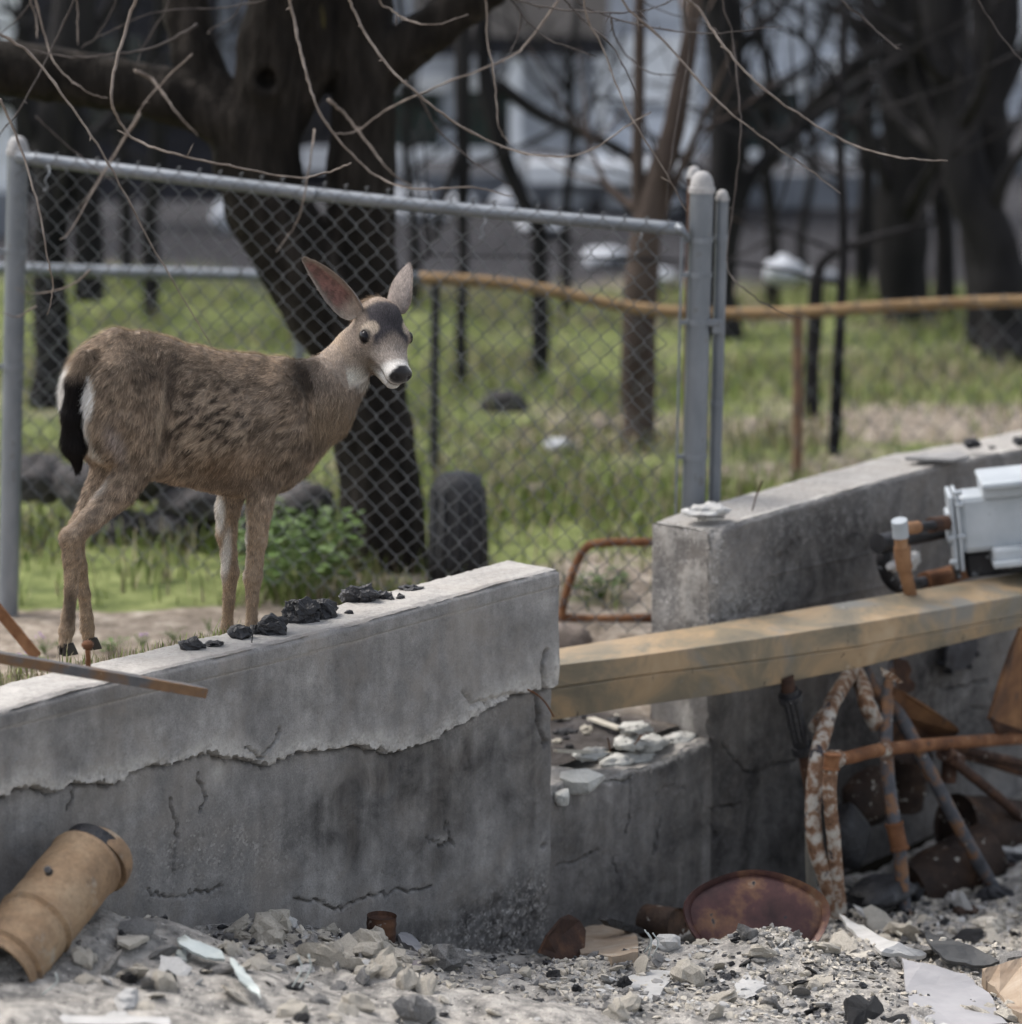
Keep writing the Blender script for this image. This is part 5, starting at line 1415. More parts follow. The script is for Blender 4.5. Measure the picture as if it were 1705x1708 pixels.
# --- the tangle of water pipes below the beam
GP = 'rusted pipes under the beam'
pipe([(1438, 1070), (1426, 1112), (1408, 1140), (1389, 1173), (1374, 1223), (1362, 1281), (1356, 1350), (1362, 1416), (1378, 1466), (1399, 1525)], [.10, .14, .2, .28, .34, .38, .40, .42, .44, .46], 13, 'water_pipe', m_rustpale, 'thick curved pipe flaking white and rust, bowing left', 'pipe', GP, wob=.004)
pipe([(1425, 1090), (1412, 1134), (1385, 1180), (1360, 1214)], [.10, .16, .24, .28], 11, 'pipe_stub', m_rustpale, 'pale flaking pipe stub beside the thick bowed pipe', 'pipe', GP, wob=.004)
pipe([(1388, 1264), (1384, 1320), (1389, 1378), (1395, 1455), (1401, 1520)], .47, 12, 'water_pipe', m_rustpale, 'straight flaking rust pipe hanging from the horizontal elbow', 'pipe', GP, couplings=[(.02, 26, 1.25, m_rust)])
pipe([(1388, 1266), (1412, 1264), (1474, 1250), (1589, 1239), (1760, 1228)], .42, 11.5, 'water_pipe', m_rust, 'horizontal rusty pipe running to the right under the beam', 'pipe', GP, couplings=[(.08, 22, 1.3, m_rustpale), (.5, 18, 1.15, m_rustpale)])
pipe([(1510, 1040), (1500, 1085), (1490, 1120), (1482, 1150), (1478, 1223), (1482, 1300), (1493, 1378), (1501, 1420), (1507, 1493), (1513, 1560)], [.08, .12, .18, .24, .34, .42, .48, .5, .52, .54], 11, 'water_pipe', m_pipegrey, 'grey and rust upright pipe with a rusty coupling near its foot', 'pipe', GP, couplings=[(.72, 44, 1.4, m_rust), (.11, 14, 1.3, m_rustpale)])
pipe([(1425, 1070), (1439, 1112), (1458, 1146), (1476, 1168), (1501, 1195), (1536, 1258), (1574, 1331), (1620, 1416), (1667, 1497), (1725, 1602)], [.08, .12, .18, .24, .30, .40, .46, .52, .56, .60], 11.5, 'water_pipe', m_pipegrey, 'long straight rusty pipe slanting down to the right into the rubble', 'pipe', GP)
pipe([(1420, 1080), (1426, 1116), (1440, 1150), (1447, 1177), (1464, 1210)], [.08, .14, .22, .28, .30], 14, 'pipe_elbow', m_rustpale, 'crusted flaking pipe elbow bunched below the beam', 'pipe', GP, wob=.006)
pipe([(1590, 1268), (1612, 1287), (1647, 1315), (1730, 1385)], .45, 9, 'water_pipe', m_rust_d, 'dark thin pipe slanting over the burnt drum', 'pipe', GP)
pipe([(1592, 1246), (1640, 1258), (1740, 1282)], .36, 8, 'water_pipe', m_rust_d, 'thin dark pipe just below the horizontal rusty pipe', 'pipe', GP)
pipe([(1592, 1256), (1650, 1272), (1740, 1300)], .33, 7, 'water_pipe', m_rust_d, 'thinnest dark pipe lying lowest below the horizontal pipe', 'pipe', GP)
pipe([(1352, 1385), (1353, 1440), (1355, 1505)], .32, 9, 'conduit', simple('dull_grey_conduit', [(.3, (.13, .125, .11)), (.7, (.24, .235, .21))], 8, .6, .3), 'short dull grey conduit behind the bowed pipe', 'pipe')
tv = empty('valve', W(1583, 1300, .4), 'dark burnt valve body under the horizontal rusty pipe', 'valve')
pipe([(1583, 1240), (1584, 1270), (1582, 1305)], .4, 13, 'valve_body', m_rust_d, '', parent=tv, wob=.004)
pipe([(1574, 1255), (1585, 1262), (1598, 1268)], .42, 14, 'bonnet', m_rust_d, '', parent=tv)
dp = empty('drain_pipe', W(1345, 1262, .25), 'black ribbed drain pipe with collars hanging below the beam', 'pipe')
pipe([(1316, 1150), (1326, 1195), (1337, 1245)], .25, 15, 'pipe_run', m_black, '', parent=dp)
pipe([(1318, 1158), (1320, 1170)], .25, 20, 'collar', m_black, '', parent=dp); pipe([(1337, 1242), (1340, 1254)], .25, 19, 'collar', m_black, '', parent=dp)
pipe([(1312, 1128), (1316, 1155)], .25, 12, 'nipple', m_rust_d, '', parent=dp); pipe([(1340, 1252), (1352, 1320), (1356, 1360)], .25, 10, 'tail_pipe', m_rust_d, '', parent=dp)
for dx in (-8, 0, 8): pipe([(1320 + dx, 1172), (1335 + dx, 1240)], .33 - abs(dx) * .004, 2.2, 'rib', m_black, '', parent=dp)

def plate(pts, off, name, mat, label, cat, th=.006, group=None, n_sub=0):
    Q = [W(x, y, off if np.isscalar(off) else off[i]) for i, (x, y) in enumerate(pts)]
    V, F = slab(Q, -WN * th); mb = MB(); mb.add(V, F); return one(mb, name, mat, label, cat, group, bevel=.0015)
m_rustsheet = simple('rust_sheet', [(.3, (.045, .028, .022)), (.48, (.15, .075, .038)), (.65, (.25, .13, .060)), (.8, (.33, .20, .11))], 6, .8, .15, spots=(13, .62, (.05, .046, .048)), bscale=90, bstr=.3)
plate([(1493, 1146), (1540, 1172), (1597, 1212), (1601, 1222), (1592, 1228), (1540, 1232), (1488, 1238), (1486, 1190)], [.30, .30, .30, .30, .22, .2, .2, .24], 'metal_sheet', m_rustsheet, 'triangular orange rust sheet behind the slanting pipes', 'sheet metal')
plate([(1492, 1096), (1515, 1102), (1522, 1118), (1516, 1130), (1528, 1140), (1526, 1154), (1508, 1158), (1494, 1150)], .24, 'metal_scrap', m_rust_d, 'jagged dark metal scrap below the beam', 'sheet metal')
plate([(1470, 1113), (1492, 1124), (1508, 1138), (1500, 1140), (1474, 1128)], [.55, .55, .54, .53, .54], 'metal_tab', m_rustpale, 'small bent metal tab on the upright grey pipe', 'sheet metal')
plate([(1712, 1030), (1690, 1080), (1672, 1130), (1651, 1200), (1664, 1208), (1712, 1222), (1740, 1225), (1740, 1030)], [.5, .5, .48, .46, .44, .44, .42, .5], 'metal_sheet', m_rustsheet, 'tall rusty sheet leaning at the right below the beam', 'sheet metal', .012)
plate([(1652, 1196), (1664, 1204), (1720, 1222), (1720, 1238), (1665, 1225)], [.47, .46, .44, .40, .42], 'metal_strip', m_rust_d, 'dark rusty strip at the foot of the tall leaning sheet', 'sheet metal', .01)
# round cover plate bolted to the wall
rp_ = empty('round_cover', W(1601, 1092, .0), 'round black burnt cover plate bolted to the wall below the beam', 'plate')
c0 = W(1601, 1085, .0); ang = np.linspace(0, 2 * math.pi, 40, endpoint=False)
ring_ = [c0 + WU * .115 * math.cos(a) + np.array([0, 0, .075 * math.sin(a)]) for a in ang]
V, F = slab(ring_, WN * .012); mb = MB(); mb.add(V, F); mb.build('disc', simple('soot_plate', [(.3, (.014, .014, .017)), (.6, (.045, .046, .055)), (.8, (.14, .145, .16))], 18, .6, .2), rp_, bevel=.003)
for a in (200, 235, 300, 335): 
    q = c0 + WU * .125 * math.cos(math.radians(a)) + np.array([0, 0, .083 * math.sin(math.radians(a))]); mb = MB(); mb.tube([q - WN * .02, q + WN * .018], .010, 8); mb.build('bolt', m_black, rp_)
# burnt drums and cans
m_drum = simple('burnt_drum', [(.3, (.018, .014, .013)), (.55, (.055, .036, .027)), (.75, (.13, .075, .045))], 7, .75, .2, spots=[(26, .63, (.40, .38, .34)), (12, .66, (.10, .06, .04))], bscale=60, bstr=.6, bdist=.008)
def drum(c, axis, r, L, name, mat, label, dent=.12, seed=0, cat='drum', group=None):
    c = np.asarray(c, float); axis = np.asarray(axis, float) / np.linalg.norm(axis)
    e = empty(name, c - np.array([0, 0, r]), label, cat, group)
    t = np.linspace(-1, 1, 15); pts = c[None] + axis * (t * L / 2)[:, None]
    rad = r * (1 + .035 * (np.abs(np.abs(t) - .36) < .08) + .03 * (np.abs(t) > .96))
    V, Fs = tube_geo(pts, rad, 28, False)
    ctr = np.repeat(pts, 28, 0); V = ctr + (V - ctr) * (1 + dent * fbm(V * 6 + seed, 3))[:, None]
    mb = MB(); mb.add_np(V, Fs[0]); mb.build('shell', mat, e, smooth=True)
    for s_ in (-1, 1):
        k0 = 0 if s_ < 0 else 14 * 28
        ring = V[k0:k0 + 28]; cc = ring.mean(0)
        Vv = np.vstack([ring, cc + (ring - cc) * .93 - axis * s_ * .012, (cc - axis * s_ * .010)[None]])
        F = [(i, (i + 1) % 28, 28 + (i + 1) % 28, 28 + i) for i in range(28)] + [(28 + i, 28 + (i + 1) % 28, 56) for i in range(28)]
        mb = MB(); mb.add(Vv, F if s_ > 0 else [f[::-1] for f in F]); mb.build('end_cap', mat, e, smooth=False)
    return e
drum(W(1585, 1450, .40), WU * .9 + np.array([.2, -.3, .25]), .10, .34, 'burnt_drum', m_drum, 'dark burnt metal drum lying under the slanting pipe', .10, 1)
drum(W(1668, 1385, .36), WU * .9 + np.array([0, -.35, -.15]), .115, .42, 'burnt_drum', m_drum, 'larger burnt drum speckled with white ash at the right', .10, 2)
drum(W(1512, 1300, .16), np.array([.1, -.2, 1]), .075, .20, 'rusty_canister', m_drum, 'upright mottled rusty canister standing behind the pipes', .06, 3, 'canister')
drum(W(1105, 1540, .22), np.array([.7, -.6, .1]), .055, .13, 'burnt_can', m_drum, 'small charred can lying at the foot of the low wall', .06, 4, 'can')
drum(W(636, 1548, .20), np.array([.05, 0, 1]), .042, .075, 'rusty_can', m_rust_d, 'short brown tin can standing on the rubble by the wall', .03, 5, 'can')
lump_obj('burnt_bag', W(1415, 1400, .22), (.09, .07, .12), 9, m_black, 'black charred lump between the pipes and the wall', 'debris', axes=AX)
lump_obj('burnt_heap', W(1450, 1330, .16), (.13, .08, .10), 10, m_drum, 'dark scorched metal casing behind the upright pipes', 'debris', axes=AX, amp=.25)
lump_obj('burnt_heap', W(1470, 1490, .45), (.14, .10, .05), 13, m_black, 'flat black charred heap around the foot of the pipes', 'debris', axes=AX, amp=.5)
# big tilted pan lid in front
c0 = P(1262, 1528, 9.75); ax1 = np.array([.98, .12, -.05]); ax1 /= np.linalg.norm(ax1); nrm_ = np.array([-.02, -.86, .52]); nrm_ -= ax1 * (nrm_ @ ax1); nrm_ /= np.linalg.norm(nrm_); ax2 = np.cross(nrm_, ax1); ax2 = ax2 if ax2[2] > 0 else -ax2
R_ = .224; rows = []
for (f_, d_) in ((.02, .010), (.5, .012), (.82, .008), (.90, .0), (.955, .012), (1.0, .018), (1.01, .006), (.95, -.004), (.5, -.004), (.02, -.004)):
    rows.append([c0 + (ax1 * math.cos(a) + ax2 * .62 * math.sin(a)) * R_ * f_ * (1 + .02 * math.sin(5 * a)) + nrm_ * (d_ + .006 * math.sin(3 * a) * f_) for a in np.linspace(0, 2 * math.pi, 48, endpoint=False)])
V = np.array(rows).reshape(-1, 3); F = [(i * 48 + k, i * 48 + (k + 1) % 48, (i + 1) * 48 + (k + 1) % 48, (i + 1) * 48 + k) for i in range(len(rows) - 1) for k in range(48)]
mb = MB(); mb.add(V, F + [tuple(range(47, -1, -1)), tuple(range(9 * 48, 10 * 48))])
one(mb, 'metal_disc', simple('burnt_enamel', [(.3, (.030, .017, .017)), (.52, (.075, .036, .034)), (.64, (.16, .085, .05)), (.76, (.30, .25, .20))], 7, .45, .2, spots=(14, .66, (.03, .03, .034)), bscale=60, bstr=.25), 'large round dark rusty metal disc half buried in front of the low wall', 'disc', smooth=True, angle=40)
plate([(900, 1590), (915, 1560), (938, 1532), (952, 1526), (968, 1535), (978, 1552), (975, 1600), (940, 1605)], [.28, .28, .24, .22, .22, .24, .3, .3], 'rusty_shroud', m_rust_d, 'curved dark rusty metal shroud at the foot of the low wall', 'sheet metal', .01)
plate([(1010, 1536), (1016, 1530), (1072, 1548), (1080, 1556), (1062, 1558), (1020, 1546)], .22, 'burnt_board', m_black, 'short black burnt board at the foot of the low wall', 'board', .03)

# --- terracotta coloured flue pipe at the left
m_clay, nt, b = new_mat('tan_flue_pipe')
v = coords(nt)
c = ramp(nt, noise(nt, v, 5, 5, .6, .5), [(.3, (.16, .098, .054)), (.5, (.28, .18, .10)), (.7, (.36, .255, .155))])
c = mixc(nt, ramp(nt, noise(nt, v, 9, 4, .6), [(.60, 0.0), (.68, .7)]), c, (.40, .36, .29))
c = mixc(nt, ramp(nt, noise(nt, v, 13, 4, .65), [(.60, 0.0), (.70, .8)]), c, (.085, .055, .04))
c = mixc(nt, 1.0, c, ramp(nt, noise(nt, v, 60, 4, .7), [(.3, .72), (.7, 1.15)]), 'MULTIPLY')
nt.links.new(c, b.inputs['Base Color']); b.inputs['Roughness'].default_value = .7
bump(nt, b, noise(nt, v, 40, 3, .7), .15, .005)
flue = empty('flue_pipe', P(20, 1700, 7.9), 'thick tan rusted flue pipe lying in the rubble against the wall', 'pipe')
A0, A1 = P(-6, 1622, 8.02), P(146, 1437, 8.40)
axf = (A1 - A0) / np.linalg.norm(A1 - A0); LF = np.linalg.norm(A1 - A0)
tq = np.linspace(0, 1, 60); rb = np.full(60, .101)
for (t0, am, w_) in ((.40, -.009, .012), (.425, .005, .014), (.08, -.008, .012), (.10, .005, .012), (.97, .005, .01), (.62, -.003, .02), (.22, .003, .02)): rb = rb + am * np.exp(-((tq - t0) / w_) ** 2)
pts = A0 + axf * (tq * LF)[:, None]
Vo, Fs = tube_geo(pts, rb, 40, False); Vi, _ = tube_geo(pts, rb - .006, 40, False)
ctr = np.repeat(pts, 40, 0)
df = 1 + .055 * fbm(Vo * 6, 3); Vo = ctr + (Vo - ctr) * df[:, None]; Vi = ctr + (Vi - ctr) * df[:, None]
n_ = len(Vo); Fi = Fs[0][:, ::-1] + n_
e0 = [(k, n_ + k, n_ + (k + 1) % 40, (k + 1) % 40) for k in range(40)]; l0 = 59 * 40
e1 = [(l0 + k, l0 + (k + 1) % 40, n_ + l0 + (k + 1) % 40, n_ + l0 + k) for k in range(40)]
mb = MB(); mb.add_np(np.vstack([Vo, Vi]), np.concatenate([Fs[0], Fi, np.array(e0), np.array(e1)])); mb.build('outer_pipe', m_clay, flue, smooth=True, angle=50)
mb = MB(); mb.tube(A0 + axf * (np.linspace(.55, 1.10, 14) * LF)[:, None], .090, 32); mb.build('inner_sleeve', m_black, flue, smooth=True, angle=40)
s2_, _ = None, None
mb = MB(); mb.tube(A0 + axf * (np.linspace(1.03, 1.16, 10) * LF)[:, None] + np.array([.012, 0, -.015]), [.094, .095, .095, .094, .093, .092, .090, .087, .083, .078], 32); mb.build('collar', m_clay, flue, smooth=True, angle=40)
q = P(82, 1455, 8.10); mb = MB(); mb.tube([q, q + np.array([-.002, -.018, .014])], [.011, .009], 10); mb.build('screw', m_black, flue)
seam = [c_ + np.array([.035, -.062, -.078]) for c_ in pts[::6]]
mb = MB(); mb.tube(seam, .0085, 8); mb.build('folded_seam', simple('pale_seam', [(.3, (.30, .27, .23)), (.7, (.45, .42, .37))], 20, .7), flue, smooth=True)

# --- angle iron, bar and bolt lying on the wall top
ai = empty('angle_iron', P(150, 1110, 8.55), 'rusty angle iron lying across the top of the left wall', 'angle iron')
a0, a1 = P(-70, 1078, 8.22), P(347, 1149, 8.56); dirv = (a1 - a0) / np.linalg.norm(a1 - a0)
upv = np.array([0, 0, 1.0]) - dirv * dirv[2]; upv /= np.linalg.norm(upv); sdv = np.cross(dirv, upv); sdv = sdv if sdv[1] > 0 else -sdv
Lh = (a1 - a0) / 2; mid = (a0 + a1) / 2
m_angle = simple('angle_iron_rust', [(.3, (.05, .052, .058)), (.5, (.11, .108, .11)), (.60, (.17, .10, .055)), (.75, (.28, .17, .095))], 5, .7, .25, spots=(40, .68, (.45, .40, .34)), bscale=90, bstr=.4)
mb = MB(); mb.box(mid - upv * .013, Lh, sdv * .0028, upv * .013); mb.build('upright_flange', m_angle, ai, bevel=.001)
mb = MB(); mb.box(mid + sdv * .026 - upv * .003, Lh, sdv * .0225, upv * .0026); mb.build('flat_flange', m_angle, ai, bevel=.001)
mb = MB(); b0_, b1_ = P(-14, 1004, 8.45), P(62, 1096, 8.5); d_ = (b1_ - b0_) / 2; mb.box((b0_ + b1_) / 2, d_, (.011, 0, .009), (0, .006, 0)); one(mb, 'flat_bar', m_rust, 'rusty flat bar slanting up from the angle iron', 'bar', bevel=.001)
bt = empty('bolt', P(149, 1112, 8.55), 'rusty carriage bolt standing in the angle iron', 'bolt')
mb = MB(); mb.tube([P(147, 1112, 8.55), P(147, 1090, 8.55), P(146, 1078, 8.55)], .0075, 10); mb.build('shank', m_rust, bt, smooth=True)
mb = MB(); mb.tube([P(146, 1082, 8.55), P(146, 1078, 8.55), P(146, 1073, 8.55), P(146, 1069, 8.55)], [.010, .0165, .0165, .010], 8); mb.build('head', m_rust, bt, smooth=True, angle=40)

# --- charred bits and oddments on top of the walls
def faceted(c, r, seed, n=26, sq=.75, flat=1.0):
    """angular chunk: convex hull of jittered points"""
    rr = np.random.default_rng(seed)
    p = rr.normal(0, 1, (n, 3)); p /= (np.abs(p) ** 4).sum(1)[:, None] ** .25 * (1 - sq) + np.linalg.norm(p, axis=1)[:, None] * sq
    p *= rr.uniform(.78, 1.08, (n, 1)) * np.asarray(r)
    bm = bmesh.new()
    for q in p: bm.verts.new(q)
    res = bmesh.ops.convex_hull(bm, input=bm.verts)
    for v_ in [x for x in res['geom_interior'] if isinstance(x, bmesh.types.BMVert)]: bm.verts.remove(v_)
    bm.verts.index_update()
    V = np.array([v_.co[:] for v_ in bm.verts]); F = [[v_.index for v_ in f.verts] for f in bm.faces]; bm.free()
    return V + np.asarray(c), F
def chunk(name, c, r, seed, mat, label, cat, group=None, n=26, extra=0):
    mb = MB(); r = np.asarray(r); rr = np.random.default_rng(seed + 99)
    for k_ in range(1 + extra):
        o_ = np.zeros(3) if k_ == 0 else rr.uniform(-.75, .75, 3) * r * np.array([1, 1, .5]); q_ = r if k_ == 0 else r * rr.uniform(.4, .65)
        V, F = lump(np.asarray(c) + o_, q_, seed * 1.37 + k_ * 5.1, None, 9, .75, 1.9)
        V = V + (q_.min() * .35) * np.stack([vnoise(V / q_.min() * 1.3 + 11 * i_ + seed) for i_ in range(3)], -1)
        mb.add_np(V, F)
    return one(mb, name, mat, label, cat, group)
GC = 'charred lumps on the wall top'
CH = [(320, 1076, 30, 15, 'small charred lump on the wall top at the end of the weeds', 2), (357, 1074, 26, 6, 'thin flat char flake between two charred lumps', 0), (402, 1056, 32, 18, 'blocky charred lump on the wall top below the deer foreleg', 2), (428, 1052, 22, 10, 'low char piece touching the blocky charred lump', 1),
      (452, 1048, 36, 24, 'rounded charred lump on the wall top right of the deer foreleg', 3), (503, 1024, 42, 30, 'largest charred chunk on the wall top', 4), (537, 1018, 42, 24, 'long charred chunk beside the largest one', 3), (600, 996, 42, 22, 'glossy charred chunk in front of the tree trunk', 3),
      (632, 995, 18, 12, 'small char crumb beside the glossy chunk', 1), (646, 996, 18, 12, 'second small char crumb past the glossy chunk', 1), (583, 1022, 11, 6, 'tiny char crumb near the front edge of the wall', 0), (668, 997, 10, 8, 'tiny char crumb alone past the two small crumbs', 0), (683, 981, 30, 7, 'flat char flake farthest along the left wall top', 0)]
for i, (x, y, w_, h_, lab, ex) in enumerate(CH):
    zt = ltop(WS(x, y + h_ / 2)[0]); c = G(x, y + h_ * .35, zt); k_ = np.linalg.norm(c - CAM) / FPX
    chunk('charcoal', c + np.array([0, 0, h_ * k_ * .42]), (w_ * k_ * .62, w_ * k_ * .45, h_ * k_ * .72), 70 + i, m_black, lab, 'charcoal', GC, extra=ex)
c = G(1622, 745, .0); chunk('charcoal', c + np.array([0, 0, .012]), (.032, .022, .016), 90, m_black, 'square charred cube on the right wall top', 'charcoal', GC)
c = G(1703, 740, .0); chunk('charcoal', c + np.array([0, 0, .010]), (.03, .022, .018), 91, m_black, 'charred lump at the far end of the right wall top', 'charcoal', GC)
c = G(1655, 748, .0); chunk('charcoal', c + np.array([0, 0, .004]), (.012, .010, .006), 92, m_black, 'tiny char crumb beside the charred cube', 'charcoal', GC)
m_slate = simple('grey_shingle', [(.3, (.20, .195, .19)), (.7, (.34, .33, .32))], 14, .9, bscale=150, bstr=.6)
mb = MB(); Q = [G(1510, 763, .012), G(1530, 757, .012), G(1600, 752, .012), G(1618, 760, .012), G(1590, 766, .012)]; V, F = slab(Q, np.array([0, 0, -.011])); mb.add(V, F); one(mb, 'roof_shingle', m_slate, 'flat grey shingle piece with a black burnt edge on the right wall', 'shingle')
lump_obj('ash_patch', G(1180, 853, .003), (.07, .05, .024), 31, m_fluff, 'white fluffy ash heap on the corner of the right wall', 'ash', amp=.7, fr=2.6, n=20)
mb = MB(); mb.tube([G(1255, 852, -.01), P(1262, 826, G(1255, 852, -.01)[1]), P(1271, 805, G(1255, 852, -.01)[1] + .01)], .0028, 8); q = P(1271, 804, G(1255, 852, -.01)[1] + .01); mb.tube([q, q + np.array([.001, 0, .003])], .006, 8); one(mb, 'nail', m_rust_d, 'bent rusty nail standing upright in the right wall top', 'nail')
mb = MB(); mb.tube([G(1155, 861, .012), G(1208, 862, .012)], .0025, 8); one(mb, 'nail', m_black, 'long thin nail lying on the white ash', 'nail')
mb = MB(); mb.tube(spline([W(880, 1150, .03), W(895, 1158, .045), W(910, 1172, .05), W(924, 1195, .04)], 6), .0028, 7); one(mb, 'rebar_wire', m_rust, 'thin rusty wire poking out of the crack at the wall end', 'wire', smooth=True)
mb = MB(); mb.tube([W(420, 1072, -.02), W(423, 1042, -.02)], .0018, 6); one(mb, 'nail', m_black, 'thin black nail standing by the deer foreleg', 'nail')

# --- oddments in the gap between the walls
m_lath = simple('pale_lath', [(.3, (.34, .31, .25)), (.7, (.52, .49, .42))], 12, .85, stretch=(1, 1, 6), bscale=60)
m_plast = simple('pale_plaster', [(.3, (.36, .36, .34)), (.7, (.56, .56, .53))], 14, .95, bscale=70, bstr=.7, bdist=.01)
def gpt(px, py, dz=0.0, it=12):
    Y = 10.8
    for _ in range(it):
        p = P(px, py, Y); z = float(ground_z(np.array([p[0]]), np.array([p[1]]))[0]) + dz; Y = Y + (p[2] - z) / math.tan(math.radians(14.5)) * .6
    return P(px, py, Y)
def strip(a, b, w_, th, name, mat, label, cat, group=None):
    a, b = np.asarray(a), np.asarray(b); d_ = (b - a) / 2; s_ = np.cross(d_, [0, 0, 1.0]); s_ /= np.linalg.norm(s_); u_ = np.cross(s_, d_); u_ /= np.linalg.norm(u_)
    mb = MB(); mb.box((a + b) / 2, d_, s_ * w_ / 2, u_ * th / 2); return one(mb, name, mat, label, cat, group, bevel=.001)
strip(gpt(985, 1198, .02), gpt(1036, 1216, .03), .030, .008, 'wood_splinter', m_lath, 'pale yellow wood splinter on the soil in the gap', 'wood')
strip(W(926, 1252, -.16), W(1020, 1256, -.10), .022, .008, 'wood_lath', m_lath, 'long thin pale lath lying on the low wall in the gap', 'wood')
for i, (x, y, rx, ry, lab) in enumerate([(1060, 1214, 18, 8, 'white plaster lump against the block corner in the gap'), (1050, 1240, 16, 9, 'flaking pale plaster lump behind the upright nail'), (1085, 1240, 28, 10, 'pale green plaster flake on the low wall'), (1130, 1232, 22, 8, 'crumpled pale plaster sheet on the low wall by the block'),
                                      (1030, 1268, 26, 8, 'broad pale plaster flake on the edge of the low wall'), (985, 1258, 22, 7, 'grey plaster flake beside the lath'), (1060, 1266, 22, 10, 'pale plaster crust at the front edge of the low wall')]):
    lump_obj('plaster_lump', W(x, y, ROFF - .10), (rx * .0030, .05, ry * .0022), 200 + i, m_plast, lab, 'plaster', axes=AX, amp=.7, fr=2.6)
mb = MB(); mb.tube([W(1019, 1256, -.1), W(1014, 1230, -.1)], .0028, 7); one(mb, 'nail', m_rust_d, 'dark nail standing upright in the plaster on the low wall', 'nail')
mb = MB(); mb.tube([W(1058, 1242, -.1), W(1074, 1222, -.1)], .0035, 7); one(mb, 'nail', m_rust, 'orange rusty nail leaning against the block corner', 'nail')
V, F = faceted(W(970, 1306, ROFF + .01), (.085, .05, .045), 44, 30); mb = MB(); mb.add(V, F); V, F = faceted(W(938, 1330, ROFF + .01), (.03, .03, .035), 45, 20); mb.add(V, F)
one(mb, 'broken_concrete', m_plast, 'loose pale concrete lump on the low wall beside the left wall end', 'concrete')
for i in range(26):
    x, y = rng.uniform(926, 1075), rng.uniform(1190, 1245); c = gpt(x, y, .006); s_ = rng.uniform(.006, .018)
    chunk('char_crumb', c, (s_ * 1.4, s_, s_ * .6), 300 + i, [m_black, m_black, m_lath][i % 3] if i % 3 < 2 else m_lath, 'small charred or pale crumb on the soil in the gap', 'debris', 'crumbs on the soil in the gap', n=14)
m_rock = simple('brown_rock', [(.3, (.13, .105, .09)), (.6, (.22, .185, .16)), (.8, (.31, .27, .24))], 14, .95, bscale=70, bstr=.8, bdist=.01)
lump_obj('rock', gpt(948, 1085, .03) + np.array([0, 0, .02]), (.085, .07, .075), 77, m_rock, 'brown rough rock at the wall end behind the beam', 'rock', amp=.45, fr=1.8, n=16)
m_rustthin = m_rust
bf = empty('bed_frame', gpt(945, 1050, .0), 'bent rusty tubular bed frame standing behind the fence', 'bed frame')
YB = 12.0
for nm, pl in (('bent_tube', [(935, 1040), (942, 1000), (958, 950), (975, 917), (1000, 906), (1090, 904)]), ('lower_rail', [(930, 1030), (1000, 1033), (1095, 1030)])):
    s_ = spline([P(x, y, YB) for (x, y) in pl], 8); mb = MB(); mb.tube(s_, .0155, 12); mb.build(nm, m_rust, bf, smooth=True)
mb = MB(); mb.tube([P(936, 1036, YB), P(930, 1100, YB)], .016, 10); mb.build('leg', m_rust, bf, smooth=True)
# ------------------------------------------------------------------ behind the fences
# charred barrel beside the trunk, dark rubble bank, weeds
cb0 = P(764, 985, 12.55); prof_ = [(0, 1.0), (.15, 1.02), (.32, .98), (.40, .95), (.435, .84), (.455, .62), (.465, .25)]
hb = empty('charred_stump', cb0, 'black charred rounded stump standing beside the tree trunk', 'stump')
mb = MB(); V, Fs = tube_geo([cb0 + np.array([0, 0, z_]) for z_, _ in prof_], np.array([.104 * r2 for _, r2 in prof_]), 22, True); V = V + .012 * np.stack([fbm(V * 9 + 5 * i_, 3) for i_ in range(3)], -1); mb.add_np_list(V, Fs); mb.build('charred_wood', m_black, hb, smooth=True)
mb = MB()
for a_ in np.linspace(0, 6.28, 13)[:-1]:
    q_ = cb0 + np.array([.106 * math.cos(a_), .106 * math.sin(a_), 0]); mb.tube([q_, q_ + np.array([.002, 0, .2]), q_ + np.array([-.004 * math.cos(a_), 0, .40])], [.012, .010, .006], 6)
mb.build('bark_ridge', m_black, hb, smooth=True)
m_bank = simple('burnt_bank', [(.25, (.022, .021, .022)), (.5, (.06, .056, .056)), (.75, (.15, .14, .135))], 5, .95, bscale=20, bstr=1.0, bdist=.03)
GBK = 'dark boulders behind the deer'
for i, (x, y, rx, ry) in enumerate([(60, 800, 60, 40), (150, 815, 60, 45), (250, 790, 70, 42), (340, 835, 70, 36), (430, 870, 60, 34), (510, 845, 55, 40), (300, 870, 60, 30), (200, 880, 60, 28)]):
    Y = 13.6 - .0008 * x; c = P(x, y, Y); k_ = Y / FPX
    lump_obj('burnt_boulder', c, (rx * k_, .16, ry * k_), 400 + i, m_bank, ['broad dark grey boulder by the fence post', 'dark boulder behind the deer hind legs', 'tall dark boulder under the deer belly', 'low dark boulder behind the deer forelegs', 'dark boulder right of the deer forelegs', 'dark boulder leaning to the tree trunk', 'small dark boulder in front of the tall one', 'small grey boulder in front of the hind-leg boulder'][i], 'boulder', GBK, amp=.45, n=14)
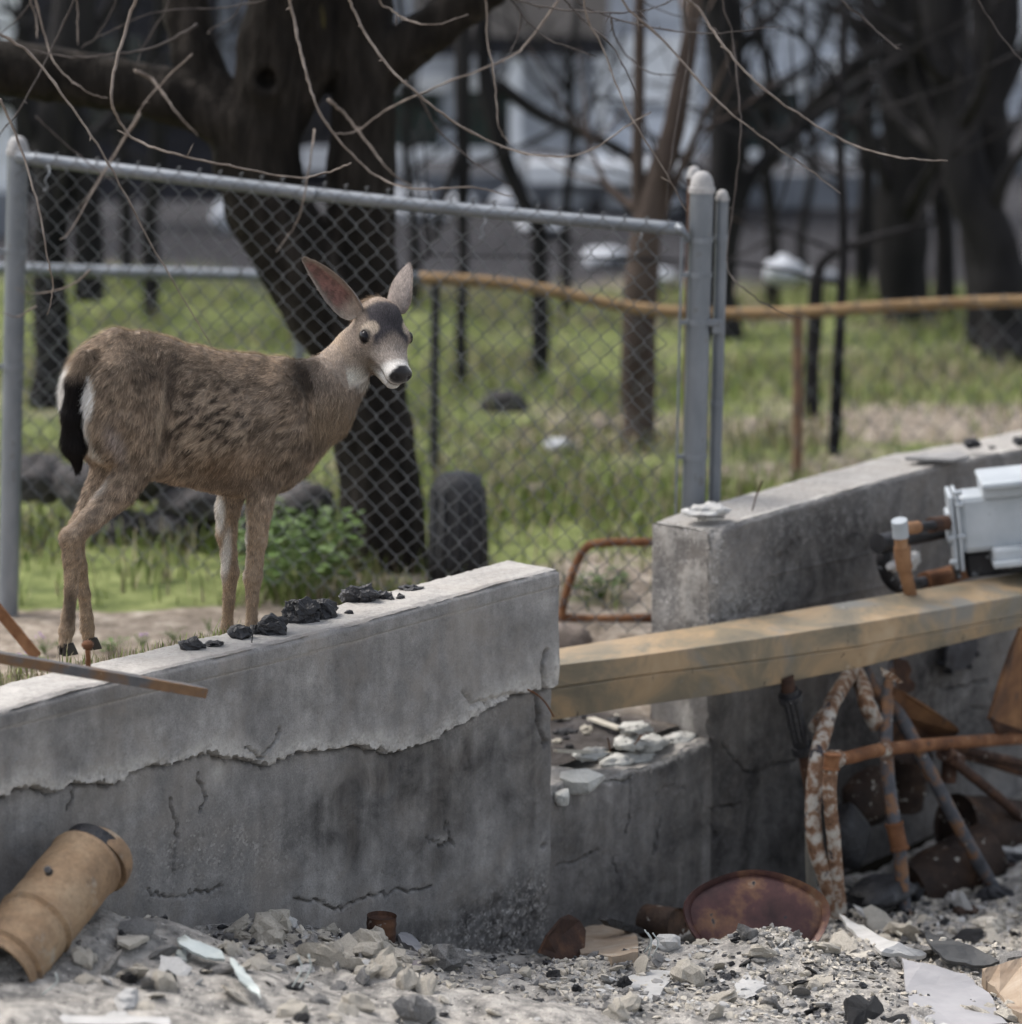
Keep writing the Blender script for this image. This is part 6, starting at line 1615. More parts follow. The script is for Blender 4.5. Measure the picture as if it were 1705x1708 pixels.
# ---- buildings
def board_wall(e, x0, x1, y0, Y, ztop, zbot, bh, mat, skip=()):
    a, b_ = P(x0, y0, Y), P(x1, y0, Y)
    n = int((ztop - zbot) / bh)
    me = None
    for k_ in range(n):
        mb = MB(); z = zbot + bh * k_
        V = [(a[0], Y, z), (b_[0], Y, z), (b_[0], Y + .012, z + bh * .99), (a[0], Y + .012, z + bh * .99), (a[0], Y + .05, z), (b_[0], Y + .05, z), (b_[0], Y + .05, z + bh * .99), (a[0], Y + .05, z + bh * .99)]
        mb.add(V, [(0, 1, 2, 3), (4, 7, 6, 5), (0, 4, 5, 1), (3, 2, 6, 7), (0, 3, 7, 4), (1, 5, 6, 2)]); mb.build('siding_board', mat, e)
def rect(e, name, x0, y0, x1, y1, Y, th, mat):
    a, b_ = P(x0, y0, Y), P(x1, y1, Y); c = (a + b_) / 2; c[1] = Y
    mb = MB(); mb.box(c, (abs(b_[0] - a[0]) / 2, 0, 0), (0, th / 2, 0), (0, 0, abs(a[2] - b_[2]) / 2)); return mb.build(name, mat, e)
m_siding = simple('pale_siding', [(.3, (.40, .43, .48)), (.7, (.54, .57, .62))], 3, .8)
m_trim = simple('white_trim', [(.3, (.70, .72, .75)), (.7, (.82, .84, .86))], 3, .7)
m_glass, nt, b = new_mat('dark_window_glass'); b.inputs['Base Color'].default_value = (.022, .034, .038, 1); b.inputs['Roughness'].default_value = .12
m_tanw = simple('tan_fascia', [(.3, (.14, .125, .115)), (.7, (.23, .205, .19))], 3, .85)
m_darkw = simple('charred_siding', [(.3, (.012, .012, .015)), (.7, (.038, .038, .046))], 3, .85)
m_found = simple('grey_foundation', [(.3, (.13, .14, .16)), (.7, (.22, .235, .26))], 3, .9)
YH = 27.0
gz = lambda x, y: float(ground_z(np.array([x]), np.array([y]))[0])
hA = empty('house', (0.8, YH, gz(.8, YH)), 'pale blue-grey sided house with white trim beyond the trees', 'house')
board_wall(hA, 640, 1500, 300, YH, 3.4, -.15, .17, m_siding)
rect(hA, 'foundation', 636, 290, 1505, 345, YH + .02, .2, m_found)
rect(hA, 'eave_beam', 690, 62, 1015, 92, YH - .5, .25, m_darkw)
rect(hA, 'fascia', 690, -40, 1015, 60, YH - .55, .2, m_tanw)
for (x0, y0, x1, y1) in ((652, 152, 735, 246), (770, 150, 850, 246), (1240, 150, 1330, 250), (1390, 120, 1460, 250)):
    w_ = rect(hA, 'window', x0, y0, x1, y1, YH - .02, .06, m_glass)
    rect(hA, 'window_sill', x0 - 14, y1, x1 + 14, y1 + 20, YH - .07, .14, m_trim); rect(hA, 'window_head', x0 - 12, y0 - 26, x1 + 12, y0, YH - .05, .10, m_trim)
rect(hA, 'porch_panel', 1000, 62, 1145, 172, YH - .45, .1, m_trim); rect(hA, 'porch_panel', 1000, 190, 1145, 250, YH - .45, .1, m_siding)
rect(hA, 'porch_step', 880, 268, 1150, 300, YH - .8, .6, m_trim)
for x in (860, 1005, 1150): rect(hA, 'porch_post', x - 9, -60, x + 9, 300, YH - .55, .09, m_trim)
hB = empty('house', (-3.2, 25.5, gz(-3.2, 25.5)), 'dark charred building behind the left limb of the tree', 'building')
board_wall(hB, 48, 372, 300, 25.5, 3.2, -.4, .22, m_darkw)
rect(hB, 'window', 150, 60, 240, 210, 25.46, .06, m_glass); rect(hB, 'window', 285, 80, 345, 200, 25.46, .06, m_glass); rect(hB, 'corner_board', 366, -80, 384, 380, 25.4, .1, m_found)
hC = empty('house', (-4.2, 24.6, gz(-4.2, 24.6)), 'pale white house wall showing behind the left fence post', 'building')
board_wall(hC, -120, 46, 300, 24.6, 3.0, -.4, .2, m_trim)
rect(hC, 'window', -60, 120, 12, 180, 24.55, .06, m_glass); rect(hC, 'foundation', -122, 320, 48, 392, 24.58, .16, m_found)
hD = empty('garden_shed', (-2.1, 28.0, gz(-2.1, 28.0)), 'grey garden shed between the charred building and the tree trunk', 'shed')
board_wall(hD, 376, 700, 300, 28.0, 3.2, -.2, .18, m_found)
rect(hD, 'door', 470, 40, 560, 330, 27.95, .06, m_darkw); rect(hD, 'trim_board', 500, 245, 700, 285, 27.9, .08, m_trim)
hE = empty('house', (4.6, 30.0, gz(4.6, 30.0)), 'bluish house wall behind the dark trees on the right', 'house')
board_wall(hE, 1490, 1800, 300, 30.0, 3.6, -.1, .2, m_siding)
rect(hE, 'window', 1660, -20, 1760, 130, 29.95, .06, m_trim); rect(hE, 'foundation', 1486, 260, 1805, 330, 29.97, .16, m_found)
# ---- pale clutter on the cleared lots
m_cblock = simple('pale_block', [(.3, (.30, .32, .35)), (.7, (.50, .52, .56))], 3, .9)
GB = 'pale blocks in front of the house'
BL = [(690, 288, 60, 46), (770, 330, 40, 34), (858, 300, 58, 44), (952, 312, 50, 42), (1035, 300, 46, 50), (1110, 330, 44, 36), (905, 360, 60, 30), (1010, 392, 70, 34), (1090, 420, 60, 40), (700, 345, 70, 30), (380, 345, 44, 60), (1215, 320, 30, 50)]
BN = ['pale block at the window below the trunk fork', 'small pale block beside the leaning sapling', 'bright block at the porch post', 'bright block past the porch post', 'tall bright block by the dark sapling', 'small block right of the dark sapling', 'flat block low in front of the porch', 'broad low block seen through the fence mesh', 'pale block seen through the mesh by the thick post', 'long low block right of the tree trunk', 'white block left of the leaning trunk', 'narrow block right of the gate posts']
for i, (x, y, w_, h_) in enumerate(BL):
    d_ = ray(x, y + h_ / 2); Y = min(26.2, -(CAM[2] + .52) / d_[2] * d_[1]); k_ = Y / FPX; c = P(x, y + h_ / 2, Y); c[2] = gz(c[0], Y) + h_ * k_ * .42
    lump_obj('concrete_block', c, (w_ * k_ * .62, .16, h_ * k_ * .55), 500 + i, m_cblock, BN[i], 'block', GB, amp=.5, fr=1.6, n=10, smooth=False)
lump_obj('white_tarp', P(1308, 452, 18.6), (.10, .12, .075), 61, m_cblock, 'crumpled white tarp lying on the grass beyond the far fence', 'tarp', amp=.5)
lump_obj('grey_sheet', P(1368, 462, 18.9), (.14, .12, .045), 62, m_found, 'grey crumpled sheet beside the white tarp', 'sheet', amp=.5)
for i, (x, y, rx, ry, Y) in enumerate([(930, 590, 26, 12, 15.6), (1010, 575, 20, 10, 16.2), (840, 540, 40, 26, 17), (900, 700, 22, 8, 14.4)]):
    c = P(x, y, Y); c[2] = gz(c[0], Y) + .03; lump_obj('field_stone', c, (rx * Y / FPX, .08, ry * Y / FPX), 430 + i, [m_cblock, m_rock, m_bank, m_rock][i], ['pale stone in the grass seen through the mesh', 'brown stone in the grass behind the pale one', 'dark boulder in the grass by the black fence stake', 'small brown stone low in the grass by the mesh'][i], 'stone')
# ---- trees beyond
def bgtree(label, main, Y, group=None, branches=(), seed=0, auto=6, mat=None, name='bare_tree'):
    mat = mat or m_barkfar; k_ = Y / FPX; r_ = np.random.default_rng(seed)
    pts = [P(x, y, Y) for (x, y, r) in main]; base = np.array([pts[0][0], Y, gz(pts[0][0], Y)])
    e = empty(name, base, label, 'tree', group)
    pts = [base + np.array([0, 0, -.05])] + pts
    rad = [main[0][2] * 1.15] + [r for (_, _, r) in main]
    s_ = spline(pts, 6); rr = np.interp(np.linspace(0, 1, len(s_)), np.linspace(0, 1, len(rad)), rad) * k_
    s_ = s_ + np.stack([fbm(s_ * 2.5 + seed, 2), fbm(s_ * 2.5 + seed + 9, 2), 0 * s_[:, 0]], -1) * rr[:, None] * .5
    mb = MB(); mb.tube(s_, rr * (1 + .12 * fbm(s_ * 6, 2)), 12); mb.build('trunk', mat, e, smooth=True)
    cr = MB()
    for br in branches:
        q = spline([P(x, y, Y + dy) for (x, y, dy) in br[0]], 6); cr.tube(q, np.linspace(br[1], br[2], len(q)) * k_, 8)
    for q in range(auto):
        i = r_.integers(len(s_) // 3, len(s_) - 1); a = s_[i]; d_ = np.array([r_.normal(0, .7), r_.normal(0, .7), r_.uniform(.3, 1)]); d_ /= np.linalg.norm(d_); L = r_.uniform(.6, 1.5)
        bend = np.array([r_.normal(0, .2), r_.normal(0, .2), r_.uniform(-.1, .3)])
        c_ = spline([a, a + d_ * L * .5, a + d_ * L + bend * L], 5); cr.tube(c_, np.linspace(max(rr[i] * .4, .008), .004, len(c_)), 6)
        for z_ in range(4):
            j = r_.integers(3, len(c_)); a2 = c_[j]; d2 = d_ + r_.normal(0, .7, 3); d2 /= np.linalg.norm(d2); cr.tube(spline([a2, a2 + d2 * .25, a2 + d2 * .5 + np.array([0, 0, .05])], 4), np.linspace(.009, .003, 9), 5)
    if cr.n: cr.build('crown', mat, e, smooth=True)
    return e
GT = 'bare trees beyond the fence'
bgtree('dark double-stemmed tree behind the left fence corner', [(85, 500, 30), (85, 380, 30), (100, 250, 36), (120, 100, 38), (130, -100, 34), (140, -500, 26)], 17.5, GT, [([(150, 500, 0), (148, 400, 0), (140, 300, 0), (120, 180, 0)], 26, 22), ([(40, 150, 0), (-20, 60, .1), (-60, -40, .2)], 20, 10)], 1, 8)
bgtree('thin dark sapling right of the big tree trunk', [(772, 420, 9), (772, 300, 11), (768, 180, 13), (770, 60, 14), (765, -80, 12), (770, -400, 8)], 18, GT, [([(770, 250, 0), (740, 330, 0), (725, 400, .1)], 8, 5)], 2, 6)
bgtree('leaning dark sapling crossing the pale house', [(900, 400, 14), (880, 350, 14), (845, 270, 15), (822, 180, 15), (805, 80, 13), (800, -60, 11), (790, -400, 7)], 18.5, GT, [([(830, 140, 0), (900, 190, .1), (980, 225, .2), (1050, 262, .3), (1090, 330, .3)], 12, 8)], 3, 6)
bgtree('brown tree with a swaying trunk left of the gate posts', [(1060, 820, 34), (1065, 700, 28), (1072, 560, 30), (1076, 470, 30), (1082, 380, 26), (1100, 280, 22), (1128, 180, 18), (1150, 60, 14), (1160, -80, 12), (1170, -400, 8)], 15.6, GT, [([(1072, 420, 0), (1064, 300, 0), (1066, 150, 0), (1068, -40, 0), (1070, -300, 0)], 12, 8)], 4, 6, mat=simple('brown_far_bark', [(.3, (.045, .034, .030)), (.7, (.10, .078, .066))], 6, .95, stretch=(1, 1, .3), bstr=.6, bdist=.02, spec=.1))
bgtree('thick dark trunk right behind the gate posts', [(1200, 470, 40), (1205, 380, 36), (1210, 260, 34), (1205, 120, 34), (1200, 0, 36), (1195, -150, 34), (1200, -600, 24)], 20, GT, [([(1215, 420, 0), (1250, 300, 0), (1330, 220, .1), (1420, 150, .2), (1520, 90, .3)], 14, 8)], 5, 8)
bgtree('slender upright sapling behind the bent rail', [(1390, 790, 10), (1396, 650, 10), (1404, 500, 9), (1406, 350, 8), (1402, 200, 7), (1408, 80, 6), (1405, -60, 5), (1410, -300, 4)], 15.4, GT, [([(1405, 160, 0), (1380, 110, 0), (1340, 70, .1)], 4, 2), ([(1405, 230, 0), (1440, 170, 0), (1470, 120, .1)], 4, 2)], 6, 7)
bgtree('short forked stem right of the rusty fence stake', [(1355, 600, 12), (1358, 530, 13), (1362, 470, 12), (1380, 430, 9), (1450, 400, 7), (1560, 370, 4)], 16.5, GT, [], 7, 2)
bgtree('wide dark trunk in the right-hand grove', [(1515, 500, 44), (1512, 380, 44), (1510, 240, 44), (1515, 100, 46), (1510, -40, 46), (1500, -400, 34)], 20.5, GT, [([(1515, 60, 0), (1440, 100, 0), (1340, 190, .1), (1290, 260, .2)], 16, 8), ([(1500, 150, 0), (1460, 90, 0), (1400, 10, .1)], 12, 6)], 8, 8)
bgtree('leaning black trunk in the right-hand grove', [(1690, 540, 50), (1670, 460, 48), (1640, 360, 42), (1610, 240, 38), (1590, 120, 38), (1580, 0, 38), (1560, -400, 28)], 18.5, GT, [([(1640, 360, 0), (1580, 250, 0), (1540, 150, .1), (1520, 40, .1)], 16, 10)], 9, 8)
bgtree('upright black trunk at the grove edge', [(1640, 530, 40), (1640, 400, 34), (1645, 260, 36), (1650, 120, 40), (1655, -40, 42), (1660, -400, 30)], 19.2, GT, [([(1650, 200, 0), (1690, 120, 0), (1740, 20, .1)], 18, 10)], 10, 8)
for i, (x, yb, r1, Y, lx, lab) in enumerate([(690, 430, 9, 21.5, -40, 'thin sapling just right of the big tree fork'), (945, 430, 8, 21, 30, 'thin sapling in front of the porch'), (1290, 460, 12, 21.5, -40, 'dark sapling between the gate posts and the slender one'), (1440, 470, 14, 22, 20, 'dark sapling right of the slender upright one'), (1340, 450, 8, 22.5, 60, 'bent thin sapling behind the white tarp'),
                                        (1575, 500, 18, 21, -30, 'dark stem between the grove trunks'), (250, 420, 14, 21, 40, 'dark stem in front of the charred building'), (210, 400, 10, 22, -30, 'thin stem beside the charred building window'), (480, 430, 8, 22, 10, 'thin stem glimpsed left of the leaning trunk'), (30, 430, 16, 21, 20, 'dark stem behind the left fence post'), (1460, 420, 9, 23.5, -90, 'leaning thin stem before the house corner')]):
    bgtree(lab, [(x, yb - 60, r1), (x + lx * .3, yb - 180, r1 * .95), (x + lx * .2, yb - 320, r1 * .85), (x + lx * .7, yb - 460, r1 * .7), (x + lx, yb - 760, r1 * .5)], Y, GT, [([(x + lx * .3, yb - 180, 0), (x + 70 - lx, yb - 260, .1), (x + 130 - lx, yb - 380, .2)], r1 * .5, r1 * .25), ([(x + lx * .2, yb - 240, 0), (x - 60 - lx * .5, yb - 330, -.1), (x - 110, yb - 470, -.2)], r1 * .5, r1 * .2)], 40 + i, 9)
# ---- grass and weeds
def blades(n, xyfun, hfun, wid, colf, seed, lean=.5):
    r_ = np.random.default_rng(seed); x, y = xyfun(r_, n); n = len(x); z = ground_z(x, y)
    h = hfun(r_, x, y); a = r_.uniform(0, 2 * math.pi, n); ln = r_.uniform(.1, lean, n)
    d_ = np.stack([np.cos(a), np.sin(a)], -1); s_ = np.stack([-np.sin(a), np.cos(a)], -1)
    p = np.stack([x, y, z - .005], -1); w_ = wid * r_.uniform(.6, 1.4, n)
    def lv(t, ww):
        q = p.copy(); q[:, :2] += d_ * (ln * h * t * t)[:, None]; q[:, 2] += h * t * (1 - .25 * ln * t)
        o_ = np.zeros_like(q); o_[:, :2] = s_ * (w_ * ww)[:, None]; return q - o_, q + o_
    a0, b0_ = lv(0, 1); a1, b1_ = lv(.45, .85); a2, b2_ = lv(.8, .5); tip = lv(1, 0)[0]
    V = np.stack([a0, b0_, a1, b1_, a2, b2_, tip], 1).reshape(-1, 3); k_ = np.arange(n)[:, None] * 7
    F4 = np.concatenate([np.concatenate([k_, k_ + 1, k_ + 3, k_ + 2], 1), np.concatenate([k_ + 2, k_ + 3, k_ + 5, k_ + 4], 1)]); F3 = np.concatenate([k_ + 4, k_ + 5, k_ + 6], 1)
    return V, F4, F3, np.repeat(colf(r_, x, y), 7, 0)
m_grass, nt, b = new_mat('grass_blade'); at = nd(nt, 'ShaderNodeAttribute', attribute_name='tint'); nt.links.new(at.outputs['Color'], b.inputs['Base Color']); b.inputs['Roughness'].default_value = .6; b.inputs['Specular IOR Level'].default_value = .2
b.inputs['Transmission Weight'].default_value = 0.0
def gcol(r_, x, y):
    n = len(x); t = r_.random(n); f = fbm(np.stack([x * .9, y * .9, x * 0], -1), 3)
    g1 = np.array([.11, .155, .045]); g2 = np.array([.27, .33, .095]); st = np.array([.33, .28, .19])
    c = g1 + (g2 - g1) * t[:, None]; dry = (r_.random(n) < .30 + .9 * np.clip(f, 0, 1))[:, None]
    return np.where(dry, st * r_.uniform(.6, 1.2, (n, 1)), c * r_.uniform(.5, 1.15, (n, 1)))
def field(r_, n):
    y = 12.15 + 10.2 * r_.random(n) ** 1.25; x = (r_.random(n) - .5) * y * .345
    f = fbm(np.stack([x * 1.6, y * 1.2, x * 0 + 5], -1), 3); brown = np.exp(-((y - 16.4) / .5) ** 2) * (x > .4)
    k_ = r_.random(n) < np.clip(.42 + 1.7 * f, .05, 1) * (1 - .85 * brown)
    return x[k_], y[k_]
V, F4, F3, C_ = blades(60000, field, lambda r_, x, y: r_.uniform(.05, .16, len(x)) * (1 + .6 * fbm(np.stack([x, y, 0 * x], -1), 2)), .0045, gcol, 21)
me = mesh_np('meadow_grass', V, [F4, F3], m_grass); attr_c(me, 'tint', C_); o = obj('meadow_grass', me); tag(o, 'green meadow grass mixed with dry straw beyond the fence', 'grass', kind='stuff')
def leftbank(r_, n):
    s_ = r_.uniform(-.4, 1.15, n); t_ = .19 + .28 * r_.random(n) ** 1.6
    k_ = r_.random(n) < np.where(s_ < .35, 1.0, .28) * np.where(t_ < .5, 1, .6); s_, t_ = s_[k_], t_[k_]
    q = WA[:2] + s_[:, None] * WU[:2] - t_[:, None] * WN[:2]; return q[:, 0], q[:, 1]
V, F4, F3, C_ = blades(5200, leftbank, lambda r_, x, y: r_.uniform(.015, .055, len(x)) * (1 + .8 * (r_.random(len(x)) > .93)), .0018, gcol, 22)
me = mesh_np('bank_grass', V, [F4, F3], m_grass); attr_c(me, 'tint', C_); o = obj('bank_grass', me); tag(o, 'short green grass at the deer feet behind the left wall', 'grass', kind='stuff')
# leafy weeds: rosettes of broad leaves on stems
m_leaf = simple('weed_leaf', [(.3, (.045, .085, .018)), (.6, (.10, .165, .035)), (.85, (.18, .25, .07))], 30, .55, bstr=.2)
m_petal = simple('purple_petal', [(.3, (.34, .20, .40)), (.7, (.52, .36, .58))], 20, .6)
def weed(base, R, H, nl, seed, label, flower=False, lw=.5, group='leafy weeds'):
    r_ = np.random.default_rng(seed); e = empty('weed', base, label, 'plant', group); st = MB(); lf = MB()
    for i in range(nl):
        a = r_.uniform(0, 2 * math.pi); rr = R * math.sqrt(r_.random()); h = H * r_.uniform(.35, 1)
        tip = np.asarray(base) + np.array([rr * math.cos(a), rr * math.sin(a), h]); st.tube(spline([np.asarray(base), np.asarray(base) * .5 + tip * .5 + np.array([0, 0, h * .15]), tip], 3), .0011, 4)
        L = R * r_.uniform(.22, .42); d_ = np.array([math.cos(a), math.sin(a), r_.uniform(-.3, .5)]); d_ /= np.linalg.norm(d_); s_ = np.cross(d_, [0, 0, 1]); s_ /= np.linalg.norm(s_); u_ = np.cross(s_, d_)
        V = [tip]; 
        for (t, w_) in ((.25, .8), (.6, 1.0), (.85, .6)):
            for sg in (-1, 1): V.append(tip + d_ * L * t + s_ * sg * w_ * L * lw + u_ * (.12 * L * (1 - t)))
            V.append(tip + d_ * L * t - u_ * .06 * L)
        V.append(tip + d_ * L)
        lf.add(V, [(0, 1, 3), (0, 3, 2), (1, 4, 6, 3), (3, 6, 5, 2), (4, 7, 9, 6), (6, 9, 8, 5), (7, 10, 9), (9, 10, 8)])
    st.build('stem', m_leaf, e); lf.build('foliage', m_leaf, e)
    if flower:
        fl_ = MB()
        for i in range(4):
            q = np.asarray(base) + np.array([r_.normal(0, R * .5), r_.normal(0, R * .4), H * r_.uniform(.9, 1.25)]); V, F = faceted(q, (.006, .006, .005), seed + i, 12); fl_.add(V, F)
            st2 = MB(); st2.tube([np.asarray(base), q], .0009, 4); st2.build('stem', m_leaf, e)
        fl_.build('flower', m_petal, e)
    return e
def bpt(px, py): 
    Y = 9.0
    for _ in range(14):
        p = P(px, py, Y); Y += (p[2] - gz(p[0], p[1])) / .235 * .6
    p = P(px, py, Y); p[2] = gz(p[0], p[1]); return p
weed(bpt(186, 1088), .055, .045, 26, 1, 'leafy green clover clump on the wall edge by the deer hind foot')
weed(bpt(105, 1090), .03, .05, 12, 2, 'small bright weed at the deer near hind foot'); weed(bpt(40, 1108), .06, .03, 26, 3, 'low green weed mat with purple flowers behind the angle iron', True)
weed(bpt(238, 1082), .035, .05, 12, 4, 'thin weed with purple flowers right of the clover clump', True, .25); weed(bpt(75, 1092), .04, .06, 14, 5, 'feathery weed left of the deer hind foot', True, .2); weed(bpt(290, 1070), .04, .06, 12, 6, 'thin grassy weed between the deer legs', False, .15); weed(bpt(350, 1055), .03, .06, 10, 7, 'thin grassy weed just behind the deer far foreleg', False, .15)
mb = MB()
q = G(500, 1004, 0.03); 
fw = empty('wild_flower', q - np.array([0, 0, .05]), 'tiny purple flower above the largest charred chunk', 'flower'); V, F = faceted(q, (.006, .005, .008), 3, 12); mb.add(V, F); V, F = faceted(q + np.array([.012, 0, -.006]), (.005, .004, .005), 4, 12); mb.add(V, F); mb.build('flower_head', m_petal, fw); mb = MB(); mb.tube([q - np.array([0, 0, .05]), q], .0009, 5); mb.build('stem', m_leaf, fw)
WB_ = [(455, 985, 12.3, .16, .26), (500, 1000, 12.2, .18, .30), (545, 975, 12.4, .14, .32), (470, 940, 12.6, .14, .30), (520, 930, 13.0, .15, .25), (1000, 1010, 12.4, .10, .12)]
WBN = ['tall leafy weed behind the fence right of the deer forelegs', 'largest leafy weed behind the fence by the tree trunk', 'leafy weed touching the tree trunk', 'leafy weed behind the tall one at the forelegs', 'weed half hidden between the forelegs and the trunk', 'small weed inside the bent bed frame']
for i, (x, y, Y, R, H) in enumerate(WB_):
    c = P(x, y, Y); weed(np.array([c[0], Y, gz(c[0], Y)]), R, H, 60, 60 + i, WBN[i], False, .4)
# ------------------------------------------------------------------ rubble in front of the wall
RES = {}
_gx = np.arange(-2.2, 3.4, .025); _gy = np.arange(6.6, 13.2, .025)
_GZ = rz_chunk(*np.meshgrid(_gx, _gy, indexing='ij'))
def rz1(x, y):                                          # bilinear look-up of the rubble surface
    u = min(max((x - _gx[0]) / .025, 0), len(_gx) - 2.001); v_ = min(max((y - _gy[0]) / .025, 0), len(_gy) - 2.001)
    i, j = int(u), int(v_); u -= i; v_ -= j
    return float(_GZ[i, j] * (1 - u) * (1 - v_) + _GZ[i + 1, j] * u * (1 - v_) + _GZ[i, j + 1] * (1 - u) * v_ + _GZ[i + 1, j + 1] * u * v_)
def rpt(px, py):
    """the point of the rubble surface seen at a pixel"""
    Y = 8.8
    for _ in range(16):
        p = P(px, py, Y); Y += (p[2] - rz1(p[0], p[1])) / .33 * .55
    p = P(px, py, Y); p[2] = rz1(p[0], p[1]); return p
m_cream = simple('cream_plaster', [(.3, (.36, .325, .27)), (.7, (.56, .52, .45))], 12, .95, bscale=60, bstr=.6, bdist=.008, spots=(20, .68, (.22, .20, .18)))
m_ashg = simple('grey_ash_chunk', [(.3, (.15, .145, .14)), (.7, (.33, .32, .305))], 12, .95, bscale=60, bstr=.7, bdist=.008)
m_white = simple('white_drywall', [(.3, (.36, .355, .34)), (.7, (.50, .49, .475))], 8, .9, bscale=60, bstr=.4)
m_pgreen = simple('pale_green_chip', [(.3, (.42, .46, .44)), (.7, (.58, .62, .60))], 8, .85)
m_gboard = simple('grey_board', [(.3, (.26, .255, .262)), (.7, (.36, .352, .358))], 5, .85, bscale=120, bstr=.2)
m_sand = simple('tan_stone', [(.3, (.24, .17, .115)), (.55, (.36, .29, .22)), (.75, (.46, .40, .33))], 5, .9, bscale=50, bstr=.5)
m_dslate = simple('dark_slate', [(.3, (.030, .031, .032)), (.7, (.075, .076, .076))], 6, .6, bstr=.3)
def fixed(name, px, mat, label, cat, th=.012, lift=None, group=None):
    """flat piece whose outline corners are given as pixels; lift = height of each corner over the rubble"""
    Q = []
    for i, (x, y) in enumerate(px):
        l_ = .012 if lift is None else lift[i]; p = rpt(x, y)
        if l_ > .012:                                    # raised corner: nearer than the rubble behind it
            for _ in range(3):
                p = P(x, y, p[1] - l_ / .33 * .5); p = P(x, y, p[1]); 
                if p[2] - rz1(p[0], p[1]) >= l_: break
        Q.append(p + np.array([0, 0, .006]))
    # broken, slightly bowed sheet: a subdivided outline with jittered rim
    bm = bmesh.new(); vs_ = [bm.verts.new(q) for q in Q]; bm.faces.new(vs_); bmesh.ops.triangulate(bm, faces=bm.faces[:])
    bmesh.ops.subdivide_edges(bm, edges=bm.edges[:], cuts=3, use_grid_fill=True); bm.verts.ensure_lookup_table(); bm.verts.index_update()
    V = np.array([v_.co[:] for v_ in bm.verts]); F = [[v_.index for v_ in f.verts] for f in bm.faces]; rim = np.array([v_.is_boundary for v_ in bm.verts]); rim_e = [(e.verts[0].index, e.verts[1].index) for e in bm.edges if e.is_boundary]
    up_ = np.mean([f.normal.z for f in bm.faces]); bm.free()
    if up_ < 0: F = [f[::-1] for f in F]
    V = V + np.array([0, 0, 1]) * (.010 * fbm(V * 9 + len(label), 3) + .003 * fbm(V * 45, 2))[:, None]
    V[rim] += (.007 * np.stack([fbm(V * 60 + 9 * i_, 2) for i_ in range(3)], -1))[rim]
    n_ = len(V); Vb = V + np.array([0, .004, -th]); mb = MB(); mb.add(np.vstack([V, Vb]), F + [[i + n_ for i in f[::-1]] for f in F])
    b0_ = mb.n - 2 * n_
    for (a_, c_) in rim_e: mb.F4.append([a_, c_, c_ + n_, a_ + n_])
    return one(mb, name, mat, label, cat, group)
fixed('drywall_piece', [(1043, 1635), (1085, 1618), (1128, 1622), (1112, 1645), (1098, 1668), (1070, 1670), (1048, 1650)], m_white, 'broad white drywall piece flat on the rubble', 'drywall')
fixed('drywall_piece', [(1226, 1642), (1246, 1626), (1272, 1630), (1278, 1648), (1250, 1664), (1228, 1658)], m_white, 'small squarish white drywall piece on the rubble', 'drywall', .02)
fixed('grey_board', [(1505, 1602), (1540, 1606), (1612, 1628), (1650, 1660), (1680, 1712), (1600, 1718), (1520, 1712), (1512, 1650)], m_gboard, 'large smooth light grey board sunk in the rubble', 'board', .02, [.03, .04, .05, .04, .02, .0, .0, .02])
fixed('tan_stone', [(1637, 1622), (1668, 1612), (1715, 1598), (1725, 1700), (1690, 1690), (1668, 1660), (1648, 1644)], m_sand, 'tan broken stone slab beside the light grey board', 'stone', .05, [.05, .06, .08, .03, .02, .02, .03])
fixed('slate_piece', [(1540, 1552), (1560, 1562), (1620, 1582), (1668, 1606), (1640, 1616), (1580, 1608), (1552, 1580)], m_dslate, 'dark slate sheet lying behind the light grey board', 'slate', .01, [.06, .06, .05, .03, .02, .02, .04])
fixed('wood_splinter', [(1400, 1528), (1440, 1550), (1500, 1576), (1548, 1592), (1530, 1600), (1470, 1588), (1420, 1556)], m_white, 'long white splintered board leaning across the rubble', 'wood', .012, [.08, .07, .05, .03, .02, .03, .05])
fixed('wood_splinter', [(1494, 1560), (1516, 1538), (1522, 1542), (1502, 1566)], m_lath, 'short pale stick poking up behind the white splintered board', 'wood', .008, [.02, .05, .05, .02])
fixed('drywall_piece', [(1395, 1560), (1430, 1566), (1455, 1588), (1440, 1600), (1404, 1592)], m_cream, 'cream plaster piece below the white splintered board', 'plaster', .014)
fixed('plaster_piece', [(955, 1556), (990, 1546), (1030, 1543), (1062, 1562), (1066, 1590), (1020, 1600), (972, 1592)], m_sand, 'cream and tan stained plaster lump by the rusty shroud', 'plaster', .05, [.05, .07, .07, .06, .03, .02, .03])
fixed('plaster_piece', [(1085, 1568), (1105, 1557), (1118, 1566), (1108, 1580), (1088, 1582)], m_cream, 'small cream plaster lump beside the charred can', 'plaster', .03)
fixed('cream_board', [(166, 1528), (184, 1520), (205, 1532), (252, 1566), (222, 1578), (196, 1570), (188, 1545)], m_cream, 'bent cream plasterboard piece right of the flue pipe', 'plasterboard', .012, [.05, .06, .05, .02, .02, .02, .04])
fixed('green_strip', [(196, 1524), (240, 1512), (252, 1520), (214, 1538)], simple('mossy_strip', [(.3, (.22, .23, .13)), (.7, (.40, .42, .34))], 8, .85), 'short mossy green strip at the wall foot', 'strip', .01, [.03, .04, .04, .03])
fixed('pale_chip', [(240, 1552), (275, 1545), (280, 1556), (246, 1564)], m_pgreen, 'small pale green chip beside the bent cream board', 'chip', .008)
fixed('pale_strip', [(284, 1560), (320, 1570), (368, 1590), (376, 1604), (340, 1602), (300, 1580)], m_pgreen, 'pale green jagged strip in the left rubble', 'strip', .008, [.03, .03, .02, .02, .02, .03])
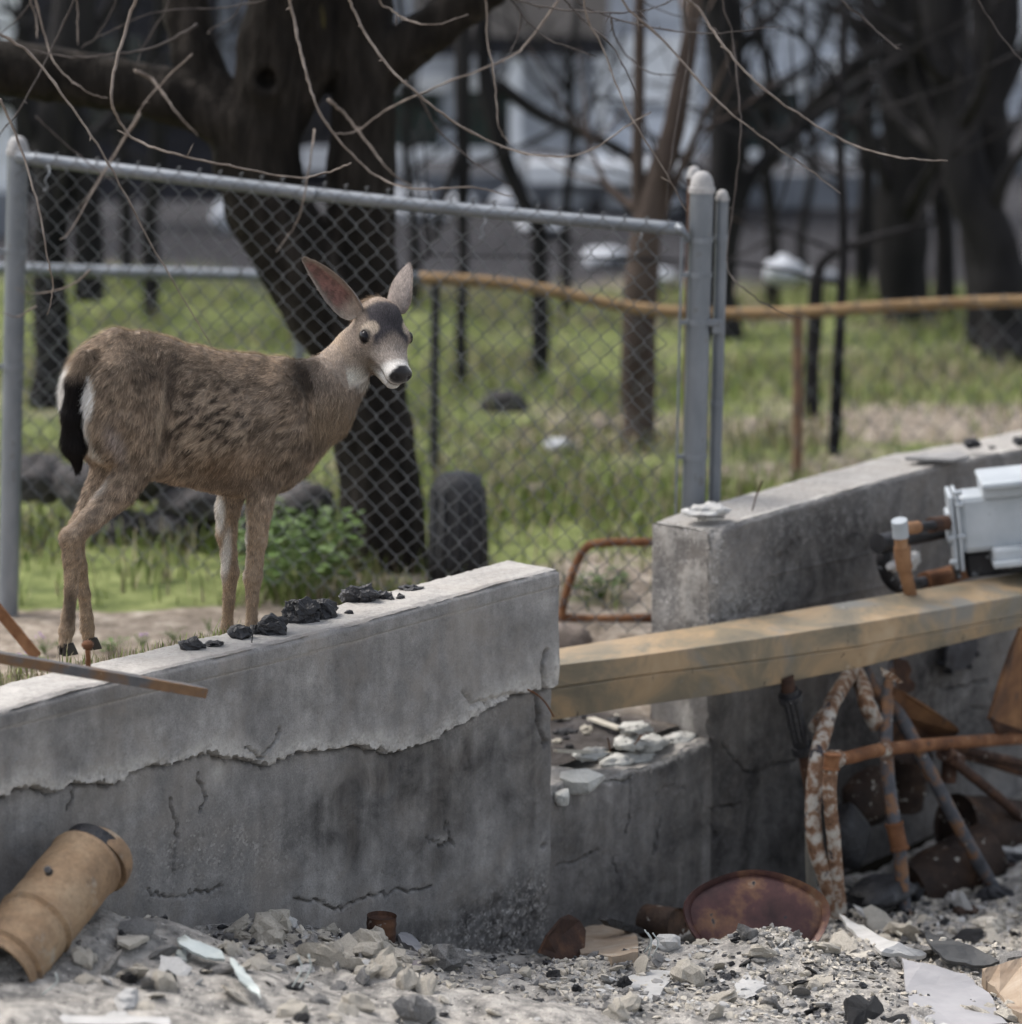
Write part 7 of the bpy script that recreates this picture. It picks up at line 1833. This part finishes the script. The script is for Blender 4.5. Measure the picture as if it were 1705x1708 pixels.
fixed('pale_strip', [(290, 1588), (310, 1592), (312, 1606), (296, 1602)], m_pgreen, 'short pale green strip under the jagged one', 'strip', .008)
fixed('plaster_sliver', [(384, 1606), (404, 1618), (430, 1650), (434, 1672), (410, 1650), (392, 1628)], m_pgreen, 'pointed pale green sliver hanging down the rubble slope', 'sliver', .006, [.03, .03, .02, .02, .02, .03])
fixed('wood_chip', [(664, 1545), (676, 1542), (702, 1580), (706, 1594), (680, 1580), (666, 1562)], m_gboard, 'upright pale grey board end right of the tin can', 'board', .02, [.07, .07, .03, .02, .02, .05])
fixed('brown_board', [(600, 1612), (650, 1606), (700, 1604), (705, 1616), (640, 1622)], simple('mauve_board', [(.3, (.20, .17, .165)), (.7, (.33, .29, .28))], 8, .9), 'flat brownish board lying left of the rusty shroud', 'board', .012)
fixed('white_strip', [(-40, 1690), (120, 1697), (284, 1703), (284, 1716), (120, 1711), (-40, 1703)], m_white, 'long straight white painted strip at the bottom of the rubble', 'strip', .012)
for i, (x, y, h_) in enumerate([(1080, 1600, 60), (1088, 1598, 52), (1074, 1590, 44), (486, 1650, 60), (497, 1652, 64), (70, 1660, 40)]):
    a = rpt(x, y); s_ = spline([a, a + np.array([.01 + .006 * i, -.02, h_ * .0010]), a + np.array([-.01 + .01 * i, -.03, h_ * .00165])], 5)
    mb = MB(); mb.tube(s_, .0022, 6); one(mb, 'loose_wire', m_pgreen, ['pale wire rising in front of the rusty shroud', 'second pale wire beside the first at the rusty shroud', 'shortest pale wire at the rusty shroud', 'thin pale wire loop in the middle rubble', 'pale wire twin of the loop in the middle rubble', 'pale curved wire near the flue pipe foot'][i], 'wire', smooth=True)
# many fragments: a handful of shared shapes
r_ = np.random.default_rng(77)
shapes = []
for i in range(16):
    f_ = [.14, .22, .35, .65][i % 4]; V, F = lump((0, 0, 0), (1, r_.uniform(.55, .95), f_), 900 + i * 3.7, None, 7, .8, 1.5); V[:, :2] += .22 * np.stack([vnoise(V * 2.3 + 5 * i + 50 * k_) for k_ in range(2)], -1); shapes.append((V, [list(map(int, f)) for f in F]))
crumb = []
for i in range(16):
    V, F = faceted((0, 0, 0), (1, r_.uniform(.5, .95), [.18, .3, .5, .8][i % 4]), 900 + i, 13, .6); crumb.append((V, F))
def frag_mesh(i, mat):
    k_ = ('f', i, mat.name)
    if k_ not in RES:
        me = bpy.data.meshes.new('fragment'); me.from_pydata(shapes[i][0].tolist(), [], shapes[i][1]); me.materials.append(mat); me.validate(); RES[k_] = me
    return RES[k_]
KINDS = [('plaster_fragment', m_cream, 'cream plaster fragment lying in the rubble', 'plaster', 'cream plaster fragments'), ('ash_fragment', m_ashg, 'grey ash-coated fragment lying in the rubble', 'fragment', 'grey ash-coated fragments'), ('char_fragment', m_black, 'black charred fragment lying in the rubble', 'charcoal', 'black charred fragments'), ('drywall_fragment', m_white, 'white drywall fragment lying in the rubble', 'drywall', 'white drywall fragments')]
def zone(x, y):
    """mix of kinds by place in the heap"""
    if 380 < x < 720 and 1530 < y < 1640: return [.84, .05, .01, .10]
    if x > 1380 and y < 1560: return [.48, .08, .34, .10]
    if 420 < x < 720 and y > 1600: return [.25, .35, .30, .10]
    return [.40, .32, .16, .12]
cnt = 0
while cnt < 285:
    if cnt < 60: x, y = r_.uniform(385, 690), r_.uniform(1535, 1630)
    elif cnt < 115: x, y = r_.uniform(1390, 1705), r_.uniform(1400, 1590)
    else: x, y = r_.uniform(120, 1705), r_.uniform(1555, 1708)
    p = rpt(x, y); s_, t_ = wall_coord(np.array([p[0]]), np.array([p[1]]))
    if t_[0] > -.03: continue
    kd = KINDS[r_.choice(4, p=zone(x, y))]
    s_ = r_.choice([.012, .018, .027, .040, .060], p=[.15, .25, .27, .22, .11])
    o = obj(kd[0], frag_mesh(int(r_.integers(16)), kd[1])); o.location = Vector(p + np.array([0, 0, s_ * .25])); o.scale = (s_, s_, s_)
    o.rotation_euler = (r_.normal(0, .5), r_.normal(0, .5), r_.uniform(0, 6.28)); 
    sw = 'tiny' if s_ < .015 else 'small' if s_ < .02 else 'middling' if s_ < .03 else 'large' if s_ < .05 else 'broadest'
    zw = 'in the cream heap against the left wall' if 380 < x < 720 and y < 1640 else 'among the pipe feet by the low wall' if x > 1380 and y < 1560 else 'beside the light grey board' if x > 1300 else 'between the flue pipe and the cream heap' if x < 420 else 'in the open rubble below the metal disc'
    tag(o, sw + ' ' + kd[2].replace('lying in the rubble', zw), kd[3], kd[4]); cnt += 1
# the crumbs too small to pick apart: one mesh each of pale, grey and black
for ki, (nm, mt, n, lab) in enumerate([('plaster_crumbs', m_cream, 5200, 'cream plaster crumbs strewn over the rubble'), ('ash_crumbs', m_ashg, 3000, 'grey ash crumbs strewn over the rubble'), ('char_crumbs', m_black, 1900, 'black charred crumbs strewn over the rubble'), ('white_crumbs', m_white, 1300, 'white drywall crumbs strewn over the rubble')]):
    Vs, Fs = [], []; b0 = 0
    s_ = r_.uniform(-.2, 4.2, n * 3); t_ = -r_.uniform(.03, 1.9, n * 3) ** 1.0
    xy = WA[:2] + s_[:, None] * WU[:2] - t_[:, None] * WN[:2]
    px, py = project(np.stack([xy[:, 0], xy[:, 1], np.full(n * 3, -1.0)], -1))
    cl = fbm(np.stack([xy[:, 0] * 3.5, xy[:, 1] * 3.5, np.full(n * 3, ki * 11.0)], -1), 3)
    w_ = np.array([zone(a, b_)[ki] for a, b_ in zip(px, py)])
    ok = (px > -40) & (px < 1750) & (py < 1760) & (r_.random(n * 3) < np.clip(w_ * 1.5 + cl * 1.5, .01, 1)); xy = xy[ok][:n]
    z = rubble_z(xy[:, 0], xy[:, 1])
    for q in range(len(xy)):
        V, F = crumb[int(r_.integers(16))]; sz = r_.choice([.005, .008, .012, .017], p=[.3, .35, .25, .10])
        a = r_.uniform(0, 6.28); c_, s2 = math.cos(a), math.sin(a); tl = r_.normal(0, .5)
        M = np.array([[c_, s2, 0], [-s2, c_, 0], [0, 0, 1.]]) @ np.array([[1, 0, 0], [0, math.cos(tl), math.sin(tl)], [0, -math.sin(tl), math.cos(tl)]])
        Vs.append(V @ M * sz + np.array([xy[q, 0], xy[q, 1], z[q] + sz * .3])); Fs.append([[i + b0 for i in f] for f in F]); b0 += len(V)
    me = bpy.data.meshes.new(nm); me.from_pydata(np.concatenate(Vs).tolist(), [], [f for fs in Fs for f in fs]); me.materials.append(mt); me.validate()
    o = obj(nm, me); tag(o, lab, 'rubble', kind='stuff')

for i in range(46):
    x, y = r_.uniform(1395, 1705), r_.uniform(1330, 1560); p = rpt(x, y); s_, t_ = wall_coord(np.array([p[0]]), np.array([p[1]]))
    if t_[0] > -.06: continue
    kk = i % 5; mt = [m_black, m_cream, m_drum, m_white, m_black][kk]; sz = r_.uniform(.025, .06)
    lump_obj(['char_lump', 'plaster_flake', 'rusty_scrap', 'plaster_flake', 'char_lump'][kk], p + np.array([0, 0, sz * .2]), (sz, sz * .7, sz * r_.uniform(.25, .6)), 700 + i, mt,
             ['black charred lump heaped', 'cream plaster flake heaped', 'dark rusty scrap heaped', 'white plaster flake heaped', 'black charred lump heaped'][kk] + [' at the feet of the bowed pipes', ' below the upright grey pipe', ' beside the burnt drums'][0 if x < 1470 else 1 if x < 1560 else 2], ['charcoal', 'plaster', 'scrap', 'plaster', 'charcoal'][kk], 'heaped scraps among the pipes', amp=.8, fr=2.0, n=8, smooth=False)
